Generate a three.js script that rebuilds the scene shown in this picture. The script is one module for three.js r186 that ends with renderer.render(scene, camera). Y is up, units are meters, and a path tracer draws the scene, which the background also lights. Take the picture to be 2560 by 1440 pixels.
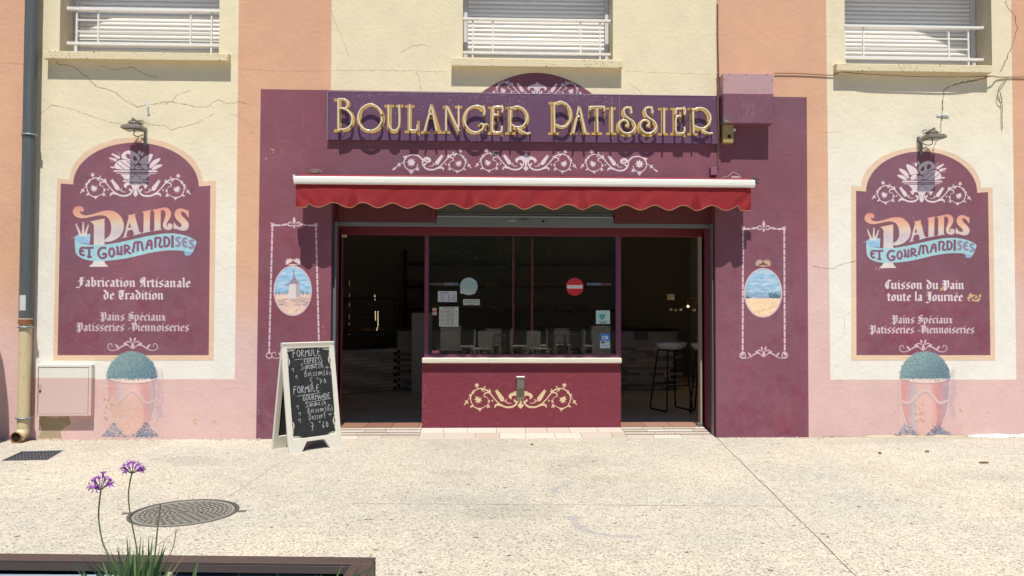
import * as THREE from 'three';
import { Sky } from 'three/addons/objects/Sky.js';
import { mergeGeometries } from 'three/addons/utils/BufferGeometryUtils.js';
import { RoundedBoxGeometry } from 'three/addons/geometries/RoundedBoxGeometry.js';

// ------------------------------------------------------------------ camera, sky, sun, exposure
const R = (d) => d * Math.PI / 180;
const scene = new THREE.Scene();
const FOCAL = 1900, EYE = new THREE.Vector3(0, 1.40, 8.26);
const camera = new THREE.PerspectiveCamera(2 * Math.atan(720 / FOCAL) / Math.PI * 180, 16 / 9, 0.05, 600);
camera.position.copy(EYE);
camera.rotation.set(R(1.57), R(-1.96), R(0.15), 'YXZ');
camera.updateMatrixWorld(true);
scene.add(camera);
const renderer = new THREE.WebGLRenderer({ antialias: true });
renderer.toneMapping = THREE.LinearToneMapping;
renderer.toneMappingExposure = 1.2;
renderer.shadowMap.enabled = true;
const SUN_DIR = new THREE.Vector3(0.02, 2.4, 1).normalize();
const sky = new Sky();
sky.scale.setScalar(4000);
sky.name = 'sky'; sky.userData.kind = 'structure';
Object.assign(sky.material.uniforms.turbidity, { value: 4 });
Object.assign(sky.material.uniforms.rayleigh, { value: 0.55 });
Object.assign(sky.material.uniforms.mieCoefficient, { value: 0.004 });
sky.material.uniforms.sunPosition.value.copy(SUN_DIR);
scene.add(sky);
scene.environmentIntensity = 0.1;
const sun = new THREE.DirectionalLight(new THREE.Color(1, 0.955, 0.875), 5);
sun.position.copy(SUN_DIR).multiplyScalar(30);
sun.castShadow = true; sun.shadow.mapSize.set(4096, 4096);
Object.assign(sun.shadow.camera, { left: -10, right: 10, top: 12, bottom: -12, near: 1, far: 70 });
scene.add(sun, sun.target);

// ------------------------------------------------------------------ helpers
let seed = 12345;
const rnd = () => { seed = (seed * 1664525 + 1013904223) >>> 0; return seed / 4294967296; };
const rr = (a, b) => a + (b - a) * rnd();
// survey: a sighting (2560 x 1440 sheet) laid onto a plane of known depth z, or onto a level y
const rot = new THREE.Matrix4().extractRotation(camera.matrixWorld);
const ray = (u, v) => new THREE.Vector3((u - 1280) / FOCAL, (720 - v) / FOCAL, -1).applyMatrix4(rot);
const P = (u, v, z = 0) => { const d = ray(u, v); return d.multiplyScalar((z - EYE.z) / d.z).add(EYE); };
const G = (u, v, y = 0) => { const d = ray(u, v); return d.multiplyScalar((y - EYE.y) / d.y).add(EYE); };

const used = {};
function numbered(n) { used[n] = (used[n] ?? -1) + 1; return used[n] ? `${n}_${String(used[n]).padStart(3, '0')}` : n; }
function tag(o, label, category, group) { o.userData.label = label; o.userData.category = category; if (group) o.userData.group = group; return o; }
function thing(name, label, category, pos = [0, 0, 0], group) {
  const o = new THREE.Group(); o.name = numbered(name); o.position.set(...pos); scene.add(o); return tag(o, label, category, group);
}
function part(name, geo, mat, parent, label) {
  const m = new THREE.Mesh(Array.isArray(geo) ? merge(geo) : geo, mat); m.name = name; parent.add(m); if (label) m.userData.label = label; return m;
}
function solo(name, geo, mat, label, category, group) { const m = part(numbered(name), geo, mat, scene); return tag(m, label, category, group); }
function struct(name, geo, mat) { const m = part(numbered(name), geo, mat, scene); m.userData.kind = 'structure'; return m; }
function merge(list) { return mergeGeometries(list.map((g) => { const n = g.index ? g.toNonIndexed() : g; for (const k of Object.keys(n.attributes)) if (!['position', 'normal', 'uv'].includes(k)) n.deleteAttribute(k); return n; })); }
const box = (w, h, d, x = 0, y = 0, z = 0) => new THREE.BoxGeometry(w, h, d).translate(x, y, z);
const rbox = (w, h, d, x = 0, y = 0, z = 0, r = 0.004) => new RoundedBoxGeometry(w, h, d, 2, Math.min(r, w / 2.1, h / 2.1, d / 2.1)).translate(x, y, z);
const span = (x0, x1, y0, y1, z0, z1, r) => (r ? rbox(x1 - x0, y1 - y0, z1 - z0, (x0 + x1) / 2, (y0 + y1) / 2, (z0 + z1) / 2, r) : box(x1 - x0, y1 - y0, z1 - z0, (x0 + x1) / 2, (y0 + y1) / 2, (z0 + z1) / 2));
const V = (x, y, z) => new THREE.Vector3(x, y, z);
const tube = (pts, r, n = 32, k = 8, closed = false, t = 0.5) => new THREE.TubeGeometry(new THREE.CatmullRomCurve3(pts, closed, 'catmullrom', t), n, r, k, closed);
function rod(a, b, r, k = 10) {
  const g = new THREE.CylinderGeometry(r, r, a.distanceTo(b), k), d = b.clone().sub(a).normalize();
  return g.applyQuaternion(new THREE.Quaternion().setFromUnitVectors(V(0, 1, 0), d)).translate((a.x + b.x) / 2, (a.y + b.y) / 2, (a.z + b.z) / 2);
}
function uvFromXY(g) { const p = g.attributes.position, u = g.attributes.uv; for (let i = 0; i < p.count; i++) u.setXY(i, p.getX(i), p.getY(i)); return g; }

// noise table for wear and grain
const NT = 256, noiseTab = new Float32Array(NT * NT);
for (let i = 0; i < NT * NT; i++) noiseTab[i] = rnd();
function vnoise(x, y) {
  const xi = Math.floor(x), yi = Math.floor(y), fx = x - xi, fy = y - yi, sx = fx * fx * (3 - 2 * fx), sy = fy * fy * (3 - 2 * fy);
  const a = (yi & 255) << 8, b = ((yi + 1) & 255) << 8, c = xi & 255, d = (xi + 1) & 255;
  const t = noiseTab[a + c] + (noiseTab[a + d] - noiseTab[a + c]) * sx, u = noiseTab[b + c] + (noiseTab[b + d] - noiseTab[b + c]) * sx;
  return t + (u - t) * sy;
}
const fbm = (x, y) => vnoise(x, y) * 0.5 + vnoise(x * 2.03 + 17, y * 2.03 + 5) * 0.28 + vnoise(x * 4.1 + 3, y * 4.1 + 41) * 0.15 + vnoise(x * 8.3, y * 8.3 + 9) * 0.07;

function canvas(w, h) { const c = document.createElement('canvas'); c.width = w; c.height = h; return c; }
function ctex(c, repeat = false) {
  const t = new THREE.CanvasTexture(c); t.colorSpace = THREE.SRGBColorSpace; t.magFilter = THREE.LinearFilter; t.anisotropy = 8;
  if (repeat) t.wrapS = t.wrapT = THREE.RepeatWrapping; return t;
}
function bumpTile(n, f) { // tiled height map
  const d = new Uint8Array(n * n * 4);
  for (let y = 0; y < n; y++) for (let x = 0; x < n; x++) { const v = Math.max(0, Math.min(255, f(x / n, y / n) * 255)); const i = (y * n + x) * 4; d[i] = d[i + 1] = d[i + 2] = v; d[i + 3] = 255; }
  const t = new THREE.DataTexture(d, n, n); t.wrapS = t.wrapT = THREE.RepeatWrapping; t.magFilter = THREE.LinearFilter; t.minFilter = THREE.LinearMipmapLinearFilter; t.generateMipmaps = true; t.needsUpdate = true; return t;
}
const tnoise = (u, v, n) => { // periodic value noise
  const x = u * n, y = v * n, xi = Math.floor(x), yi = Math.floor(y), fx = x - xi, fy = y - yi, s = (t) => t * t * (3 - 2 * t), h = (a, b) => noiseTab[((((b % n) + n) % n) & 255) * 256 + ((((a % n) + n) % n) & 255)];
  const a = h(xi, yi) + (h(xi + 1, yi) - h(xi, yi)) * s(fx), b = h(xi, yi + 1) + (h(xi + 1, yi + 1) - h(xi, yi + 1)) * s(fx); return a + (b - a) * s(fy);
};
const stuccoBump = bumpTile(512, (u, v) => 0.35 * tnoise(u, v, 12) + 0.35 * tnoise(u, v, 40) + 0.3 * tnoise(u, v, 110));
stuccoBump.repeat.set(1 / 1.3, 1 / 1.3);

const std = (c, rough = 0.8, o = {}) => new THREE.MeshStandardMaterial({ color: c, roughness: rough, ...o });

// ------------------------------------------------------------------ lettering
// blackletter drawn with a broad nib: strokes in x-height units
const mi = (x) => [[x - 0.1, 0.97], [x, 0.86], [x, 0.14], [x + 0.12, 0.03]];
const BL = {
  i: [0.45, mi(0.15), [[0.12, 1.25], [0.26, 1.42]]], n: [0.95, mi(0.15), [[0.2, 0.82], [0.45, 0.98], [0.6, 0.84], [0.6, 0.14], [0.72, 0.03]]],
  u: [0.98, [[0.05, 0.97], [0.15, 0.86], [0.15, 0.16], [0.32, 0.02], [0.55, 0.16]], mi(0.64)], r: [0.64, mi(0.15), [[0.2, 0.8], [0.38, 0.98], [0.54, 0.86]]],
  a: [0.85, [[0.12, 0.8], [0.3, 0.98], [0.52, 0.86], [0.52, 0.14], [0.64, 0.03]], [[0.52, 0.55], [0.2, 0.48], [0.12, 0.2], [0.26, 0.03], [0.5, 0.16]]],
  b: [0.88, [[0.05, 1.5], [0.15, 1.4], [0.15, 0.16], [0.35, 0.02], [0.58, 0.2], [0.58, 0.8], [0.4, 0.98], [0.2, 0.8]]], c: [0.7, [[0.55, 0.86], [0.36, 0.98], [0.14, 0.8], [0.14, 0.18], [0.34, 0.02], [0.56, 0.16]]],
  t: [0.6, [[0.12, 1.22], [0.16, 0.3], [0.16, 0.16], [0.34, 0.02], [0.5, 0.14]], [[-0.02, 0.92], [0.44, 0.92]]], o: [0.88, [[0.36, 0.98], [0.14, 0.8], [0.14, 0.18], [0.36, 0.02], [0.6, 0.2], [0.6, 0.82], [0.36, 0.98]]],
  s: [0.76, [[0.56, 0.9], [0.36, 0.98], [0.14, 0.8], [0.2, 0.6], [0.5, 0.42], [0.56, 0.2], [0.34, 0.02], [0.08, 0.12]], [[0.5, 0.95], [0.64, 1.12]]], l: [0.45, [[0.04, 1.5], [0.15, 1.4], [0.15, 0.14], [0.28, 0.03]]],
  e: [0.74, [[0.2, 0.5], [0.58, 0.66], [0.4, 0.98], [0.14, 0.8], [0.14, 0.18], [0.34, 0.02], [0.58, 0.16]]], d: [0.92, [[0.06, 1.48], [0.62, 0.95], [0.62, 0.2], [0.38, 0.02], [0.14, 0.18], [0.14, 0.78], [0.36, 0.96], [0.55, 0.9]]],
  p: [0.9, [[0.03, 0.97], [0.15, 0.86], [0.15, -0.4]], [[0.2, 0.82], [0.42, 0.98], [0.62, 0.82], [0.62, 0.2], [0.4, 0.02], [0.18, 0.14]]], x: [0.72, [[0.05, 0.95], [0.2, 0.85], [0.4, 0.15], [0.56, 0.03]], [[0.56, 0.95], [0.1, 0.05]], [[0.12, 0.5], [0.5, 0.5]]],
  '-': [0.55, [[0.1, 0.45], [0.42, 0.52]]], ' ': [0.55],
  F: [1.0, [[0.85, 1.42], [0.55, 1.35], [0.32, 1.42], [0.35, 1.2], [0.35, 0.15], [0.1, -0.2], [-0.25, -0.12]], [[0.52, 1.3], [0.52, 0.2]], [[0.02, 0.85], [0.8, 0.95]]],
  A: [0.98, [[0.3, 1.4], [0.1, 1.15], [0.14, 0.75], [0.42, 0.6]], [[0.2, 1.42], [0.6, 1.5], [0.62, 1.3], [0.62, 0.14], [0.76, 0.03]], [[0.62, 0.7], [0.3, 0.4], [0.1, 0]], [[0.38, 1.2], [0.38, 0.8]]],
  T: [0.98, [[0.02, 1.15], [0.15, 1.42], [0.5, 1.38], [0.88, 1.45]], [[0.3, 1.3], [0.12, 0.8], [0.2, 0.2], [0.5, 0], [0.84, 0.15]], [[0.5, 1.3], [0.48, 0.35]], [[0.64, 1.3], [0.62, 0.4]]],
  P: [1.08, [[-0.05, 1.28], [0.12, 1.45], [0.3, 1.3], [0.3, -0.25]], [[0.44, 1.3], [0.44, -0.2]], [[0.45, 1.3], [0.7, 1.42], [0.84, 1.2], [0.84, 0.3], [0.6, 0.06], [0.4, 0.2]], [[-0.05, 0.1], [0.4, 0.1]], [[-0.05, 0.9], [0.25, 0.85]]],
  S: [1.05, [[0.88, 1.4], [0.5, 1.5], [0.15, 1.25], [0.2, 0.98], [0.75, 0.62], [0.85, 0.3], [0.5, 0.02], [0, 0.08]], [[0.4, 1.15], [0.85, 0.85]], [[0.1, 0.6], [0.6, 0.35]]],
  V: [1.08, [[-0.05, 1.32], [0.12, 1.45], [0.3, 1.2], [0.25, 0.4], [0.45, 0.03], [0.82, 0.3], [0.88, 0.9], [0.65, 1.45]], [[0.45, 1.4], [0.5, 0.3]]],
  C: [0.92, [[0.85, 1.32], [0.5, 1.46], [0.15, 1.05], [0.1, 0.5], [0.4, 0.03], [0.84, 0.25]], [[0.46, 1.35], [0.42, 0.2]]],
  J: [0.92, [[0.05, 1.22], [0.25, 1.45], [0.5, 1.3], [0.75, 1.45], [0.6, 1.15], [0.6, 0], [0.3, -0.3], [-0.05, -0.18]], [[0.08, 0.9], [0.5, 0.95]], [[0.42, 1.2], [0.4, 0.2]]],
};
BL['é'] = [...BL.e, [[0.3, 1.2], [0.5, 1.44]]];
function nibText(c, text, x0, x1, base, xh, slope, fill) {
  let adv = 0; for (const ch of text) adv += BL[ch][0];
  const sx = (x1 - x0) / adv; let x = 0; c.fillStyle = fill;
  for (const ch of text) {
    const [w, ...strokes] = BL[ch];
    for (const s of strokes) {
      const pts = s.map(([a, b]) => { const X = x0 + (x + a) * sx; return [X, base - b * xh + (X - x0) * slope]; });
      const nx = 0.115 * sx, ny = -0.08 * xh;
      for (let i = 0; i + 1 < pts.length; i++) {
        const [ax, ay] = pts[i], [bx, by] = pts[i + 1];
        const q = [[ax - nx, ay - ny], [ax + nx, ay + ny], [bx + nx, by + ny], [bx - nx, by - ny]];
        c.beginPath(); q.forEach(([u, v], k) => (k ? c.lineTo(u, v) : c.moveTo(u, v))); c.closePath(); c.fill(); c.lineWidth = xh * 0.035; c.strokeStyle = fill; c.stroke();
      }
    }
    x += w;
  }
}
// plain single-stroke hand, unit box, y up
const HAND = {
  F: [[[0.1, 0], [0.14, 1], [0.7, 1.02]], [[0.12, 0.55], [0.55, 0.58]]], O: [[[0.4, 1], [0.1, 0.75], [0.1, 0.25], [0.4, 0], [0.72, 0.28], [0.7, 0.78], [0.4, 1]]], R: [[[0.1, 0], [0.12, 1], [0.55, 0.95], [0.6, 0.65], [0.15, 0.5], [0.68, 0]]],
  M: [[[0.05, 0], [0.15, 1], [0.42, 0.4], [0.7, 1], [0.82, 0]]], U: [[[0.08, 1], [0.1, 0.25], [0.35, 0], [0.62, 0.25], [0.64, 1]]], L: [[[0.12, 1], [0.1, 0.02], [0.62, 0.05]]], E: [[[0.65, 1], [0.12, 0.98], [0.1, 0.02], [0.66, 0.02]], [[0.1, 0.52], [0.52, 0.54]]],
  X: [[[0.05, 1], [0.65, 0]], [[0.62, 1], [0.05, 0]]], P: [[[0.1, 0], [0.12, 1], [0.55, 0.95], [0.6, 0.6], [0.14, 0.48]]], S: [[[0.62, 0.9], [0.35, 1], [0.12, 0.78], [0.35, 0.55], [0.62, 0.3], [0.4, 0.02], [0.06, 0.12]]], G: [[[0.66, 0.88], [0.4, 1], [0.1, 0.65], [0.14, 0.15], [0.45, 0], [0.68, 0.2], [0.68, 0.48], [0.4, 0.48]]],
  A: [[[0.04, 0], [0.36, 1], [0.7, 0]], [[0.16, 0.38], [0.58, 0.38]]], N: [[[0.08, 0], [0.1, 1], [0.62, 0], [0.66, 1]]], D: [[[0.1, 0], [0.12, 1], [0.5, 0.92], [0.7, 0.5], [0.48, 0.06], [0.1, 0]]], B: [[[0.1, 0], [0.12, 1], [0.5, 0.95], [0.52, 0.6], [0.14, 0.52], [0.62, 0.4], [0.58, 0.06], [0.1, 0]]],
  a: [[[0.55, 0.5], [0.3, 0.6], [0.1, 0.3], [0.25, 0.02], [0.5, 0.2], [0.56, 0.55], [0.56, 0.1], [0.7, 0.02]]], n: [[[0.06, 0.58], [0.1, 0.02], [0.15, 0.4], [0.4, 0.6], [0.52, 0.4], [0.52, 0.02]]], d: [[[0.52, 0.45], [0.3, 0.58], [0.1, 0.3], [0.25, 0.02], [0.5, 0.2], [0.58, 1], [0.56, 0.02]]],
  w: [[[0.05, 0.58], [0.18, 0.05], [0.35, 0.45], [0.52, 0.05], [0.68, 0.6]]], i: [[[0.2, 0.58], [0.22, 0.04], [0.38, 0.06]], [[0.2, 0.8], [0.22, 0.84]]], c: [[[0.55, 0.5], [0.32, 0.6], [0.1, 0.3], [0.28, 0.02], [0.56, 0.12]]], h: [[[0.1, 1.02], [0.12, 0.02], [0.16, 0.4], [0.4, 0.58], [0.54, 0.38], [0.56, 0.02]]],
  o: [[[0.32, 0.6], [0.1, 0.35], [0.25, 0.02], [0.52, 0.2], [0.48, 0.52], [0.32, 0.6], [0.66, 0.52]]], s: [[[0.5, 0.52], [0.28, 0.6], [0.14, 0.46], [0.45, 0.2], [0.3, 0.02], [0.06, 0.08]]], e: [[[0.12, 0.3], [0.52, 0.36], [0.34, 0.6], [0.1, 0.32], [0.26, 0.02], [0.56, 0.12]]], r: [[[0.08, 0.58], [0.12, 0.02], [0.18, 0.42], [0.46, 0.58]]],
  t: [[[0.28, 0.9], [0.24, 0.1], [0.5, 0.04]], [[0.05, 0.6], [0.5, 0.62]]], k: [[[0.1, 1.02], [0.1, 0.02]], [[0.5, 0.6], [0.14, 0.3], [0.56, 0]]], l: [[[0.2, 1], [0.22, 0.05], [0.38, 0.05]]],
  1: [[[0, 0.35], [0.34, 0.9], [0.32, -0.05]]], 5: [[[0.6, 1], [0.2, 1], [0.14, 0.58], [0.5, 0.5], [0.52, 0.12], [0.12, 0]]], 0: [[[0.35, 0.9], [0.1, 0.5], [0.32, 0.02], [0.6, 0.4], [0.36, 0.9]]], 7: [[[0.08, 0.92], [0.6, 0.96], [0.26, -0.02]], [[0.16, 0.48], [0.56, 0.5]]], 6: [[[0.55, 1], [0.16, 0.45], [0.3, 0.02], [0.56, 0.22], [0.2, 0.4]]],
  '€': [[[0.5, 0.95], [0.2, 0.85], [0.16, 0.55], [0.5, 0.48]], [[0.05, 0.75], [0.4, 0.76]]], '+': [[[0.3, 0.6], [0.3, 0]], [[0.05, 0.3], [0.6, 0.32]]], ' ': [],
};
function smooth(c, pts, closed) { // smooth path through points (quadratics through mid points)
  const n = pts.length; c.beginPath();
  if (closed) {
    const m = (a, b) => [(a[0] + b[0]) / 2, (a[1] + b[1]) / 2]; const s = m(pts[n - 1], pts[0]); c.moveTo(...s);
    for (let i = 0; i < n; i++) { const e = m(pts[i], pts[(i + 1) % n]); c.quadraticCurveTo(...pts[i], ...e); } c.closePath();
  } else { c.moveTo(...pts[0]); for (let i = 1; i < n - 1; i++) c.quadraticCurveTo(...pts[i], (pts[i][0] + pts[i + 1][0]) / 2, (pts[i][1] + pts[i + 1][1]) / 2); c.lineTo(...pts[n - 1]); }
}
function handText(c, text, x0, x1, base, h, slope, style, lw) {
  const adv = [...text].map((t) => (t === ' ' ? 0.45 : /[a-z1€+]/.test(t) ? 0.68 : 0.86)), sum = adv.reduce((a, b) => a + b, 0), sx = (x1 - x0) / sum;
  let x = 0; c.strokeStyle = style; c.lineWidth = lw; c.lineCap = c.lineJoin = 'round';
  [...text].forEach((ch, k) => { for (const s of HAND[ch] || []) { smooth(c, s.map(([a, b]) => { const X = x0 + (x + a) * sx; return [X, base - b * h + (X - x0) * slope]; })); c.stroke(); } x += adv[k]; });
}
const rough = (c, pts, fill) => { const L = []; pts.forEach(([a, b], i) => { const [d, e] = pts[(i + 1) % pts.length], n = Math.max(2, Math.round(Math.hypot(d - a, e - b) / 3)); for (let k = 0; k < n; k++) L.push([a + (d - a) * k / n + rr(-2, 2), b + (e - b) * k / n + rr(-2, 2)]); }); poly(c, L, fill); };
const poly = (c, pts, fill) => { c.beginPath(); pts.forEach(([x, y], i) => (i ? c.lineTo(x, y) : c.moveTo(x, y))); c.closePath(); if (fill) { c.fillStyle = fill; c.fill(); } };
function taper(c, pts) { // stroke of changing width, pts [x, y, w]
  const L = [], N = 6;
  const cr = (a, b, d, e, t) => 0.5 * (2 * b + (d - a) * t + (2 * a - 5 * b + 4 * d - e) * t * t + (3 * b - a - 3 * d + e) * t * t * t);
  for (let i = 0; i + 1 < pts.length; i++) for (let k = 0; k < N; k++) { const g = (j) => pts[Math.max(0, Math.min(pts.length - 1, j))], t = k / N; L.push([0, 1, 2].map((q) => cr(g(i - 1)[q], g(i)[q], g(i + 1)[q], g(i + 2)[q], t))); }
  L.push(pts[pts.length - 1]);
  for (let i = 0; i + 1 < L.length; i++) { c.beginPath(); c.lineCap = 'round'; c.lineWidth = Math.max(1, (L[i][2] + L[i + 1][2]) / 2); c.moveTo(L[i][0], L[i][1]); c.lineTo(L[i + 1][0], L[i + 1][1]); c.stroke(); }
}
function leaf(c, x, y, ang, len, w) {
  c.save(); c.translate(x, y); c.rotate(ang); c.beginPath(); c.moveTo(0, 0); c.bezierCurveTo(len * 0.3, -w, len * 0.7, -w * 0.7, len, 0); c.bezierCurveTo(len * 0.7, w * 0.7, len * 0.3, w, 0, 0); c.fill(); c.restore();
}
function trefoil(c, x, y, ang, s) { for (const d of [-1.0, 0, 1.0]) leaf(c, x, y, ang + d, s * (d ? 0.8 : 1.1), s * 0.34); }
function ear(c, x0, y0, x1, y1, w) { // ear of wheat
  const a = Math.atan2(y1 - y0, x1 - x0), L = Math.hypot(x1 - x0, y1 - y0);
  for (let k = 0; k < 8; k++) { const t = k / 8, x = x0 + (x1 - x0) * t, y = y0 + (y1 - y0) * t, s = w * (1 - t * 0.45); leaf(c, x, y, a - 0.55, s * 1.7, s * 0.55); leaf(c, x, y, a + 0.55, s * 1.7, s * 0.55); }
  leaf(c, x0, y0, a, L * 1.05, w * 0.3);
}
function scroll(c) { // one arm of the rinceau, in eighths of a sighting unit, origin at the axis foot
  taper(c, [[180, -118, 12], [208, -165, 56], [152, -205, 60], [82, -190, 40], [50, -120, 28], [75, -40, 30], [150, 25, 36], [260, 38, 34], [350, 15, 30], [430, -40, 24], [520, -130, 20], [600, -225, 26], [690, -295, 26], [800, -312, 20], [900, -270, 22], [965, -180, 22], [972, -90, 18], [920, 15, 18], [840, 58, 20], [750, 50, 14], [680, 10, 12]]);
  taper(c, [[350, 10, 30], [430, -12, 46], [488, 0, 30], [505, 40, 14], [478, 22, 8]]);
  taper(c, [[118, -90, 40], [80, -50, 30]]);
  const B = []; for (let k = 0; k < 18; k++) { const a = k / 18 * 6.283, r = (k % 2 ? 50 : 96) * (a > 3.6 && a < 5 ? 0.55 : 1); B.push([826 + Math.cos(a) * r * 0.86, -112 + Math.sin(a) * r]); } poly(c, B, c.fillStyle);
  taper(c, [[610, -235, 20], [690, -225, 24], [715, -170, 16], [660, -150, 10]]); taper(c, [[660, -150, 8], [625, -90, 10], [640, -20, 10], [690, 20, 10]]);
  trefoil(c, 628, -85, 2.2, 46); trefoil(c, 650, 10, 2.6, 60); trefoil(c, 745, -300, 1.2, 42); trefoil(c, 720, -270, 1.4, 30); trefoil(c, 910, -250, 0.2, 52); trefoil(c, 965, -190, 0.4, 50); trefoil(c, 800, 56, 1.7, 62); trefoil(c, 620, -245, -1.9, 62); trefoil(c, 540, -80, -0.3, 36);
  ear(c, 335, -75, 478, -275, 50); taper(c, [[175, -40, 6], [240, -38, 14], [300, -70, 16], [350, -110, 8]]); leaf(c, 300, -70, -2.2, 60, 14);
  taper(c, [[970, -175, 12], [1020, -110, 10], [1050, -60, 8]]); trefoil(c, 1040, -75, 0.9, 62); leaf(c, 1060, -50, 0.8, 70, 18); leaf(c, 925, 8, 0.4, 72, 28);
  taper(c, [[840, -310, 8], [852, -350, 8]]); for (let k = 0; k < 6; k++) leaf(c, 856, -372, -2.6 + k * 1.05, 50, 17); trefoil(c, 700, -330, -1.1, 34);
}
function fleuron(c) {
  const H = [[0, -330], [34, -285], [78, -262], [150, -250], [110, -225], [62, -190], [28, -120], [16, -40], [70, 12], [42, 20], [36, 40], [0, 66]];
  poly(c, [...H, ...H.slice(0, -1).reverse().map(([x, y]) => [-x, y])], c.fillStyle);
}
function rinceau(c, x, y, s, col, { fleur = true, left = true, right = true, tilt = 0.012 } = {}) {
  c.save(); c.translate(x, y); c.transform(1, tilt, 0, 1, 0, 0); c.scale(s / 8, s / 8); c.fillStyle = c.strokeStyle = col;
  if (fleur) fleuron(c); if (right) scroll(c); if (left) { c.scale(-1, 1); scroll(c); } c.restore();
}
function foot(c, x, y, s, col) { // the small flourish at the foot of a panel
  c.save(); c.translate(x, y); c.scale(s, s); c.fillStyle = c.strokeStyle = col;
  for (const m of [1, -1]) { c.save(); c.scale(m, 1); taper(c, [[4, 2, 2.2], [14, -6, 2.2], [26, -3, 3.6], [38, 5, 2.2], [52, 8, 1.8], [61, 3, 1.8], [61, -6, 1.8], [54, -9, 1.6], [51, -3, 1.6]]); leaf(c, 10, -4, -0.5, 16, 4); leaf(c, 34, 4, -0.9, 16, 4); taper(c, [[5, -12, 2.5], [14, -14, 3], [22, -7, 2]]); leaf(c, 3, -14, -1.2, 12, 4); c.restore(); }
  leaf(c, 0, 6, -1.57, 20, 6); c.restore();
}
const UNC = { // round lettering of the ribbon, unit box y down
  E: [[[0.95, 0.12], [0.5, 0.05], [0.15, 0.35], [0.2, 0.75], [0.6, 0.97], [0.95, 0.85]], [[0.2, 0.5], [0.85, 0.45]]], T: [[[0.02, 0.1], [1, 0.06]], [[0.52, 0.08], [0.52, 0.97]], [[0.28, 0.97], [0.78, 0.97]]], G: [[[0.92, 0.15], [0.5, 0.03], [0.1, 0.35], [0.12, 0.75], [0.5, 1], [0.9, 0.85], [0.92, 0.6], [0.62, 0.58], [0.6, 0.72]]],
  O: [[[0.5, 0.03], [0.12, 0.25], [0.12, 0.75], [0.5, 1], [0.88, 0.75], [0.88, 0.25], [0.5, 0.03]]], U: [[[0, 0.08], [0.25, 0.1], [0.28, 0.8], [0.05, 0.95]], [[0.25, 0.1], [0.3, 0.85], [0.8, 0.9]], [[0.8, 0], [0.8, 1]]], R: [[[0.15, 0], [0.15, 1]], [[0.15, 0.05], [0.7, 0.08], [0.75, 0.42], [0.2, 0.52], [0.65, 0.8], [1, 0.92]]],
  M: [[[0.5, 0.1], [0.2, 0.05], [0.18, 0.6], [0.02, 0.95], [0.2, 1]], [[0.5, 0.1], [0.5, 0.97]], [[0.5, 0.1], [0.85, 0.02], [0.88, 0.6], [1, 0.92]]], A: [[[0, 1], [0.2, 0.85], [0.3, 0.2], [0.8, 0.05], [0.82, 1]], [[0.22, 0.55], [0.8, 0.5]]], N: [[[0.15, 0.02], [0.15, 1]], [[0.15, 0.1], [0.6, 0], [0.82, 0.25], [0.55, 0.7], [0.7, 0.95], [1, 0.85]]],
  D: [[[0.15, 0.02], [0.15, 1]], [[0.15, 0.05], [0.7, 0.1], [0.92, 0.5], [0.7, 0.92], [0.15, 0.98]]], I: [[[0.5, 0], [0.5, 1]], [[0.1, 0.02], [0.9, 0.02]], [[0.1, 0.98], [0.9, 0.98]]], S: [[[0.9, 0.15], [0.5, 0.03], [0.15, 0.25], [0.5, 0.48], [0.88, 0.72], [0.5, 0.98], [0.08, 0.85]]],
};
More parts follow.
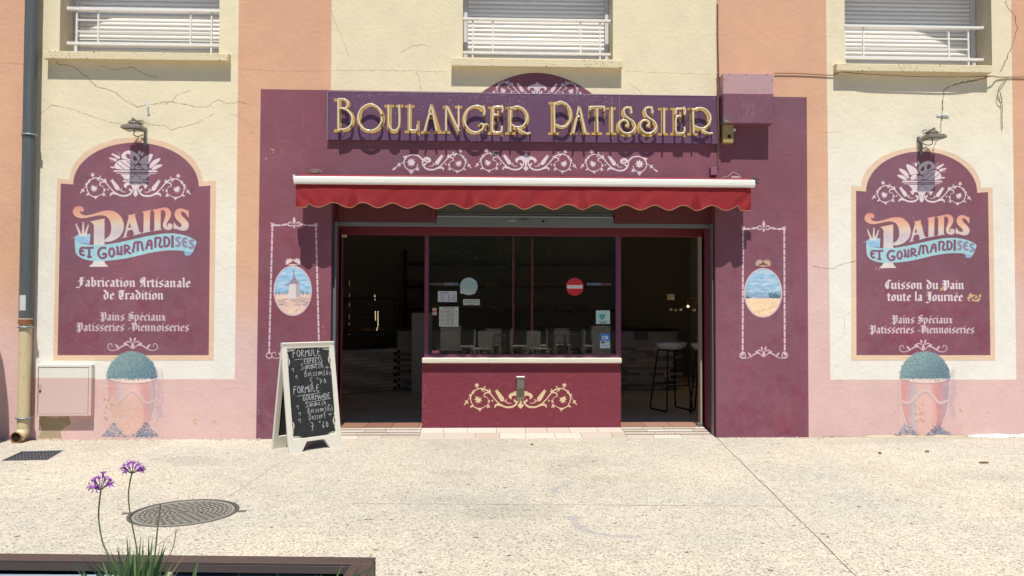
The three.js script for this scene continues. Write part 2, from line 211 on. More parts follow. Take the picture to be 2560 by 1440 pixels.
// ------------------------------------------------------------------ mural painters (sighting units)
const PALE = '#d8c9cb', MAR = '#805260';
function painsLogo(c, dx, dy, sc) {
  c.save(); c.translate(dx, dy); c.scale(sc / 7.53, sc / 7.53);
  const g = c.createLinearGradient(0, 110, 0, 900);
  [[0, '#d38a80'], [0.12, '#d89c88'], [0.3, '#dcae90'], [0.42, '#d6c0ac'], [0.62, '#c4b8bc'], [0.85, '#cfc6c4'], [1, '#d6cdc6']].forEach(([t, k]) => g.addColorStop(t, k));
  // blue fold and wheat behind
  poly(c, [[128, 695], [200, 642], [425, 640], [412, 830], [140, 790]], '#8fb6d2'); poly(c, [[200, 642], [425, 640], [412, 780], [300, 700]], '#9dc3d8');
  c.fillStyle = c.strokeStyle = '#dccfc8'; ear(c, 250, 690, 150, 440, 30); ear(c, 285, 690, 292, 410, 32); ear(c, 315, 690, 390, 460, 29); taper(c, [[130, 710, 5], [90, 715, 5], [62, 730, 4]]);
  c.fillStyle = g;
  poly(c, [[415, 405], [690, 345], [690, 1160], [705, 1200], [752, 1240], [752, 1256], [405, 1256], [405, 1240], [470, 1190], [485, 1150], [490, 480], [470, 440]], g);
  smooth(c, [[300, 190], [290, 135], [220, 108], [140, 125], [88, 200], [105, 275], [180, 335], [300, 348], [420, 322], [560, 290], [650, 285], [735, 310], [795, 390], [818, 500], [812, 610], [770, 690], [690, 738], [688, 792], [800, 782], [930, 735], [1020, 635], [1060, 520], [1045, 400], [985, 288], [880, 212], [780, 194], [660, 203], [520, 250], [400, 285], [300, 292], [238, 255], [218, 205], [255, 222], [292, 222]], true); c.fill();
  poly(c, [[1120, 290], [1270, 258], [1262, 300], [1345, 600], [1395, 622], [1215, 678], [1245, 648], [1215, 555], [1125, 575], [1095, 680], [1130, 690], [1010, 720], [1050, 690], [1145, 310]], g);
  poly(c, [[1160, 430], [1192, 515], [1132, 528]], MAR);
  poly(c, [[1395, 220], [1575, 180], [1550, 215], [1540, 570], [1570, 590], [1385, 630], [1420, 600], [1425, 250]], g); poly(c, [[1590, 185], [1750, 150], [1745, 540], [1775, 560], [1590, 590], [1625, 560], [1628, 230]], g);
  smooth(c, [[1740, 150], [1845, 130], [1925, 180], [1950, 260], [1920, 345], [1870, 420], [1850, 485], [1885, 515], [1868, 468], [1900, 432], [1955, 448], [1980, 500], [1950, 555], [1880, 572], [1805, 540], [1780, 470], [1808, 380], [1842, 290], [1830, 205], [1790, 182], [1740, 200]], true); c.fill();
  smooth(c, [[2275, 180], [2280, 350], [2240, 280], [2190, 228], [2135, 210], [2125, 262], [2170, 320], [2255, 400], [2288, 480], [2252, 562], [2170, 584], [2080, 560], [2030, 540], [1985, 560], [1990, 395], [2040, 480], [2100, 515], [2148, 490], [2130, 440], [2045, 370], [2000, 280], [2028, 188], [2110, 146], [2190, 168], [2245, 200]], true); c.fill();
  c.fillStyle = '#9cc6cc';
  smooth(c, [[125, 700], [140, 780], [300, 828], [480, 850], [700, 842], [1000, 792], [1300, 722], [1600, 660], [1850, 624], [2080, 632], [2280, 688], [2440, 775], [2405, 850], [2355, 980], [2295, 1050], [2205, 1045], [2188, 1010], [2212, 990], [2190, 962], [2050, 945], [1800, 950], [1500, 1000], [1200, 1080], [900, 1132], [600, 1152], [400, 1142], [230, 1085], [148, 1010], [138, 900]], true); c.fill();
  poly(c, [[2190, 975], [2340, 985], [2290, 1045], [2205, 1040]], '#88a8c6');
  c.lineCap = 'butt'; c.lineJoin = 'round';
  const L = [['E', 212, 880, 318, 1050], ['T', 318, 885, 480, 1075], ['G', 552, 875, 735, 1105], ['O', 760, 895, 885, 1075], ['U', 905, 865, 1030, 1040], ['R', 1045, 845, 1190, 1025], ['M', 1205, 775, 1420, 975], ['A', 1455, 740, 1600, 930], ['N', 1620, 700, 1785, 900], ['D', 1795, 685, 1925, 880], ['I', 1935, 685, 1998, 880], ['S', 2015, 690, 2125, 880], ['E', 2140, 705, 2250, 890], ['S', 2265, 745, 2385, 915]];
  for (const [o, k] of [[10, '#86a0b4'], [0, '#814f66']]) L.forEach(([ch, x0, y0, x1, y1], i) => { c.strokeStyle = i > 10 && !o ? '#8f7f9a' : k; c.lineWidth = ch === 'I' ? 44 : 41; for (const s of UNC[ch]) { smooth(c, s.map(([a, b]) => [x0 + a * (x1 - x0) + o, y0 + b * (y1 - y0) + o * 0.6])); c.stroke(); } });
  c.restore();
}
function basket(c, x, y, m) { // basket of loaves, eighths, m mirrors it
  c.save(); c.translate(x, y); c.scale(m / 8, 1 / 8); c.translate(-1275, 0); const W = PALE, D = '#7a5866'; c.lineJoin = 'round'; c.lineWidth = 9; c.strokeStyle = D;
  const f = (pts, sm = true) => { if (sm) smooth(c, pts, true); else poly(c, pts); c.fillStyle = W; c.fill(); c.stroke(); };
  c.fillStyle = W; c.strokeStyle = W; ear(c, 965, 285, 800, 195, 34); ear(c, 905, 325, 750, 280, 30); ear(c, 850, 470, 780, 465, 20); taper(c, [[975, 210, 8], [895, 155, 5]]); taper(c, [[870, 345, 8], [765, 345, 5]]); ear(c, 1385, 240, 1420, 175, 30); ear(c, 1340, 210, 1360, 145, 30); taper(c, [[1440, 220, 8], [1500, 160, 5]]); c.strokeStyle = D;
  f([[985, 300], [990, 200], [1080, 130], [1190, 125], [1300, 180], [1385, 280], [1320, 380], [1280, 430], [1150, 320]]); c.fillStyle = MAR; smooth(c, [[1072, 220], [1110, 190], [1165, 205], [1175, 290], [1140, 305], [1090, 265]], true); c.fill(); smooth(c, [[1225, 250], [1255, 230], [1310, 300], [1300, 340], [1230, 330]], true); c.fill();
  f([[1320, 400], [1400, 280], [1490, 225], [1600, 185], [1630, 215], [1600, 290], [1550, 380], [1530, 420], [1440, 400]]); f([[1545, 510], [1560, 400], [1640, 310], [1790, 268], [1760, 340], [1640, 440]]); f([[1570, 515], [1660, 420], [1780, 400], [1830, 412], [1780, 460], [1660, 520]]);
  f([[845, 515], [850, 410], [920, 330], [1040, 305], [1160, 330], [1250, 410], [1290, 515]]);
  c.lineWidth = 12; for (const [a, b, d, e] of [[905, 390, 1040, 500], [975, 345, 1190, 500], [1100, 345, 1230, 450]]) { c.beginPath(); c.moveTo(a, b); c.lineTo(d, e); c.stroke(); } c.lineWidth = 9;
  f([[1370, 415], [1430, 390], [1510, 420], [1550, 515], [1420, 515]]); f([[1255, 515], [1260, 440], [1330, 415], [1410, 450], [1420, 515]]); c.beginPath(); c.arc(1345, 500, 42, 3.6, 6.3); c.stroke();
  f([[850, 520], [1690, 520], [1735, 565], [815, 560]], false); f([[865, 572], [1700, 578], [1665, 600], [900, 595]], false); f([[960, 600], [1590, 605], [1520, 660], [1490, 715], [1050, 712], [1020, 660]], false);
  f([[1020, 722], [1535, 726], [1530, 765], [1015, 758]], false); f([[1275, 590], [1320, 650], [1370, 655], [1360, 690], [1440, 715], [1430, 755], [1330, 770], [1230, 770], [1110, 740], [1140, 700], [1190, 690], [1185, 655], [1235, 650]], false);
  c.restore();
}
function bush(c, x, y, rx, ry) {
  const cols = ['#86a09f', '#748f95', '#627c8a', '#526b7e', '#94aba6'];
  c.save(); c.beginPath(); for (let k = 0; k <= 60; k++) { const a = Math.PI * (1 + k / 60), j = 1 + rr(-0.035, 0.02); c.lineTo(x + Math.cos(a) * rx * j, y + Math.sin(a) * ry * j); } c.closePath(); c.fillStyle = '#6f8a90'; c.fill();
  for (let k = 0; k < 1500; k++) { const a = rr(0, Math.PI), r = Math.sqrt(rnd()) * 1.02, X = x - Math.cos(a) * rx * r, Y = y - Math.sin(a) * ry * r + rr(-1, 5), t = (X - x) / rx * 0.55 + (Y - y) / ry * 0.8 + 0.45 + rr(-0.45, 0.45); c.globalAlpha = 0.75; c.fillStyle = cols[t > 0.62 ? 3 : t > 0.3 ? 2 : t > 0 ? 1 : t > -0.3 ? 0 : 4]; leaf(c, X, Y, rr(0, 6.28), rr(2.5, 6), rr(0.8, 1.9)); }
  c.restore();
}
function urn(c, x, base, worn) { // painted pot and clipped bush
  const top = base - 148, w = 60;
  c.save();
  const path = () => { c.beginPath(); c.moveTo(x - w, top + 2); c.bezierCurveTo(x - w + 2, top + 60, x - w + 2, base - 60, x - 36, base - 20); c.quadraticCurveTo(x - 28, base - 8, x - 22, base - 2); c.lineTo(x + 22, base - 2); c.quadraticCurveTo(x + 28, base - 8, x + 36, base - 20); c.bezierCurveTo(x + w - 2, base - 60, x + w - 2, top + 60, x + w, top + 2); c.closePath(); };
  const S = [[-1, 196, 132, 130], [-0.72, 206, 146, 142], [-0.55, 176, 174, 188], [-0.4, 196, 176, 178], [-0.2, 220, 178, 166], [0.2, 222, 180, 170], [0.4, 206, 138, 134], [0.58, 196, 122, 124], [0.75, 172, 142, 158], [1, 150, 132, 152]];
  c.globalAlpha = worn ? 0.4 : 0.58; c.save(); path(); c.clip();
  for (let q = -w; q < w; q += 1.5) { const t = q / w; let k = 0; while (k < S.length - 2 && S[k + 1][0] < t) k++; const f = (t - S[k][0]) / (S[k + 1][0] - S[k][0]), m = (n) => Math.round(S[k][n] + (S[k + 1][n] - S[k][n]) * f); c.fillStyle = `rgb(${m(1)},${m(2)},${m(3)})`; c.fillRect(x + q, top - 4, 2.2, 156); }
  for (let k = 0; k < 260; k++) { c.globalAlpha = 0.12; c.fillStyle = ['#e3bdb2', '#c8868a', '#b8a2b2', '#d8a89c'][k % 4]; leaf(c, x + rr(-w, w), top + rr(0, 140), 1.57 + rr(-0.35, 0.35), rr(8, 34), rr(1.5, 5)); }
  c.globalAlpha = 0.5; c.beginPath(); c.ellipse(x + 2, top + 92, 28, 52, 0, 0, 7); c.fillStyle = '#deb4aa'; c.fill(); c.globalAlpha = 1;
  if (worn) { for (let k = 0; k < 260; k++) { c.fillStyle = ['#d6b09e', '#d3b3a6', '#cfa893'][k % 3]; c.globalAlpha = 0.4; leaf(c, x + rr(-56, 22), base - Math.pow(rnd(), 0.8) * 96, rr(0, 6), rr(8, 26), rr(3, 8)); } } else flake(c, x - 12, top + 88, 12, 22, '#c3a98c', 12);
  c.restore(); c.globalAlpha = worn ? 0.4 : 0.6; c.lineCap = 'round';
  const fest = (dy) => [[x - 56, top + 60 + dy], [x - 40, top + 67 + dy], [x - 24, top + 50 + dy], [x - 8, top + 33 + dy], [x + 6, top + 32 + dy], [x + 20, top + 46 + dy], [x + 36, top + 66 + dy], [x + 55, top + 58 + dy]];
  c.strokeStyle = '#b0949a'; c.lineWidth = 8; smooth(c, fest(3)); c.stroke(); c.strokeStyle = '#dfcbc2'; c.lineWidth = 7; smooth(c, fest(0)); c.stroke(); c.globalAlpha = 1;
  smooth(c, [[x - 67, top - 8], [x - 30, top + 3], [x + 30, top + 4], [x + 65, top - 6], [x + 62, top + 5], [x + 24, top + 14], [x - 26, top + 13], [x - 64, top + 3]], true); c.fillStyle = '#e2cdc2'; c.fill();
  c.strokeStyle = '#b98f90'; c.lineWidth = 2; smooth(c, [[x - 60, top + 7], [x - 24, top + 15], [x + 24, top + 16], [x + 59, top + 8]]); c.stroke();
  c.fillStyle = '#a59aa8'; for (let k = 0; k < 110; k++) { c.globalAlpha = 0.07; leaf(c, x + w + rr(-2, 16), top + rr(-30, 90), 1.4, rr(10, 30), rr(3, 8)); } c.globalAlpha = 1;
  bush(c, x, top + 2, 63, 68);
  for (let k = 0; k < 420; k++) { const s = rnd() < 0.4 ? -1 : 1, q = s < 0 ? x - 46 : x + 34, X = q + (rnd() + rnd() - 1) * 34, d = Math.abs(X - q) / 34; c.globalAlpha = 0.42; c.fillStyle = ['#73849a', '#5d6f86', '#8a96a6', '#4f6078'][k % 4]; leaf(c, X, base - 1 - rnd() * 36 * Math.pow(1 - d, 1.3), rr(0, 6.3), rr(4, 9), rr(1.2, 2.8)); }
  c.restore();
}
function oval(c, x, y, rx, ry, mill) {
  c.save(); c.beginPath(); c.ellipse(x, y, rx + 3, ry + 3, 0, 0, 7); c.fillStyle = '#cdb0b4'; c.fill(); c.beginPath(); c.ellipse(x, y, rx, ry, 0, 0, 7); c.clip();
  const blob = (cols, y0, y1, n, l, w) => { for (let k = 0; k < n; k++) { c.fillStyle = cols[Math.floor(rnd() * cols.length)]; c.globalAlpha = 0.5; leaf(c, x + rr(-rx, rx), y + rr(y0, y1), rr(-0.25, 0.25), rr(l * 0.5, l), w * rr(0.5, 1)); } c.globalAlpha = 1; };
  c.fillStyle = mill ? '#93b8d2' : '#8db0ca'; c.fillRect(x - rx, y - ry, rx * 2, ry * 2); blob(mill ? ['#86b2d4', '#a3c6dc', '#bcd3de', '#78a8ce'] : ['#7da6c6', '#98bbd2', '#b4cdda', '#c3d4dc'], -ry, 0, 170, 30, 6);
  const gy = y + (mill ? 8 : 14); c.fillStyle = '#8ba0b4'; c.beginPath(); c.moveTo(x - rx, gy); for (let k = 0; k <= 12; k++) c.lineTo(x - rx + k * rx / 6, gy - 9 - 6 * Math.sin(k * 0.6 + (mill ? 4 : 1))); c.lineTo(x + rx, gy + 8); c.lineTo(x - rx, gy + 8); c.fill();
  if (mill) {
    c.fillStyle = '#dcbba8'; c.fillRect(x - rx, gy, rx * 2, 80); blob(['#e4c8b4', '#d6b3a2', '#e6cdba'], 10, 30, 60, 24, 4); blob(['#b49aa0', '#a48c92', '#bfa4a2'], 20, 36, 40, 24, 4); blob(['#7d7078', '#8b7a80'], 16, 38, 14, 18, 2.4); blob(['#e6cfb6', '#dfc0a4', '#ead6c0'], 42, 66, 80, 22, 5); c.fillStyle = '#c98a6a'; for (let k = 0; k < 8; k++) leaf(c, x + rr(-26, 26), y + rr(46, 54), rr(0, 6), 4, 1.4);
    c.save(); c.translate(x, gy + 8); c.scale(1.3, 1.35); c.translate(-x, -gy - 8);
    poly(c, [[x - 10, gy + 10], [x - 6, gy - 18], [x + 6, gy - 24], [x + 13, gy - 16], [x + 14, gy + 8]], '#d6cbc4'); poly(c, [[x + 6, gy - 22], [x + 13, gy - 16], [x + 14, gy + 8], [x + 6, gy + 9]], '#a8a4ac'); poly(c, [[x - 7, gy - 17], [x + 3, gy - 32], [x + 14, gy - 16]], '#93828c'); c.strokeStyle = '#8f8590'; c.lineWidth = 2.4; c.beginPath(); c.moveTo(x - 16, gy - 14); c.lineTo(x + 2, gy - 19); c.lineTo(x + 2, gy - 42); c.stroke();
    c.restore(); c.fillStyle = '#6d8494'; for (const d of [-42, -34, 26, 36]) leaf(c, x + d, gy + 4, -1.57, 13, 2.4);
  } else {
    blob(['#7d93a6', '#6d8798', '#8da0b0'], 0, 10, 50, 16, 3); c.fillStyle = '#8b9dbb'; c.fillRect(x - rx, gy - 6, rx * 2, 8); blob(['#93a5c2', '#7f93b2'], 8, 15, 40, 20, 2.4); c.fillStyle = '#4a6672'; bushDab(c, x + 24, gy + 1, 10, 14); bushDab(c, x + 40, gy + 1, 6, 8); bushDab(c, x - 40, gy + 2, 9, 4);
    c.fillStyle = '#e6c8a2'; c.fillRect(x - rx, gy, rx * 2, 70); blob(['#efd6b2', '#e2c09a', '#ecd0aa'], 16, 66, 110, 28, 5); c.fillStyle = '#c58a68'; for (let k = 0; k < 16; k++) leaf(c, x - 20 + k * 3 + rr(-3, 3), y + 50 - k * 0.9 + rr(-3, 3), rr(0, 6), 4, 1.3);
  }
  c.restore();
}
function bushDab(c, x, y, w, h) { for (let k = 0; k < 40; k++) leaf(c, x + rr(-w, w) * 0.8, y - rnd() * h, rr(0, 6.3), rr(4, 8), 2); }
function pillarFrame(c, x0, x1, y0, y1, dx) { // bamboo frame; dx = lean of the sides
  c.strokeStyle = '#cdb3b8'; c.fillStyle = '#cdb3b8'; c.lineCap = 'butt'; c.lineWidth = 4.6;
  for (const [xa, l] of [[x0, -dx], [x1, dx]]) { for (let y = y0; y < y1 - 4; y += 17) { const t = (y - y0) / (y1 - y0), t2 = (Math.min(y + 15, y1) - y0) / (y1 - y0); c.beginPath(); c.moveTo(xa + l * t, y); c.lineTo(xa + l * t2, Math.min(y + 15, y1)); c.stroke(); } }
  const m = (x0 + x1) / 2; c.beginPath(); c.moveTo(x0, y0); c.lineTo(m - 34, y0); c.moveTo(m + 34, y0); c.lineTo(x1, y0); c.stroke();
  leaf(c, m, y0 - 2, -1.57, 20, 6); leaf(c, m, y0, 1.57, 8, 4); for (const s of [1, -1]) { c.save(); c.translate(m, y0); c.scale(s, 1); taper(c, [[2, 0, 2], [12, 1, 3], [15, -5, 3], [9, -8, 2.6], [6, -4, 2]]); leaf(c, 34, 0, 3.3, 22, 4); trefoil(c, (x1 - x0) / 2 - 2, 0, -0.8, 9); c.restore(); }
  foot(c, m, y1, 0.9, '#cdb3b8'); for (const X of [x0 - dx, x1 + dx]) { c.beginPath(); c.arc(X, y1, 7, 0, 7); c.lineWidth = 2.5; c.stroke(); } c.lineWidth = 4.6;
}
function winePatches(c, x0, x1, y0, y1, n) { // where the wine dye is less bleached: ragged brushed patches
  c.save(); c.beginPath(); c.rect(x0, y0, x1 - x0, y1 - y0); c.clip();
  for (let k = 0; k < n; k++) { const y = y0 + (y1 - y0) * Math.pow(rnd(), 0.55), x = rr(x0, x1); if (fbm(x * 0.018 + 3, y * 0.022 + 8) < 0.44) continue; c.globalAlpha = 0.085; c.fillStyle = ['#74293e', '#6f2c40', '#7c3246'][k % 3]; for (let q = 0; q < 3; q++) leaf(c, x + rr(-16, 16), y + rr(-10, 10), rr(0, 6.28), rr(10, 44), rr(4, 16)); }
  c.restore();
}
function crack(c, pts, w, col) {
  const L = []; for (let i = 0; i + 1 < pts.length; i++) { const [a, b] = pts[i], [d, e] = pts[i + 1], n = Math.max(2, Math.round(Math.hypot(d - a, e - b) / 6)); for (let k = 0; k < n; k++) { const t = k / n; L.push([a + (d - a) * t + (k ? rr(-1.6, 1.6) : 0), b + (e - b) * t + (k ? rr(-1.6, 1.6) : 0)]); } } L.push(pts[pts.length - 1]);
  c.strokeStyle = col; c.lineCap = 'round'; const ga = c.globalAlpha; for (let i = 0; i + 1 < L.length; i++) { c.globalAlpha = ga * (w > 2.2 ? 0.95 : 0.8) * rr(0.55, 1); c.lineWidth = w * rr(0.45, 1.15); c.beginPath(); c.moveTo(...L[i]); c.lineTo(...L[i + 1]); c.stroke(); } c.globalAlpha = ga;
}
function flake(c, x, y, w, h, col, n = 14) { c.fillStyle = col; for (let k = 0; k < n; k++) { const a = [], X = x + rr(-w, w), Y = y + rr(-h, h), s = rr(0.15, 0.45) * Math.min(w, h); for (let q = 0; q < 7; q++) a.push([X + Math.cos(q * 0.9) * s * rr(0.5, 1.3), Y + Math.sin(q * 0.9) * s * rr(0.5, 1.3)]); poly(c, a, col); } }

// ------------------------------------------------------------------ facade paint, three sheets at 325 texels a metre
const TS = 325, TOP = 5.9, BOT = -0.1;
const PLAQUE = (x0, x1, xl, xr, ys, ysr, yt, yb, cx, rx) => { // stepped arch outline
  const L = [[x0, yb], [x0 + xl, ys]]; const hw = rx, cy = ys + 2;
  for (let k = 0; k <= 28; k++) { const a = Math.PI * (1 + k / 28); L.push([cx + Math.cos(a) * hw, cy + (ysr - ys) * (k / 28) + Math.sin(a) * (cy - yt)]); }
  L.push([x1 + xr, ysr], [x1, yb]); return L;
};
const plaques = {
  leftOut: PLAQUE(133, 534, 10, 6, 447, 452, 341, 901, 340, 166), leftIn: PLAQUE(144, 522, 8, 4, 459, 464, 354, 888, 340, 157),
  rightOut: PLAQUE(2128, 2488, 0, -6, 465, 468, 367, 901, 2303, 150), rightIn: PLAQUE(2141, 2476, -1, -6, 477, 480, 377, 888, 2304, 139),
};
const archPts = []; for (let k = 0; k <= 24; k++) { const t = k / 24, x = 1192 + t * 296; archPts.push([x, 243 - 61 * Math.pow(Math.sin(Math.PI * t), 0.8)]); }
const surround = [[652, 223], [2017, 243], [2022, 1092], [640, 1094]];
function paintWall(c, ox, w, h) {
  seed = 777;
  const T = (u, v) => { const p = P(u, v, 0); return [(p.x - ox) * TS, (TOP - p.y) * TS]; };
  const at = (cu, cv, fn) => { const o = T(cu, cv), ex = T(cu + 20, cv), ey = T(cu, cv + 20); c.save(); const a = (ex[0] - o[0]) / 20, b = (ex[1] - o[1]) / 20, d = (ey[0] - o[0]) / 20, e = (ey[1] - o[1]) / 20; c.setTransform(a, b, d, e, o[0] - a * cu - d * cv, o[1] - b * cu - e * cv); fn(c); c.restore(); };
  const fill = (pts, col) => poly(c, pts.map(([u, v]) => T(u, v)), col);
  // two dyed washes meet in each band: apricot above, rose below; cream above, off-white below
  const wash = (pts, cols) => { const y0 = T(1280, -200)[1], y1 = T(1280, 1100)[1], g = c.createLinearGradient(0, y0, 0, y1); for (const [v, k] of cols) g.addColorStop(Math.max(0, Math.min(1, (v + 200) / 1300)), k); fill(pts, g); };
  const band = (x0t, x1t, x0b, x1b, m, yb = 1110) => wash([[x0t, -260], [x1t, -260], [x1b, yb], [x0b, yb]], [[-200, '#d09f80'], [m - 130, '#d4a788'], [m - 20, '#d3ab96'], [m + 60, '#d5b4ad'], [1110, '#d5b3ad']]);
  band(-900, 3700, -900, 3700, 800); band(560, 840, 560, 840, 790); band(1760, 2100, 1760, 2110, 590); band(2500, 3700, 2500, 3700, 690);
  const cream = (x0t, x1t, x0b, x1b, m, yb) => wash([[x0t, -260], [x1t, -260], [x1b, yb], [x0b, yb]], [[-200, '#e0d2ae'], [m - 150, '#e0d4b4'], [m + 80, '#e6dfcc'], [m + 320, '#e3dfd4'], [1110, '#e3dfd4']]);
  cream(97, 600, 84, 587, 480, 948); cream(831, 1789, 827, 1792, 700, 300); cream(2062, 2524, 2076, 2541, 330, 949);
  fill([[-900, 945], [88, 946], [88, 1110], [-900, 1110]], '#d5b3ad');
  // maroon surround and arch
  fill([[652, 223], [2017, 243], [2022, 1110], [640, 1110]], '#7e4d5a'); fill(archPts, '#7a4957');
  // plaques
  fill(plaques.leftOut, '#dcbc9f'); fill(plaques.leftIn, MAR); fill(plaques.rightOut, '#dcbfa2'); fill(plaques.rightIn, '#7e505e');
  const FX = [[340, 460, () => { basket(c, 339, 360, 1); rinceau(c, 339, 485, 1, PALE, { fleur: false }); c.fillStyle = PALE; poly(c, [[331, 457], [347, 457], [342, 474], [345, 486], [339, 493], [333, 486], [336, 474]], PALE); }],
    [340, 840, () => winePatches(c, 148, 518, 690, 886, 240)], [2305, 840, () => winePatches(c, 2145, 2472, 700, 886, 220)], [735, 900, () => winePatches(c, 644, 822, 560, 1088, 300)], [1905, 900, () => winePatches(c, 1796, 2018, 560, 1088, 320)],
    [340, 590, () => painsLogo(c, 170, 500, 1)],
    [340, 760, () => { nibText(c, 'Fabrication Artisanale', 196, 478, 716, 15.5, 0.007, '#d3c6c8'); nibText(c, 'de Tradition', 259, 411, 748, 15.5, 0.005, '#d3c6c8'); nibText(c, 'Pains Spéciaux', 252, 415, 801, 14, 0.004, '#c4b0b6'); nibText(c, 'Patisseries -Viennoiseries', 193, 474, 827, 14, 0.003, '#c4b0b6'); foot(c, 332, 868, 1, '#c9b4b8'); }],
    [2305, 470, () => { basket(c, 2305, 386, -0.92); rinceau(c, 2304, 500, 0.9, PALE, { fleur: false }); poly(c, [[2297, 472], [2311, 472], [2307, 489], [2310, 500], [2304, 507], [2298, 500], [2301, 489]], PALE); }],
    [2305, 600, () => painsLogo(c, 2150, 519, 0.905)],
    [2305, 770, () => { nibText(c, 'Cuisson du Pain', 2213, 2412, 722, 15, 0.003, '#d6cacb'); nibText(c, 'toute la Journée', 2219, 2408, 752, 15, 0.002, '#d6cacb'); nibText(c, 'Pains Spéciaux', 2231, 2382, 808, 13.5, 0.002, '#c8b6bb'); nibText(c, 'Patisseries -Viennoiseries', 2176, 2437, 833, 13.5, 0.001, '#c8b6bb'); foot(c, 2308, 872, 0.95, '#c9b4b8'); flake(c, 2437, 745, 17, 9, '#cbb184', 26); flake(c, 2355, 721, 6, 6, '#cbb184', 10); flake(c, 2322, 727, 5, 3, '#cbb184', 6); flake(c, 2198, 671, 9, 4, '#d8b59a', 8); }],
    [330, 980, () => { urn(c, 330, 1092, true); flake(c, 270, 1020, 10, 30, '#b3a077', 14); flake(c, 385, 1040, 8, 22, '#b9a77e', 10); flake(c, 490, 1055, 8, 8, '#b9a98a', 6); flake(c, 535, 1045, 6, 14, '#b9a98a', 6); rough(c, [[105, 1040], [150, 1046], [170, 1062], [152, 1078], [156, 1096], [96, 1096], [106, 1072], [98, 1052]], '#a69678'); rough(c, [[148, 1044], [172, 1040], [180, 1056], [166, 1066]], '#a08f70'); }],
    [2312, 990, () => { urn(c, 2312, 1092, false); flake(c, 2235, 1040, 6, 10, '#c3a77e', 6); flake(c, 2402, 1024, 5, 6, '#b08e6c', 4); flake(c, 2468, 1034, 4, 8, '#9c7b62', 4); flake(c, 2398, 1066, 9, 6, '#bba998', 6); for (let k = 0; k < 46; k++) { c.globalAlpha = 0.25; flake(c, 2155 + (rnd() + rnd() - 1) * 46, 1046 + (rnd() + rnd() - 1) * 36, 4, 4, '#c0a398', 1); } c.globalAlpha = 1; rough(c, [[2060, 1089], [2190, 1093], [2300, 1091], [2420, 1091], [2460, 1092], [2460, 1110], [2060, 1110]], '#b7aa8c'); rough(c, [[2420, 1088], [2440, 1084], [2480, 1088], [2600, 1091], [2900, 1094], [2900, 1125], [2400, 1120]], '#dcdad2'); crack(c, [[2060, 1092], [2110, 1095], [2180, 1098], [2240, 1092]], 2.4, '#5d4638'); }],
    [735, 720, () => { pillarFrame(c, 681, 790, 563, 888, 8); oval(c, 732, 727, 45, 60, true); c.fillStyle = '#d5c3bf'; for (const s of [-1, 1]) for (let k = 0; k < 5; k++) leaf(c, 733 + s * 9, 656, -1.57 + s * 0.6 + (k - 2) * 0.7, 12, 4); leaf(c, 720, 662, 0, 26, 3); flake(c, 808, 820, 5, 8, '#a0647a', 6); flake(c, 810, 835, 4, 5, '#b06f62', 4); }],
    [1910, 730, () => { pillarFrame(c, 1858, 1961, 572, 888, 1); oval(c, 1908, 732, 45, 59, false); c.fillStyle = '#bda489'; for (const s of [-1, 1]) for (let k = 0; k < 5; k++) leaf(c, 1908 + s * 9, 659, -1.57 + s * 0.6 + (k - 2) * 0.7, 12, 4); leaf(c, 1896, 665, 0, 26, 3); }],
    [1315, 400, () => { rinceau(c, 1315, 420, 0.92, PALE); for (const m of [1, -1]) { c.save(); c.translate(1315, 421 + m * 1.6); c.scale(m, 1); c.translate(-1315, -421); rinceau(c, 1578, 421, 0.92, PALE, { fleur: false, right: false, tilt: m * 0.012 }); c.save(); c.translate(1562, 419); c.transform(1, m * 0.012, 0, 1, 0, 0); c.fillStyle = c.strokeStyle = PALE; taper(c, [[-4, -12, 4], [10, -18, 4], [20, -27, 3.4], [36, -30, 2.6], [52, -22, 2.6], [56, -8, 2.4], [50, 4, 2.4], [38, 9, 2.4], [26, 4, 2], [22, -6, 2]]); for (let k = 0; k < 8; k++) leaf(c, 38, -11, k * 0.8, 11, 4); trefoil(c, 50, -22, -0.4, 9); trefoil(c, 38, 10, 1.5, 9); trefoil(c, 24, 4, 2.4, 8); taper(c, [[54, -14, 1.6], [66, -6, 1.6], [80, 6, 1.4]]); trefoil(c, 66, -6, 0.5, 8); leaf(c, 74, 1, 0.6, 14, 3.4); c.restore(); c.restore(); } }],
    [1343, 220, () => { c.beginPath(); archPts.forEach(([x, y], i) => (i ? c.lineTo(x, y) : c.moveTo(x, y))); c.clip(); rinceau(c, 1343, 238, 0.82, '#cdbcc0'); }],
  ];
  for (const [u, v, fn] of FX) at(u, v, fn);
  // grain, blotches and fading of the dyes, worked on every texel
  const im = c.getImageData(0, 0, w, h), d = im.data;
  for (let y = 0; y < h; y++) for (let x = 0; x < w; x++) {
    const i = (y * w + x) * 4, X = x / TS + ox, Y = y / TS, r = d[i], b = d[i + 2], dark = r < 165 && d[i + 1] < 120;
    const n1 = fbm(X * 1.3 + 11, Y * 1.3 + 7) - 0.5, n2 = fbm(X * 7 + 3, Y * 7) - 0.5, n3 = noiseTab[((y * 7) & 255) * 256 + ((x * 5 + y * 3) & 255)] - 0.5;
    const k = 1 + (dark ? 0.16 : 0.05) * n1 + (dark ? 0.1 : 0.05) * n2 + 0.035 * n3;
    const warm = dark ? 26 * (fbm(X * 0.9 + 40, Y * 0.9 + 21) - 0.5) : 0;
    d[i] = Math.min(255, r * k + warm * 0.5); d[i + 1] = Math.min(255, d[i + 1] * k - warm * 0.55); d[i + 2] = Math.min(255, b * k - warm * 0.6);
  }
  c.putImageData(im, 0, 0);
  // cracks, scars, rain marks
  const C = '#8d7a5c';
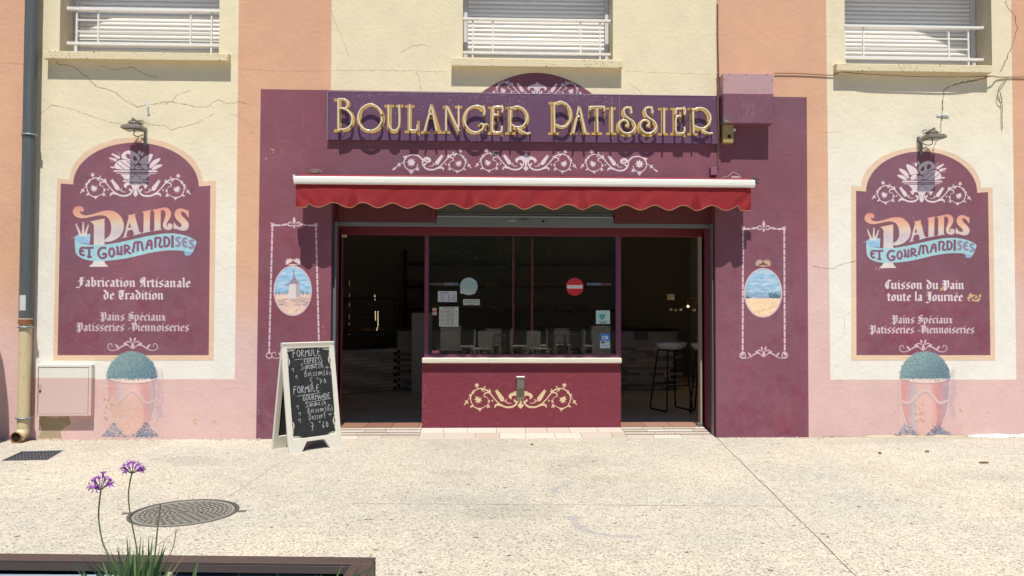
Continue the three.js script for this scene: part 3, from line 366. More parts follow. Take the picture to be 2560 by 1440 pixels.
  const KX = [[300, 250, () => { crack(c, [[142, 150], [145, 160], [185, 166], [215, 190], [240, 216], [285, 229], [310, 250], [345, 268], [372, 262], [430, 254], [490, 267], [515, 268], [545, 250], [570, 260], [600, 255], [625, 262]], 2, '#7c6a4d'); crack(c, [[250, 163], [280, 174], [330, 168], [365, 186], [395, 193]], 1.5, '#7a6a50'); crack(c, [[432, 254], [440, 240], [470, 228], [478, 226]], 1.6, C); crack(c, [[100, 285], [130, 262], [165, 268], [200, 280], [265, 303], [310, 313], [335, 300], [380, 312], [412, 314], [428, 324], [470, 314], [505, 303], [535, 282]], 1.6, C); flake(c, 415, 258, 14, 4, '#a3977f', 6); flake(c, 470, 265, 12, 4, '#a59981', 7); crack(c, [[570, 283], [600, 292], [640, 320]], 1.2, C); crack(c, [[596, 172], [700, 177], [830, 176], [960, 175], [1125, 178]], 1.4, '#9c7f63'); crack(c, [[0, 158], [62, 160]], 2.2, '#a5785c'); crack(c, [[625, 332], [640, 334]], 1.5, '#9b6f55'); for (let k = 0; k < 14; k++) flake(c, rr(110, 580), rr(330, 940), 2, 2, '#b9a98a', 1); }],
    [1000, 120, () => { crack(c, [[826, 20], [840, 60], [860, 105], [870, 140]], 1.3, '#a39068'); crack(c, [[1002, 132], [1030, 115], [1060, 112], [1078, 118]], 1.7, '#8f7d58'); crack(c, [[1040, 180], [1048, 196], [1050, 215], [1052, 228]], 1.4, C); crack(c, [[1570, 178], [1640, 182], [1790, 186]], 1.4, '#b09c72'); crack(c, [[1575, 205], [1600, 225], [1612, 238]], 1.2, C); }],
    [800, 320, () => { c.globalAlpha = 0.3; crack(c, [[660, 300], [690, 310], [700, 350], [740, 362], [760, 420]], 1.6, '#a98494'); crack(c, [[755, 240], [758, 330], [785, 380]], 1.4, '#a98494'); crack(c, [[640, 340], [662, 370], [668, 400]], 1.4, '#9a7080'); c.globalAlpha = 1; flake(c, 682, 376, 5, 6, '#c08e6c', 6); flake(c, 668, 398, 4, 4, '#c08e6c', 4); flake(c, 705, 378, 3, 4, '#c08e6c', 3); }],
    [2300, 300, () => { crack(c, [[2516, 0], [2520, 15], [2540, 40], [2545, 70], [2538, 95], [2530, 115], [2520, 140], [2508, 165], [2502, 178]], 2.4, '#7b5c40'); crack(c, [[2480, 190], [2440, 200], [2410, 205], [2375, 215], [2360, 225], [2356, 260], [2354, 290], [2351, 330], [2340, 355], [2332, 380]], 3, '#6d5a44'); crack(c, [[2332, 380], [2322, 405], [2315, 430]], 1.6, '#b9a2a6'); crack(c, [[2040, 329], [2080, 331], [2110, 328]], 1.3, '#a7926e'); crack(c, [[2035, 663], [2060, 666], [2082, 668], [2110, 657], [2140, 650]], 2, '#8e7050'); crack(c, [[2138, 760], [2112, 790], [2115, 828], [2078, 862], [2068, 900], [2098, 910]], 1.3, '#b3a48c'); crack(c, [[2283, 540], [2290, 560], [2276, 585], [2265, 620], [2240, 645]], 1.2, '#b08a88'); for (let k = 0; k < 16; k++) flake(c, rr(2085, 2530), rr(330, 940), 2, 2, '#c2b398', 1); for (let k = 0; k < 6; k++) flake(c, rr(2485, 2515), rr(30, 120), 1.2, 1.2, '#6d5c44', 1); }],
    [340, 860, () => { for (let k = 0; k < 26; k++) flake(c, rr(150, 515), rr(690, 885), 1.5, 1.2, rnd() < 0.5 ? '#c9a2a4' : '#5d3142', 1); for (let k = 0; k < 20; k++) flake(c, rr(2145, 2470), rr(690, 885), 1.5, 1.2, rnd() < 0.5 ? '#c9a2a4' : '#5d3142', 1); for (let k = 0; k < 30; k++) flake(c, rr(645, 820), rr(560, 1088), 1.6, 1.4, rnd() < 0.6 ? '#a9757f' : '#c39a90', 1); for (let k = 0; k < 30; k++) flake(c, rr(1800, 2015), rr(560, 1088), 1.5, 1.4, rnd() < 0.6 ? '#9a6678' : '#c39a90', 1); for (let k = 0; k < 40; k++) flake(c, rr(400, 640), rr(960, 1088), 1.6, 1.4, '#b08a80', 1); for (let k = 0; k < 40; k++) flake(c, rr(2030, 2560), rr(960, 1088), 1.6, 1.4, '#b08a80', 1); flake(c, 645, 1045, 4, 24, '#c3a27a', 8); for (let k = 0; k < 900; k++) { const u = rr(60, 2600), v = 1093 - 34 * Math.pow(rnd(), 2.6); if (fbm(u * 0.02, 3) < 0.42) continue; c.globalAlpha = rr(0.3, 0.8); flake(c, u, v, 1.5, 1.2, ['#8a7458', '#6f5c48', '#a9977c', '#7d5f52'][k % 4], 1); } c.globalAlpha = 1; c.globalAlpha = 0.1; for (let k = 0; k < 26; k++) { c.globalAlpha = 0.7; flake(c, 1895 + (rnd() + rnd() - 1) * 30, 1045 + (rnd() + rnd() - 1) * 34, 2.4, 3, rnd() < 0.5 ? '#b98f96' : '#a4414f', 1); } for (let k = 0; k < 60; k++) { c.globalAlpha = 0.07; c.fillStyle = '#b79aa4'; leaf(c, 700 + rr(-40, 50), 1050 + rr(-40, 34), rr(0, 6), rr(8, 30), rr(2, 9)); } c.globalAlpha = 1; }]];
  for (const [u, v, fn] of KX) at(u, v, fn);
}
function wallSheet(x0, x1) {
  const w = Math.round((x1 - x0) * TS), h = Math.round((TOP - BOT) * TS), cv = canvas(w, h), c = cv.getContext('2d'); paintWall(c, x0, w, h);
  const t = ctex(cv); t.repeat.set(1 / (x1 - x0), 1 / (TOP - BOT)); t.offset.set(-x0 / (x1 - x0), -BOT / (TOP - BOT)); t.wrapS = t.wrapT = THREE.ClampToEdgeWrapping;
  return new THREE.MeshStandardMaterial({ map: t, roughness: 0.92, bumpMap: stuccoBump, bumpScale: 0.003 });
}
const XS = [-7.2, -2.6, 3.62, 8.3], wallMat = [0, 1, 2].map((i) => wallSheet(XS[i], XS[i + 1]));

// ------------------------------------------------------------------ ground
const SLOT = { man: G(461, 1281), grate: [G(55, 1128), G(160, 1125), G(118, 1150), G(3, 1152)] };
const MANR = 0.328;
function hash(a, b) { let h = (a * 374761393 + b * 668265263) | 0; h = Math.imul(h ^ (h >>> 13), 1274126177); h ^= h >>> 16; return (h >>> 0) / 4294967296; }
function aggregate(x0, z0, w, h, s) { // washed pebble concrete, s texels a metre
  const d = new Uint8Array(w * h * 4), CS = 0.0098;
  const PAL = [[196, 189, 169], [190, 181, 163], [202, 196, 180], [183, 176, 159], [194, 186, 166], [176, 169, 152], [168, 158, 142], [150, 142, 130], [133, 125, 116], [186, 173, 151]];
  for (let y = 0; y < h; y++) for (let x = 0; x < w; x++) {
    const X = x0 + x / s, Z = z0 + y / s, gx = X / CS, gz = Z / CS, ix = Math.floor(gx), iz = Math.floor(gz);
    let d1 = 9, d2 = 9, id = 0;
    for (let j = -1; j <= 1; j++) for (let i = -1; i <= 1; i++) {
      const a = ix + i, b = iz + j, hx = hash(a, b), hz = hash(a + 771, b - 313), dx = a + 0.12 + hx * 0.76 - gx, dz = b + 0.12 + hz * 0.76 - gz, q = dx * dx + dz * dz;
      if (q < d1) { d2 = d1; d1 = q; id = hash(a * 3 + 11, b * 5 + 7); } else if (q < d2) d2 = q;
    }
    const e = Math.sqrt(d2) - Math.sqrt(d1), patch = fbm(X * 1.1 + 60, Z * 1.1 + 30) - 0.5, fine = fbm(X * 14, Z * 14) - 0.5;
    const c = PAL[Math.min(9, Math.floor(Math.pow(id, 1.75 - patch * 0.9) * 10))];
    let k = 1 + 0.16 * patch + 0.1 * fine + 0.1 * (fbm(X * 0.45 + 5, Z * 0.45 + 70) - 0.5); if (e < 0.16) k *= 0.83 + e * 0.95; const wear = fbm(X * 0.8 + 90, Z * 1.1 + 12); if (wear > 0.6) k *= 1 - Math.min(0.1, (wear - 0.6) * 0.9) * (0.6 + fine);
    const i = (y * w + x) * 4; d[i] = Math.min(255, c[0] * k); d[i + 1] = Math.min(255, c[1] * k * (1 - patch * 0.03)); d[i + 2] = Math.min(255, c[2] * k * 1.01 * (1 - patch * 0.08)); d[i + 3] = 255;
  }
  return d;
}
function dtex(d, w, h, rep) { const t = new THREE.DataTexture(d, w, h); t.colorSpace = THREE.SRGBColorSpace; t.magFilter = THREE.LinearFilter; t.minFilter = THREE.LinearMipmapLinearFilter; t.generateMipmaps = true; t.wrapS = t.wrapT = rep ? THREE.RepeatWrapping : THREE.ClampToEdgeWrapping; t.needsUpdate = true; return t; }
function disk(d, w, h, s, x0, z0, pts, r, col, al) { // scuff: soft grains rubbed along a line
  for (const [px, pz] of pts) for (let k = 0; k < 260; k++) { const a = rr(0, 6.28), q = r * Math.sqrt(rnd()), x = Math.round((px + Math.cos(a) * q - x0) * s), y = Math.round((pz + Math.sin(a) * q - z0) * s); if (x < 0 || y < 0 || x >= w || y >= h) continue; const i = (y * w + x) * 4; for (let n = 0; n < 3; n++) d[i + n] += (col[n] - d[i + n]) * al; }
}
const pebbleBump = bumpTile(512, (u, v) => 0.5 * tnoise(u, v, 150) + 0.3 * tnoise(u, v, 75) + 0.2 * tnoise(u, v, 18)); pebbleBump.repeat.set(1 / 1.5, 1 / 1.5);
const GS = 350, GZ0 = -0.06, GZ1 = 5.3, GX = [-6.7, -0.9, 3.0, 7.3];
const circle = (cx, cy, r, n = 64) => { const p = new THREE.Path(); p.absarc(cx, cy, r, 0, Math.PI * 2); return p; };
for (let i = 0; i < 3; i++) {
  seed = 99 + i; const w = Math.round((GX[i + 1] - GX[i]) * GS), h = Math.round((GZ1 - GZ0) * GS), d = aggregate(GX[i], GZ0, w, h, GS);
  const along = (pp) => { const L = []; for (let k = 0; k + 1 < pp.length; k++) for (let t = 0; t < 14; t++) { const a = G(...pp[k]), b = G(...pp[k + 1]); L.push([a.x + (b.x - a.x) * t / 14, a.z + (b.z - a.z) * t / 14]); } return L; };
  disk(d, w, h, GS, GX[i], GZ0, along([[1436, 1290], [1434, 1302], [1446, 1318], [1480, 1331], [1530, 1340], [1590, 1341]]), 0.03, [150, 148, 148], 0.22);
  disk(d, w, h, GS, GX[i], GZ0, along([[1430, 1206], [1400, 1216], [1385, 1224], [1392, 1232]]), 0.025, [150, 148, 150], 0.18);
  disk(d, w, h, GS, GX[i], GZ0, along([[900, 1112], [1290, 1116], [1400, 1112], [1750, 1106]]), 0.16, [140, 122, 92], 0.3);
  for (let k = 0; k < 60; k++) { const x = rr(GX[i], GX[i + 1]), z = rr(0, 5); disk(d, w, h, GS, GX[i], GZ0, [[x, z]], rr(0.006, 0.018), [88, 80, 72], rr(0.3, 0.7)); }
  const t = dtex(d, w, h); t.repeat.set(GS / w, GS / h); t.offset.set(-GX[i] * GS / w, -GZ0 * GS / h);
  const s = new THREE.Shape([[GX[i], -GZ0], [GX[i], -GZ1], [GX[i + 1], -GZ1], [GX[i + 1], -GZ0]].map(([x, y]) => new THREE.Vector2(x, y)));
  if (i === 0) { s.holes.push(circle(SLOT.man.x, -SLOT.man.z, MANR + 0.028)); s.holes.push(new THREE.Path(SLOT.grate.map((p) => new THREE.Vector2(p.x, -p.z)))); }
  const g = new THREE.ShapeGeometry(s, 48); const u = g.attributes.uv, p = g.attributes.position; for (let k = 0; k < p.count; k++) u.setXY(k, p.getX(k), -p.getY(k)); g.rotateX(-Math.PI / 2);
  struct('pavement', g, new THREE.MeshStandardMaterial({ map: t, roughness: 0.95, bumpMap: pebbleBump, bumpScale: 0.006 }));
}
{
  const n = 700, t = dtex(aggregate(20, 20, n, n, 350), n, n, true); t.repeat.set(0.5, 0.5);
  const g = new THREE.PlaneGeometry(240, 240).rotateX(-Math.PI / 2).translate(0, -0.06, 60); const u = g.attributes.uv, p = g.attributes.position; for (let k = 0; k < p.count; k++) u.setXY(k, p.getX(k), p.getZ(k));
  struct('ground', g, new THREE.MeshStandardMaterial({ map: t, roughness: 0.95 }));
  const j = std('#6d6355', 0.9);
  const strip = (a, b, w) => { const d = b.clone().sub(a).normalize(), q = V(-d.z, 0, d.x).multiplyScalar(w / 2), g2 = new THREE.BufferGeometry(); const v = [a.clone().add(q), b.clone().add(q), b.clone().sub(q), a.clone().sub(q)]; g2.setAttribute('position', new THREE.Float32BufferAttribute([0, 1, 2, 0, 2, 3].flatMap((k) => [v[k].x, 0.002, v[k].z]), 3)); g2.computeVertexNormals(); g2.setAttribute('uv', new THREE.Float32BufferAttribute(new Float32Array(12), 2)); return g2; };
  const jr = (a, b, n2, w) => { const L = []; for (let k = 0; k < n2; k++) { const p0 = a.clone().lerp(b, k / n2), p1 = a.clone().lerp(b, (k + 1) / n2); p0.x += Math.sin(k * 1.9) * 0.004; p1.x += Math.sin((k + 1) * 1.9) * 0.004; L.push(strip(p0, p1, w * rr(0.6, 1.2))); } return L; };
  struct('pavement_joint', merge(jr(G(1788, 1091), G(2200, 1500), 14, 0.0065)), j);
  struct('pavement_joint', merge(jr(G(705, 1152), G(572, 1243), 6, 0.005)), std('#a39580', 0.9)); struct('pavement_joint', merge(jr(G(452, 1322), G(380, 1372), 6, 0.005)), std('#a39580', 0.9));
  struct('pavement_joint', merge(jr(G(880, 1259), G(2020, 1266), 26, 0.006)), std('#a89a84', 0.9));
}
{ // manhole cover
  const o = thing('manhole_cover', 'round cast iron manhole cover set in the pebbled pavement', 'manhole cover', [SLOT.man.x, 0, SLOT.man.z]);
  const iron = std('#5f5d58', 0.75, { metalness: 0.2 }), iron2 = std('#8b887e', 0.7, { metalness: 0.15 });
  const ring = (ro, ri, y0, y1) => new THREE.LatheGeometry([[ri, y0], [ri, y1], [ro, y1], [ro, y0]].map(([a, b]) => new THREE.Vector2(a, b)), 64);
  part('frame', ring(MANR + 0.028, MANR + 0.006, -0.05, 0.003), std('#66615b', 0.7, { metalness: 0.3 }), o);
  part('lid', new THREE.CylinderGeometry(MANR, MANR, 0.05, 64).translate(0, -0.03, 0), iron, o);
  const L = []; for (let r = 0.045; r < MANR - 0.03; r += 0.031) { const n = Math.max(5, Math.round(r * 6.283 / 0.052)); for (let k = 0; k < n; k++) { const a = (k + (Math.round(r / 0.031) % 2) * 0.5) / n * 6.283; L.push(new THREE.BoxGeometry(0.019, 0.009, r * 6.283 / n * 0.62).rotateY(-a).translate(Math.cos(a) * r, -0.002, Math.sin(a) * r)); } }
  const st = part('tread', merge(L), iron2, o); st.userData.kind = 'stuff';
  part('rim', ring(MANR - 0.004, MANR - 0.02, -0.006, 0.001), iron2, o);
  part('key_slot', span(0.1, 0.145, -0.004, 0.002, -0.012, 0.012), std('#15120f', 0.9), o);
  for (const s of [-1, 1]) part('hinge_lug', rbox(0.07, 0.03, 0.05, s * (MANR + 0.05), -0.013, s * -0.02), iron, o);
}
{ // gutter grate
  const g = SLOT.grate, c = g.reduce((a, p) => a.add(p), V(0, 0, 0)).multiplyScalar(0.25), o = thing('drain_grate', 'grey metal drain grate in the pavement near the downpipe', 'grate', [c.x, 0, c.z]);
  const m = std('#5c6066', 0.5, { metalness: 0.5 }), L = g.map((p) => p.clone().sub(c));
  for (let k = 0; k < 4; k++) part('edge_bar', rod(L[k].clone().setY(-0.008), L[(k + 1) % 4].clone().setY(-0.008), 0.009), m, o);
  for (let k = 1; k < 13; k++) part('bar', rod(L[0].clone().lerp(L[1], k / 13).setY(-0.012), L[3].clone().lerp(L[2], k / 13).setY(-0.012), 0.008, 6), m, o);
  for (let k = 1; k < 6; k++) part('cross_bar', rod(L[0].clone().lerp(L[3], k / 6).setY(-0.014), L[1].clone().lerp(L[2], k / 6).setY(-0.014), 0.006, 6), m, o);
}

// ------------------------------------------------------------------ the building
const bld = thing('bakery_building', 'two storey bakery front with painted apricot, cream and maroon render', 'building');
const REV = 0.30;
const holes = [
  { x0: P(150, 60).x, x1: P(548, 60).x, y0: P(340, 131).y, y1: 5.36 }, { x0: P(1157, 60).x, x1: P(1532, 60).x, y0: P(1340, 146).y, y1: 5.4 }, { x0: P(2112, 80).x, x1: P(2479, 80).x, y0: P(2290, 161).y, y1: 5.36 },
];
const OPEN = { x0: P(826, 800).x, x1: P(1790, 800).x, y1: P(1300, 492).y };
const vec = (L) => L.map(([x, y]) => new THREE.Vector2(x, y));
for (let i = 0; i < 3; i++) {
  const a = XS[i], b = XS[i + 1], s = new THREE.Shape(vec(i === 1 ? [[a, -0.05], [OPEN.x0, -0.05], [OPEN.x0, OPEN.y1], [OPEN.x1, OPEN.y1], [OPEN.x1, -0.05], [b, -0.05], [b, TOP], [a, TOP]] : [[a, -0.05], [b, -0.05], [b, TOP], [a, TOP]]));
  const h = holes[i]; s.holes.push(new THREE.Path(vec([[h.x0, h.y0], [h.x0, h.y1], [h.x1, h.y1], [h.x1, h.y0]])));
  part('wall', uvFromXY(new THREE.ShapeGeometry(s)), wallMat[i], bld);
}
// paint layers lying on the render, in the same paint sheets
const onWall = (pts, z) => { const g = new THREE.ShapeGeometry(new THREE.Shape(pts.map(([u, v]) => { const p = P(u, v, 0); return new THREE.Vector2(p.x, p.y); }))); return uvFromXY(g).translate(0, 0, z); };
part('painted_panel', onWall(plaques.leftOut, 0.0012), wallMat[0], bld, 'maroon arched wall painting for artisan bread with peach border');
part('painted_panel', onWall(plaques.rightOut, 0.0012), wallMat[2], bld, 'maroon arched wall painting for bread baked all day');
{
  const tl = P(652, 223), tr = P(2017, 243), br = P(2022, 1092), bl = P(640, 1094);
  const s = new THREE.Shape(vec([[bl.x, -0.04], [OPEN.x0, -0.04], [OPEN.x0, OPEN.y1], [OPEN.x1, OPEN.y1], [OPEN.x1, -0.04], [br.x, -0.04], [tr.x, tr.y], [tl.x, tl.y]]));
  part('painted_surround', uvFromXY(new THREE.ShapeGeometry(s)).translate(0, 0, 0.0012), wallMat[1], bld, 'maroon painted shopfront surround with pale scroll ornaments');
  part('painted_arch', onWall([...archPts, [1488, 240], [1192, 236]].slice(0, 25), 0.0022), wallMat[1], bld, 'maroon painted arch with pale scrolls above the sign');
  for (const [x, i, l] of [[330, 0, 'faded wall painting of a clipped bush in an urn'], [2312, 2, 'wall painting of a blue green clipped bush in a pink urn']]) {
    const L = []; for (let k = 0; k <= 16; k++) { const a = Math.PI * (1 + k / 16); L.push([x + Math.cos(a) * 66, 946 + Math.sin(a) * 70]); } part('painted_urn', onWall([...L, [x + 66, 1090], [x - 66, 1090]], 0.0022), wallMat[i], bld, l);
  }
  for (const [x, y, l] of [[732, 727, 'oval painting of a windmill on a hill'], [1908, 732, 'oval painting of a field below blue hills']]) { const L = []; for (let k = 0; k < 40; k++) L.push([x + Math.cos(k / 40 * 6.283) * 48, y + Math.sin(k / 40 * 6.283) * 63]); part('painted_oval', onWall(L, 0.0022), wallMat[1], bld, l); }
}
const revealMat = std('#bfb49c', 0.95, { bumpMap: stuccoBump, bumpScale: 0.004 }), backMat = std('#8f8472', 0.95);
// wall body: blocks behind the painted face that give it thickness
{
  const L = [], zb = -0.46, zf = -0.004;
  const xs = [XS[0], holes[0].x0, holes[0].x1, OPEN.x0, holes[1].x0, holes[1].x1, OPEN.x1, holes[2].x0, holes[2].x1, XS[3]];
  for (let k = 0; k + 1 < xs.length; k++) {
    const a = xs[k], b = xs[k + 1], m = (a + b) / 2, h = holes.find((q) => m > q.x0 && m < q.x1), inOpen = m > OPEN.x0 && m < OPEN.x1, bot = inOpen ? OPEN.y1 : -0.05;
    if (h) { L.push(span(a, b, bot, h.y0, zb, zf)); L.push(span(a, b, h.y1, TOP, zb, zf)); } else L.push(span(a, b, bot, TOP, zb, zf));
  }
  part('wall_body', L, revealMat, bld);
  part('upper_wall', span(XS[0], XS[3], TOP + 0.002, 8.6, -0.46, 0), std('#d2c4a2', 0.95), bld);
  part('roof', [span(XS[0] - 0.3, XS[3] + 0.3, 8.602, 8.72, -8, 0.45)], std('#a9653f', 0.9), bld);
  part('side_wall', [span(XS[0], XS[0] + 0.3, -0.05, 8.6, -8, -0.462), span(XS[3] - 0.3, XS[3], -0.05, 8.6, -8, -0.462), span(XS[0] + 0.302, XS[3] - 0.302, -0.05, 8.6, -8, -7.7)], backMat, bld);
  part('upper_floor', span(XS[0] + 0.302, XS[3] - 0.302, 3.3, 3.5, -7.69, -0.462), backMat, bld);
}
// window sills
const sillC = canvas(1024, 128); { const c = sillC.getContext('2d'); c.fillStyle = '#d8caa6'; c.fillRect(0, 0, 1024, 128); seed = 5; for (let k = 0; k < 900; k++) { c.globalAlpha = 0.18; c.fillStyle = ['#b7a885', '#e4d8b8', '#a3967a'][k % 3]; leaf(c, rr(0, 1024), rr(0, 128), rr(0, 6), rr(4, 26), rr(1, 5)); } c.globalAlpha = 0.8; for (let k = 0; k < 130; k++) { c.fillStyle = ['#5b4f3c', '#77694f', '#463c2e'][k % 3]; const x = rnd() < 0.6 ? rr(30, 300) : rr(0, 1024); leaf(c, x, Math.pow(rnd(), 1.5) * 110, rr(0, 6), rr(2, 12), rr(1, 5)); } c.globalAlpha = 1; }
const sillMats = [0.0, 0.37, 0.71].map((o) => { const t = ctex(sillC, true); t.offset.set(o, 0); return std('#ffffff', 0.9, { map: t, bumpMap: stuccoBump, bumpScale: 0.003 }); });
const sillBoxes = [[109, 571, 130, 149], [1128, 1557, 147.5, 167], [2092, 2480, 161, 179]].map(([u0, u1, v0, v1]) => { const z = 0.085, a = P((u0 + u1) / 2 - (u1 - u0) / 2, (v0 + v1) / 2, z), b = P(u1, (v0 + v1) / 2, z), t = P((u0 + u1) / 2, v0, z).y, l = P((u0 + u1) / 2, v1, z).y; return [a.x, b.x, l, t]; });
sillBoxes.forEach(([a, b, l, t], i) => {
  const s = new THREE.Shape(vec([[-REV, l + 0.01], [0.082, l], [0.085, l + 0.004], [0.085, t - 0.004], [0.08, t], [-REV, t + 0.012]]));
  const g = new THREE.ExtrudeGeometry(s, { depth: b - a, bevelEnabled: false }).rotateY(-Math.PI / 2); // profile along x
  g.computeBoundingBox(); const bb = g.boundingBox; g.translate(a - bb.min.x, 0, 0); g.computeBoundingBox(); g.translate(0, 0, 0.085 - g.boundingBox.max.z);
  const p = g.attributes.position, u = g.attributes.uv; for (let k = 0; k < p.count; k++) u.setXY(k, (p.getX(k) - a) / 2.2, (p.getY(k) + p.getZ(k) - l) / 0.28);
  part('window_sill', g, sillMats[i], bld);
});
// roller shutters: slats, guides, bottom bar
const slatM = [std('#dfdbd3', 0.55), std('#d8d4cc', 0.55), std('#e3dfd7', 0.55)];
const slatShape = new THREE.Shape(); slatShape.moveTo(-0.006, 0); slatShape.quadraticCurveTo(0.012, 0.024, -0.004, 0.047); slatShape.lineTo(-0.012, 0.047); slatShape.lineTo(-0.012, 0);
holes.forEach((h, i) => {
  const sh = part('roller_shutter', span(h.x0, h.x1, h.y0, h.y1, -REV - 0.05, -REV - 0.03), std('#8e8d90', 0.6), bld);
  const w = h.x1 - h.x0 - 0.1, g = new THREE.ExtrudeGeometry(slatShape, { depth: w, bevelEnabled: false, curveSegments: 5 }).rotateY(Math.PI / 2).rotateY(Math.PI);
  g.computeBoundingBox(); g.translate(h.x0 + 0.05 - g.boundingBox.min.x, 0, 0); g.computeBoundingBox(); g.translate(0, 0, -REV - g.boundingBox.max.z + 0.004);
  if (g.boundingBox.max.z - g.boundingBox.min.z > 0.2) throw new Error('slat turned');
  const top = sillBoxes[i][3] + 0.075; let k = 0;
  for (let y = top; y < h.y1; y += 0.0485) { const m = part('slat', g, slatM[(k * 7) % 3], sh); m.position.y = y; k++; }
  part('bottom_bar', rbox(w, 0.06, 0.02, (h.x0 + h.x1) / 2, top - 0.032, -REV - 0.008), slatM[1], sh);
  for (const x of [h.x0 + 0.024, h.x1 - 0.024]) part('guide_rail', rbox(0.044, h.y1 - h.y0, 0.05, x, (h.y0 + h.y1) / 2, -REV + 0.006), std('#d0d0d0', 0.45), sh);
});
// cloth blinds above the outer windows (out of view); their sagging corners shade the shutters
for (const [i, s] of [[0, -1], [2, 1]]) {
  const h = holes[i], xo = s < 0 ? h.x0 : h.x1, xi = s < 0 ? h.x1 : h.x0, sp = new THREE.Shape(), n = 20, zc = 0.06, dr = 2.4 * (REV + zc);
  const pr = (u, v) => { const p = P(u, v, -REV); return [p.x, p.y + dr]; };
  const low = s < 0 ? [pr(120, 118), pr(200, 84), pr(230, 72), pr(262, 54), pr(300, 38), pr(350, 31), pr(560, 30)] : [pr(2520, 150), pr(2398, 131), pr(2360, 110), pr(2318, 88), pr(2285, 76), pr(2230, 71), pr(2090, 69)];
  low[0][0] = xo + s * 0.02; sp.moveTo(low[0][0], 5.75); low.forEach(([x, y]) => sp.lineTo(x, y)); sp.lineTo(low[6][0], 5.75);
  part('fabric_blind', new THREE.ExtrudeGeometry(sp, { depth: 0.012, bevelEnabled: false }).translate(0, 0, zc - 0.012), std('#c9b48f', 0.9), bld, 'cloth blind drawn up above the window');
}
{ const h = holes[1], dr = 2.4 * (REV + 0.06), y = P(1340, 50, -REV).y + dr; part('fabric_blind', span(h.x0 - 0.04, h.x1 + 0.04, y, 5.75, 0.048, 0.06), std('#c9b48f', 0.9), bld); }
// railings in the reveals
const white = std('#e4e2dc', 0.5), rust = canvas(512, 64); { const c = rust.getContext('2d'); c.fillStyle = '#e4e1d9'; c.fillRect(0, 0, 512, 64); seed = 8; for (let k = 0; k < 70; k++) { c.globalAlpha = 0.7; c.fillStyle = ['#8a6a4a', '#a9a49a', '#6f5a46', '#b9a68a'][k % 4]; leaf(c, rr(0, 512), rr(0, 64), rr(-0.3, 0.3), rr(3, 18), rr(1, 4)); } }
const railM = std('#ffffff', 0.55, { map: ctex(rust, true) });
[['railing', 'rusty white window railing beside the grey downpipe', [172, 600, 19, 27, 105, 112], [192, 246, 477, 529], 0, [50, 78], railM], ['railing', 'flaking white window railing above the bakery sign', [1150, 1530, 45, 51, 128, 134], [1182, 1232, 1451, 1500], 1, [76, 103], railM], ['railing', 'clean white window railing above the cracked right wall', [2080, 2447, 62, 68, 141, 147], [2111, 2158, 2371, 2420], 2, [93, 119], white]].forEach(([n, l, [u0, u1, t0, t1, b0, b1], vs, hi, mids, m]) => {
  const o = thing(n, l, 'railing', [0, 0, 0], 'window railings'), h = holes[hi], z = -0.15, um = (u0 + u1) / 2, Y = (v) => P(um, v + 3, z).y;
  part('handrail', rbox(h.x1 - h.x0 + 0.004, Y(t0) - Y(t1), 0.05, (h.x0 + h.x1) / 2, (Y(t0) + Y(t1)) / 2, z, 0.004), m, o);
  part('bottom_rail', rbox(h.x1 - h.x0 + 0.004, Y(b0) - Y(b1), 0.03, (h.x0 + h.x1) / 2, (Y(b0) + Y(b1)) / 2, z, 0.003), m, o);
  const X = vs.map((u) => P(u, 70, z).x);
  X.forEach((x, k) => part('upright', rbox(0.018, Y(t1) - (k % 3 ? Y(b0) : sillBoxes[hi][3] - 0.005), 0.018, x, (Y(t1) + (k % 3 ? Y(b0) : sillBoxes[hi][3] - 0.005)) / 2, z, 0.003), m, o));
  for (const v of mids) part('bar', rbox(X[3] - X[0], 0.015, 0.012, (X[0] + X[3]) / 2, Y(v), z, 0.003), m, o);
});

// ------------------------------------------------------------------ shopfront recess
const SZ = -0.45, FL = 0.055; // plane of the shop window, threshold height
const X = (u, z = SZ) => P(u, 800, z).x, Y = (v, z = SZ) => P(1300, v, z).y;
const speck = (base, n, cols, w = 512, h = 512) => { const cv = canvas(w, h), c = cv.getContext('2d'); c.fillStyle = base; c.fillRect(0, 0, w, h); for (let k = 0; k < n; k++) { c.globalAlpha = 0.25; c.fillStyle = cols[k % cols.length]; leaf(c, rr(0, w), rr(0, h), rr(0, 6), rr(3, 40), rr(1, 12)); } c.globalAlpha = 1; return cv; };
seed = 31;
const maroonM = std('#ffffff', 0.55, { map: ctex(speck('#6e2c38', 260, ['#642734', '#78333f', '#6a2a3a']), true) });
const steelM = std('#7f8a91', 0.5, { metalness: 0.55 }), darkM = std('#1c1a18', 0.8), steelDull = std('#6f7472', 0.6, { metalness: 0.35 });
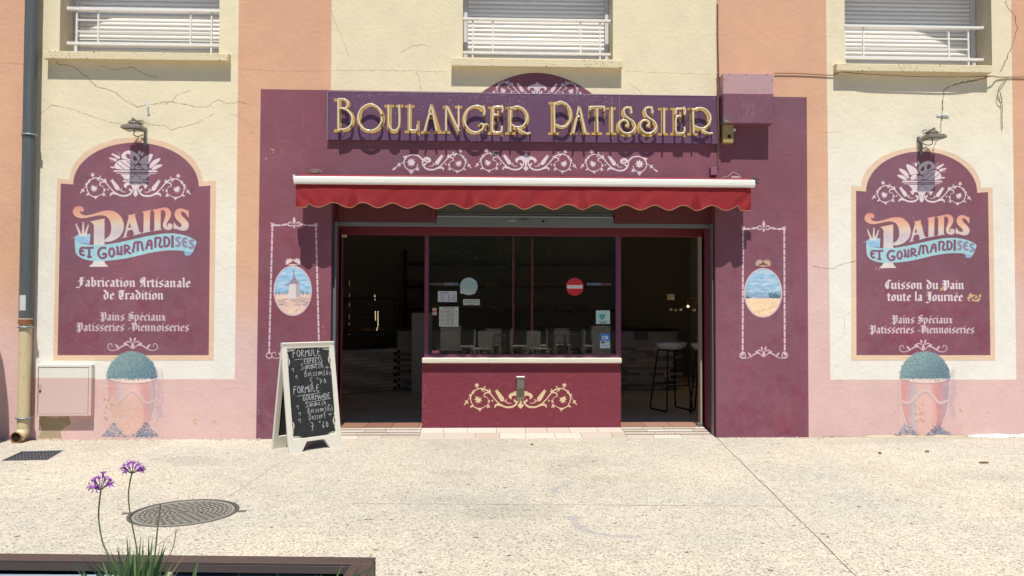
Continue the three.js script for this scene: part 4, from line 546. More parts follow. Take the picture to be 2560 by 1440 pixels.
{
  const rev = std('#6d2f3e', 0.8);
  part('reveal', [span(OPEN.x0 - 0.02, OPEN.x0 + 0.006, -0.05, OPEN.y1, -0.48, -0.006)], rev, bld); part('reveal', [span(OPEN.x1 - 0.006, OPEN.x1 + 0.02, -0.05, OPEN.y1, -0.48, -0.006)], rev, bld);
  for (const [u0, u1] of [[829, 840], [1779, 1790]]) { const a = P(u0, 800, -0.09).x, b = P(u1, 800, -0.09).x; part('shutter_guide', [span(a, b, 0.0, Y(556, -0.09), -0.12, -0.10, 0.003), span(a, a + 0.01, 0, Y(556, -0.09), -0.10, -0.06, 0.002), span(b - 0.01, b, 0, Y(556, -0.09), -0.10, -0.06, 0.002)], steelM, bld); }
  // head: boxed panels either side of the rolled-up shutter
  const zh = -0.13;
  part('shutter_box', span(OPEN.x0 + 0.008, P(1090, 540, zh).x, Y(556, zh), OPEN.y1 - 0.002, -0.3, zh), std('#5a2329', 0.7), bld);
  part('shutter_box', span(P(1536, 540, zh).x, OPEN.x1 - 0.008, Y(556, zh), OPEN.y1 - 0.002, -0.3, zh), std('#5a2329', 0.7), bld);
  for (const u of [1078, 1537, 846, 1776]) part('box_trim', span(P(u, 540, -0.12).x, P(u + 11, 540, -0.12).x, Y(551, -0.12), OPEN.y1 - 0.004, -0.128, -0.112, 0.003), std('#631f28', 0.6), bld);
  const sh = part('rolled_shutter', span(P(1091, 540, -0.15).x, P(1535, 540, -0.15).x, Y(537, -0.15), OPEN.y1 - 0.003, -0.2, -0.15), std('#565852', 0.6, { metalness: 0.3 }), bld);
  part('slat_edge', rbox(P(1532, 540, -0.14).x - P(1093, 540, -0.14).x, 0.012, 0.02, (P(1532, 540, -0.14).x + P(1093, 540, -0.14).x) / 2, Y(536, -0.14), -0.14), steelM, sh);
  part('slat_edge', rbox(P(1532, 540, -0.13).x - P(1093, 540, -0.13).x, 0.014, 0.024, (P(1532, 540, -0.13).x + P(1093, 540, -0.13).x) / 2, Y(542, -0.13), -0.125), std('#a5aaac', 0.35, { metalness: 0.6 }), sh);
  part('bottom_bar', span(P(1091, 540, -0.13).x, P(1535, 540, -0.13).x, Y(564, -0.13), Y(544, -0.13), -0.16, -0.13, 0.003), steelDull, sh);
  part('lock', new THREE.CylinderGeometry(0.014, 0.014, 0.012, 16).rotateX(Math.PI / 2).translate(P(1358, 553, -0.125).x, Y(553, -0.125), -0.126), darkM, sh);
  part('handle', [rbox(0.08, 0.012, 0.02, P(1309, 553, -0.12).x, Y(552, -0.12), -0.118), rbox(0.012, 0.03, 0.02, P(1301, 548, -0.12).x, Y(548, -0.12), -0.118), rbox(0.012, 0.03, 0.02, P(1319, 548, -0.12).x, Y(548, -0.12), -0.118)], steelDull, sh);
  part('label_tape', box(0.085, 0.02, 0.002, P(1281, 552, -0.12).x, Y(552, -0.12), -0.128).rotateZ(-0.0), std('#9d978c', 0.8), sh);
  part('head_rail', [span(OPEN.x0 + 0.01, OPEN.x1 - 0.01, Y(567, -0.16), Y(557, -0.16), -0.22, -0.165, 0.003)], steelDull, bld);
}
const GL = { x0: X(1071), x1: X(1539), y0: Y(886), y1: Y(590) };
{ // window and door frames
  const W = part('shop_window', [span(X(1061), X(1071), Y(894), Y(590), SZ - 0.05, SZ + 0.02, 0.004), span(X(1539), X(1552), Y(894), Y(590), SZ - 0.05, SZ + 0.02, 0.004), span(X(1071) + 0.001, X(1539) - 0.001, Y(894), Y(886), SZ - 0.05, SZ + 0.018, 0.004)], std('#6b3350', 0.42), bld);
  part('head_frame', span(OPEN.x0 + 0.008, OPEN.x1 - 0.008, Y(590) + 0.001, Y(566), SZ - 0.055, SZ + 0.022, 0.004), std('#6a1c2a', 0.5), W);
  part('pane', new THREE.PlaneGeometry(GL.x1 - GL.x0 + 0.01, GL.y1 - GL.y0 + 0.01).translate((GL.x0 + GL.x1) / 2, (GL.y0 + GL.y1) / 2, SZ), new THREE.MeshPhysicalMaterial({ color: '#dfe6e2', transmission: 1, thickness: 0, roughness: 0.01, ior: 1.95 }), W);
  for (const u of [1283, 1330]) part('mullion', rbox(0.024, GL.y1 - GL.y0, 0.03, P(u, 740, -0.6).x, (GL.y0 + GL.y1) / 2, -0.6), std('#7a3a36', 0.5), W);
  part('window_ledge', span(X(1056, -0.40), X(1553, -0.40), Y(908, -0.37), Y(895, -0.37), SZ - 0.06, -0.35, 0.012), std('#dcd3c0', 0.75, { bumpMap: stuccoBump, bumpScale: 0.004 }), bld, 'pale stone ledge under the shop window');
  // posts next to the doors and door leaf edges
  part('door_jamb', [span(OPEN.x0 + 0.03, X(848), FL, Y(580), SZ - 0.1, SZ + 0.02, 0.004)], maroonM, bld); part('door_jamb', [span(X(1757), OPEN.x1 - 0.03, FL, Y(580), SZ - 0.1, SZ + 0.02, 0.004)], maroonM, bld);
  part('door_edge', [span(X(847.5), X(851), FL, Y(581), SZ - 0.09, SZ + 0.005, 0.003)], std('#9c9182', 0.6), bld); part('door_edge', [span(X(1750), X(1757.5), FL, Y(581), SZ - 0.09, SZ + 0.005, 0.003)], std('#a59683', 0.6), bld);
  part('door_foot', [span(X(1742), X(1755), FL, FL + 0.035, SZ - 0.06, SZ + 0.02, 0.004)], steelDull, bld);
  part('door_closer', rbox(0.07, 0.07, 0.06, X(857), Y(588), SZ - 0.02, 0.015), std('#b3a68e', 0.7), bld);
  // masonry under the window with its painted motif
  const u0 = X(1056, -0.40), u1 = X(1552, -0.40), yt = Y(908, -0.40), cv = canvas(1280, 512), c = cv.getContext('2d'); seed = 61;
  c.fillStyle = '#752b39'; c.fillRect(0, 0, 1280, 512); for (let k = 0; k < 500; k++) { c.globalAlpha = 0.16; c.fillStyle = ['#6d2835', '#853846', '#7a3140', '#8a4450'][k % 4]; leaf(c, rr(0, 1280), rr(0, 512), rr(0, 6), rr(10, 90), rr(4, 26)); } c.globalAlpha = 1;
  const kx = 1280 / 496, ky = 512 / 158; c.save(); c.scale(kx, ky); c.translate(-1056, -908); rinceau(c, 1301, 1008, 1.02, '#d3bd93', { tilt: 0 }); for (let k = 0; k < 130; k++) flake(c, rr(1056, 1552), 925 + 141 * Math.pow(rnd(), 0.6), 1.2, 1.0, rnd() < 0.6 ? '#b08086' : '#cdb4b0', 1); c.globalAlpha = 0.5; flake(c, 1064, 1000, 7, 60, '#94606c', 30); c.globalAlpha = 1; c.restore();
  const t = ctex(cv), g = new THREE.PlaneGeometry(u1 - u0, yt - 0.03); part('stall_riser', g.translate((u0 + u1) / 2, (yt + 0.03) / 2, -0.40), std('#ffffff', 0.85, { map: t, bumpMap: stuccoBump, bumpScale: 0.003 }), bld, 'maroon wall below the shop window with cream scroll motif');
  part('riser_body', span(u0, u1, -0.02, yt - 0.002, SZ - 0.18, -0.403), std('#6f2a36', 0.85), bld);
}
// sloping threshold: rows of pale tiles parted by grooves, terracotta at the doors
{
  const pale = ['#b9ac9d', '#bfb3a6', '#b2a494', '#c4bbae', '#b8a99b'].map((k) => std(k, 0.7, { bumpMap: stuccoBump, bumpScale: 0.002 })), terra = ['#8a6552', '#957060', '#825a48'].map((k) => std(k, 0.75));
  const th = thing('threshold', 'sloping shop threshold of pale grooved tiles between pavement and doors', 'threshold');
  part('bed', new THREE.ExtrudeGeometry(new THREE.Shape(vec([[0, -0.05], [0.56, -0.05], [0.56, FL - 0.012], [0.42, FL - 0.014], [-0.04, -0.006], [-0.04, -0.05]])), { depth: OPEN.x1 - OPEN.x0 - 0.02, bevelEnabled: false }).rotateY(Math.PI / 2).translate(OPEN.x0 + 0.01, 0, 0), std('#3f3a36', 0.9), th);
  const slopeY = (z) => (z < -0.42 ? FL : FL * (0.008 + (-z) / 0.42)); seed = 17;
  const tile = (x0, x1, z0, z1, m) => { const a = slopeY(z0), b = slopeY(z1), L = Math.hypot(z1 - z0, b - a), g = rbox(x1 - x0 - 0.003, 0.014, L - 0.002, 0, 0, 0, 0.002).rotateX(Math.atan2(a - b, z1 - z0)).translate((x0 + x1) / 2, (a + b) / 2 - 0.006, (z0 + z1) / 2); part('tile', g, m, th); };
  const d0 = X(1056, -0.4), d1 = X(1552, -0.4);
  for (const [a, b, grooved] of [[OPEN.x0 + 0.012, d0, 1], [d0, d1, 0], [d1, OPEN.x1 - 0.012, 1]]) {
    const rows = grooved ? [[-0.405, -0.345], [-0.315, -0.245], [-0.215, -0.145], [-0.115, 0.02]] : [[-0.395, -0.2], [-0.196, 0.02]];
    rows.forEach(([z0, z1], k) => { let x = a; while (x < b - 0.02) { const w = Math.min(b - x, rr(0.22, 0.36)); const e = b - x - w < 0.1 ? b : x + w; tile(x, e, z0, z1, pale[Math.floor(rnd() * 5)]); x = e; } });
    if (grooved) { let x = a; while (x < b - 0.02) { const e = Math.min(b, x + 0.3); part('terracotta_tile', rbox(e - x - 0.005, 0.014, 0.33, (x + e) / 2, FL - 0.001, -0.575, 0.002), terra[Math.floor(rnd() * 3)], th); x = e; } }
  }
}
{ const p = P(1301, 970, -0.39), o = thing('wall_ashtray', 'narrow metal wall ashtray fixed on the maroon wall below the shop window', 'ashtray', [p.x, p.y, -0.398]), chrome = std('#8d8a88', 0.22, { metalness: 0.85 });
  part('back_plate', rbox(0.092, 0.26, 0.008, 0, 0.0, 0.004, 0.003), std('#8a8177', 0.35, { metalness: 0.6 }), o); part('hood', rbox(0.1, 0.022, 0.06, 0, 0.125, 0.03, 0.006), std('#b9b4b4', 0.35, { metalness: 0.5 }), o); part('tray', rbox(0.09, 0.11, 0.05, 0, 0.055, 0.028, 0.008), chrome, o); }

// ------------------------------------------------------------------ shop interior
{
  const RX0 = -3.4, RX1 = 4.2, RZ = -7.0, CE = 2.95, iw = std('#d6cdbf', 0.95);
  const tileCv = canvas(512, 512); { const c = tileCv.getContext('2d'); c.fillStyle = '#d2c5b4'; c.fillRect(0, 0, 512, 512); seed = 3; for (let k = 0; k < 300; k++) { c.globalAlpha = 0.2; c.fillStyle = ['#93866f', '#b0a38f', '#9a8b78'][k % 3]; leaf(c, rr(0, 512), rr(0, 512), rr(0, 6), rr(10, 60), rr(4, 20)); } c.globalAlpha = 1; }
  const ft = ctex(tileCv, true), fm = std('#ffffff', 0.5, { map: ft });
  struct('shop_floor', span(RX0, RX1, -0.02, FL - 0.006, RZ, -0.745), fm);
  struct('shop_ceiling', span(RX0, RX1, CE, CE + 0.1, RZ, -0.47), iw); struct('shop_wall', span(RX0, RX1, FL - 0.005, CE - 0.001, RZ, RZ + 0.1), std('#8c8174', 0.95));
  struct('shop_wall', span(RX0, RX0 + 0.1, FL - 0.005, CE - 0.001, RZ + 0.101, -0.47), iw); struct('shop_wall', span(RX1 - 0.1, RX1, FL - 0.005, CE - 0.001, RZ + 0.101, -0.47), iw);
  // counter
  const CZ = -4.4, cx0 = -1.47, cx1 = 3.2, ct = thing('shop_counter', 'long shop counter clad in rough stone strips inside the bakery', 'counter');
  part('core', span(cx0 + 0.02, cx1, FL - 0.005, 1.04, CZ - 0.6, CZ - 0.03), std('#38332d', 0.9), ct);
  part('apron', span(cx0 + 0.01, cx1, 0.76, 1.03, CZ - 0.029, CZ - 0.004), std('#c2b5a6', 0.7), ct); part('worktop', rbox(cx1 - cx0 + 0.06, 0.04, 0.72, (cx0 + cx1) / 2, 1.06, CZ - 0.28), std('#241f1c', 0.4), ct);
  const sm = ['#cdbda6', '#d8c6ab', '#b5a591', '#dfcdb2', '#a1927f'].map((k) => std(k, 0.9)), sg = [0.16, 0.24, 0.32].map((w) => [0.02, 0.03].map((d) => rbox(w - 0.004, 0.044, d, 0, 0, d / 2, 0.004))); seed = 44; let count = 0;
  for (let r = 0; r < 15; r++) { let x = cx0 + (r % 2) * 0.05; while (x < cx1 - 0.2 && count < 290) { const q = Math.floor(rnd() * 3), w = [0.16, 0.24, 0.32][q]; const m = part('stone', sg[q][rnd() < 0.5 ? 0 : 1], sm[Math.floor(rnd() * 5)], ct); m.position.set(x + w / 2, FL + 0.025 + r * 0.047, CZ - 0.03); x += w; count++; } }
  const c2 = thing('display_counter', 'low dark stone counter with glass pastry case seen through the left doorway', 'counter', [cx0, FL - 0.005, CZ]); c2.rotation.y = R(38);
  part('base', span(-2.4, 0, 0, 0.72, -0.6, 0), std('#4a443e', 0.9), c2); { const sd = ['#c4b49f', '#d0bfa8', '#b2a38f', '#d9c7ae', '#bda98e'].map((k) => std(k, 0.9)); for (let r = 0; r < 12; r++) for (let k = 0; k < 9; k++) part('stone', rbox(0.256, 0.052, 0.02, -0.14 - k * 0.26 + (r % 2) * 0.06 - (k === 8 ? 0.07 : 0.06), 0.034 + r * 0.057, 0.008, 0.004), sd[(r * 3 + k * 2) % 5], c2); }
  for (const y of [0.95, 1.25]) part('glass_shelf', span(-2.35, -0.03, y, y + 0.012, -0.55, -0.05), std('#2d3330', 0.2), c2); part('top_shelf', span(-2.4, 0, 1.5, 1.53, -0.6, 0), std('#1e1c1b', 0.4), c2);
  for (const x of [-2.38, -1.2, -0.02]) part('post', rbox(0.03, 0.8, 0.03, x, 1.11, -0.03), std('#211f1e', 0.5), c2);
  for (let k = 0; k < 8; k++) { const b = part('loaf', new THREE.SphereGeometry(0.07, 12, 8).scale(1.6, 0.6, 0.9).translate(-0.2 - k * 0.26, 1.0, -0.25), std(['#8a5a30', '#9c6a3a', '#7a4a28'][k % 3], 0.8), c2); }
  const wp = thing('white_cabinet', 'pale cabinet panel between the display counter and shop counter', 'cabinet', [-1.2, FL - 0.005, -4.2]); part('carcass', span(0, 0.32, 0, 1.28, -0.15, 0.12, 0.005), std('#c9c4b8', 0.6), wp); part('top', span(-0.02, 0.34, 1.281, 1.31, -0.17, 0.14, 0.004), std('#2a2725', 0.5), wp);
  // shelves on the back wall
  const bs = thing('bread_shelf', 'dark bread shelving on the back wall of the shop', 'shelf', [0, FL - 0.005, RZ + 0.1]); for (const y of [1.3, 1.75, 2.2]) part('board', span(-1.6, 2.6, y, y + 0.03, 0.0, 0.35), std('#3a2c20', 0.7), bs); for (const x of [-1.6, 0.5, 2.57]) part('side', span(x, x + 0.03, 0, 2.5, 0, 0.35), std('#33271d', 0.7), bs);
  seed = 71; for (let k = 0; k < 26; k++) { const y = [1.33, 1.78][k % 2]; part('loaf', new THREE.CapsuleGeometry(rr(0.04, 0.06), rr(0.12, 0.3), 4, 10).rotateZ(Math.PI / 2).rotateY(rr(-0.3, 0.3)).translate(-1.4 + (k >> 1) * 0.3, y + 0.06, 0.18), std(['#9a6a38', '#87572c', '#b07f48'][k % 3], 0.8), bs); }
  // bar stools
  const black = std('#151413', 0.5), shell = std('#d8d3ca', 0.5);
  function stool(label, u, v, turn) {
    const p = G(u, v, FL), o = thing('bar_stool', label, 'bar stool', [p.x, FL - 0.006, p.z], 'bar stools'); o.rotation.y = turn;
    const sp = []; for (let k = 0; k <= 12; k++) { const t = k / 12; sp.push(new THREE.Vector2(0.22 * Math.sin(t * 1.5), 0.80 + 0.105 * Math.pow(t, 2.4))); } for (let k = 12; k >= 0; k--) { const t = k / 12; sp.push(new THREE.Vector2(Math.max(0, 0.22 * Math.sin(t * 1.5) - 0.012), 0.815 + 0.095 * Math.pow(t, 2.4))); }
    part('seat', new THREE.LatheGeometry(sp, 32).scale(1, 1, 0.92), shell, o);
    for (const s of [-1, 1]) part('sled_leg', tube([V(s * 0.13, 0.8, -0.12), V(s * 0.2, 0.03, -0.2), V(s * 0.2, 0.012, -0.17), V(s * 0.2, 0.012, 0.17), V(s * 0.2, 0.03, 0.2), V(s * 0.13, 0.8, 0.12)], 0.011, 60, 8, false, 0.1), black, o);
    for (const z of [-0.165, 0.165]) part('foot_rail', rod(V(-0.17, 0.34, z), V(0.17, 0.34, z), 0.009), black, o); part('seat_frame', [rod(V(-0.13, 0.8, -0.12), V(0.13, 0.8, -0.12), 0.01), rod(V(-0.13, 0.8, 0.12), V(0.13, 0.8, 0.12), 0.01), rod(V(-0.13, 0.805, -0.12), V(-0.13, 0.805, 0.12), 0.01), rod(V(0.13, 0.805, -0.12), V(0.13, 0.805, 0.12), 0.01)], black, o);
  }
  stool('white shell bar stool on black sled legs in the right doorway', 1678, 1024, R(20)); stool('second white bar stool, half hidden by the right door edge', 1770, 1030, R(-25));
  // brass lamp, lit
  const lb = P(1720, 766, CZ - 0.1), lp = thing('counter_lamp', 'small lit brass lamp on a bent arm above the counter', 'lamp', [lb.x, 1.08, lb.z]), brass = std('#9a7b45', 0.35, { metalness: 0.8 }), top = P(1720, 744, CZ - 0.1).y - 1.08;
  part('arm', tube([V(0.45, 0, 0), V(0.45, top - 0.06, 0), V(0.4, top, 0), V(0.05, top, 0), V(0, top - 0.04, 0), V(0, lb.y - 1.08 + 0.03, 0)], 0.008, 60, 8, false, 0.2), brass, lp); part('foot', new THREE.CylinderGeometry(0.06, 0.07, 0.02, 24).translate(0.45, 0.01, 0), brass, lp);
  part('bulb', new THREE.SphereGeometry(0.018, 16, 12).translate(0, lb.y - 1.08, 0), new THREE.MeshStandardMaterial({ color: '#fff0d0', emissive: '#ffd9a0', emissiveIntensity: 6 }), lp);
  const pl = new THREE.PointLight('#ffd9a0', 0.12, 6, 2); pl.position.set(0, lb.y - 1.08, 0); pl.castShadow = true; lp.add(pl);
  // strings of small lights in the pastry case
  const led = new THREE.MeshStandardMaterial({ color: '#fff6e0', emissive: '#ffe6b0', emissiveIntensity: 1.6 }), ledDim = new THREE.MeshStandardMaterial({ color: '#fff6e0', emissive: '#ffe6b0', emissiveIntensity: 0.25 });
  const beads = (label, segs, m, r, z) => { const o = thing('light_string', label, 'string lights', [0, 0, 0], 'light strings in the pastry case'); for (const [u0, v0, u1, v1, n] of segs) for (let k = 0; k < n; k++) { const p = P(u0 + (u1 - u0) * k / n, v0 + (v1 - v0) * k / n, z); part('bead', new THREE.SphereGeometry(r, 6, 4).translate(p.x, p.y, p.z), m, o); } };
  beads('bright string of small warm lights hanging in the left doorway', [[937, 738, 938, 752, 5], [938, 779, 939, 803, 8], [945, 779, 945, 817, 13], [944, 818, 941, 828, 4]], led, 0.0055, -4.2);
  beads('dim string of small lights nearest the left door edge', [[874, 702, 874, 718, 5], [874, 735, 873, 745, 4], [874, 758, 873, 768, 4], [873, 785, 873, 798, 5], [873, 808, 873, 814, 3], [873, 832, 873, 838, 3]], ledDim, 0.005, -4.3);
  // notices behind the counter
  [[1668, 735, 1686, 750], [1674, 771, 1681, 777], [1687, 773, 1692, 778], [1699, 771, 1706, 777], [1731, 772, 1740, 778], [1585, 829, 1620, 851]].forEach(([u0, v0, u1, v1], k) => { const z = k === 5 ? CZ + 0.001 : CZ - 0.5, a = P(u0, v0, z), b = P(u1, v1, z); solo('paper_note', span(a.x, b.x, b.y, a.y, z - 0.003, z), std(k === 5 ? '#7d7a7c' : '#a8a29a', 0.8), ['square white notice behind the counter', 'small price card nearest the white notice', 'second small price card along the dark display', 'third small price card left of the brass lamp', 'small price card right of the brass lamp', 'grey paper notice taped to the counter front'][k], 'notice', 'paper notes at the counter'); });
}

// ------------------------------------------------------------------ neon sign
{
  const ZF = 0.04, sg = thing('neon_sign', 'long purple shop sign with gold letters and unlit neon tubes', 'shop sign');
  const cv = canvas(2048, 256), c = cv.getContext('2d'); c.fillStyle = '#61405a'; c.fillRect(0, 0, 2048, 256); seed = 23;
  for (let k = 0; k < 300; k++) { c.globalAlpha = 0.08; c.fillStyle = ['#5d3e58', '#704c68', '#6c4a5e'][k % 3]; leaf(c, rr(0, 2048), rr(0, 256), rr(0, 6), rr(20, 160), rr(6, 40)); }
  c.lineCap = 'round'; for (let k = 0; k < 620; k++) { const x = rr(120, 1500), y = Math.pow(rnd(), 2.2) * 110; c.globalAlpha = rr(0.25, 0.8); c.strokeStyle = ['#b49cb0', '#cdbcc6', '#947a92'][k % 3]; c.lineWidth = rr(0.8, 2.2); c.beginPath(); c.moveTo(x, y); const a = rr(0, 6.28), l = rr(2, rnd() < 0.12 ? 34 : 12); c.quadraticCurveTo(x + Math.cos(a) * l * 0.5 + rr(-4, 4), y + Math.sin(a) * l * 0.5 + rr(-3, 3), x + Math.cos(a) * l, y + Math.sin(a) * l * 0.6); c.stroke(); }
  for (let k = 0; k < 300; k++) { c.globalAlpha = 0.10; c.strokeStyle = '#a58fa6'; c.lineWidth = 1; const x = rr(0, 2048), y = rr(0, 120); c.beginPath(); c.moveTo(x, y); c.lineTo(x + rr(-1, 1), y + rr(10, 60)); c.stroke(); } c.globalAlpha = 1;
  const A = [P(820, 229, ZF), P(1549, 238, ZF), P(1797, 241, ZF), P(1797, 357, ZF), P(820, 352, ZF)], x0 = A[0].x, xm = A[1].x, x1 = A[2].x, yt = (A[0].y + A[2].y) / 2 + 0.0, yb = (A[3].y + A[4].y) / 2;
  const face = (a, b) => { const g = rbox(b - a - 0.003, yt - yb, 0.035, (a + b) / 2, (yt + yb) / 2, ZF - 0.0175, 0.002), p = g.attributes.position, u = g.attributes.uv; for (let k = 0; k < p.count; k++) u.setXY(k, (p.getX(k) - x0) / (x1 - x0), (p.getY(k) - yb) / (yt - yb)); return g; };
  const bm = std('#ffffff', 0.5, { map: ctex(cv) }), trim = std('#a99aa6', 0.4, { metalness: 0.3 });
  part('board', face(x0, xm), bm, sg); part('board', face(xm, x1), bm, sg);
  part('edge_trim', [span(x0 - 0.008, x0 - 0.001, yb - 0.004, yt + 0.004, 0.004, ZF + 0.003, 0.001), span(xm - 0.0018, xm + 0.0018, yb, yt, 0.01, ZF + 0.001), span(x0, x1, yt + 0.001, yt + 0.006, 0.004, ZF + 0.003, 0.001)], trim, sg);
  for (const u of [835, 1530, 1565, 1784]) for (const v of [246, 344]) { const p = P(u, v, ZF); part('screw', new THREE.CylinderGeometry(0.006, 0.006, 0.004, 8).rotateX(Math.PI / 2).translate(p.x, p.y, ZF + 0.001), trim, sg); }
  const rc = (a, b, d, e) => [[a, b], [d, b], [d, e], [a, e]];
  const arc = (cx, cy, ro, rv, ri, rw, a0, a1, ix = cx, iy = cy) => { const L = [], n = 26; for (let k = 0; k <= n; k++) { const a = R(a0 + (a1 - a0) * k / n); L.push([cx + Math.cos(a) * ro, cy + Math.sin(a) * rv]); } for (let k = n; k >= 0; k--) { const a = R(a0 + (a1 - a0) * k / n); L.push([ix + Math.cos(a) * ri, iy + Math.sin(a) * rw]); } return L; };
  const fat = (pts, w0, w1 = w0) => { const cu = new THREE.CatmullRomCurve3(pts.map(([x, y]) => V(x, y, 0))), n = pts.length * 5, l = [], r = []; for (let k = 0; k <= n; k++) { const p = cu.getPoint(k / n), t = cu.getTangent(k / n), w = (w0 + (w1 - w0) * Math.sin(Math.PI * k / n)) / 2; l.push([p.x - t.y * w, p.y + t.x * w]); r.push([p.x + t.y * w, p.y - t.x * w]); } return [...l, ...r.reverse()]; };
  const Sg = (o) => [fat([[650, 430], [600, 360], [530, 350], [462, 400], [440, 480], [490, 580], [585, 650], [680, 720], [722, 810], [690, 900], [600, 960], [500, 970], [390, 930], [332, 830], [342, 730], [420, 650], [510, 650], [572, 712], [560, 785], [485, 795]].map(([x, y]) => [x + o, y]), 44, 84), rc(600 + o, 318, 652 + o, 560)];
  const St = (o) => [[[645, 480], [640, 420], [600, 360], [540, 350], [480, 390], [475, 460], [520, 550], [650, 640], [715, 720], [725, 800], [660, 890], [560, 930], [450, 900], [375, 810], [365, 730], [420, 650], [500, 635], [560, 680], [560, 730], [510, 770]].map(([x, y]) => [x + o, y])];
  const OA = [820, 230], OB = [1080, 230], OC = [1350, 230], OD = [1560, 230];
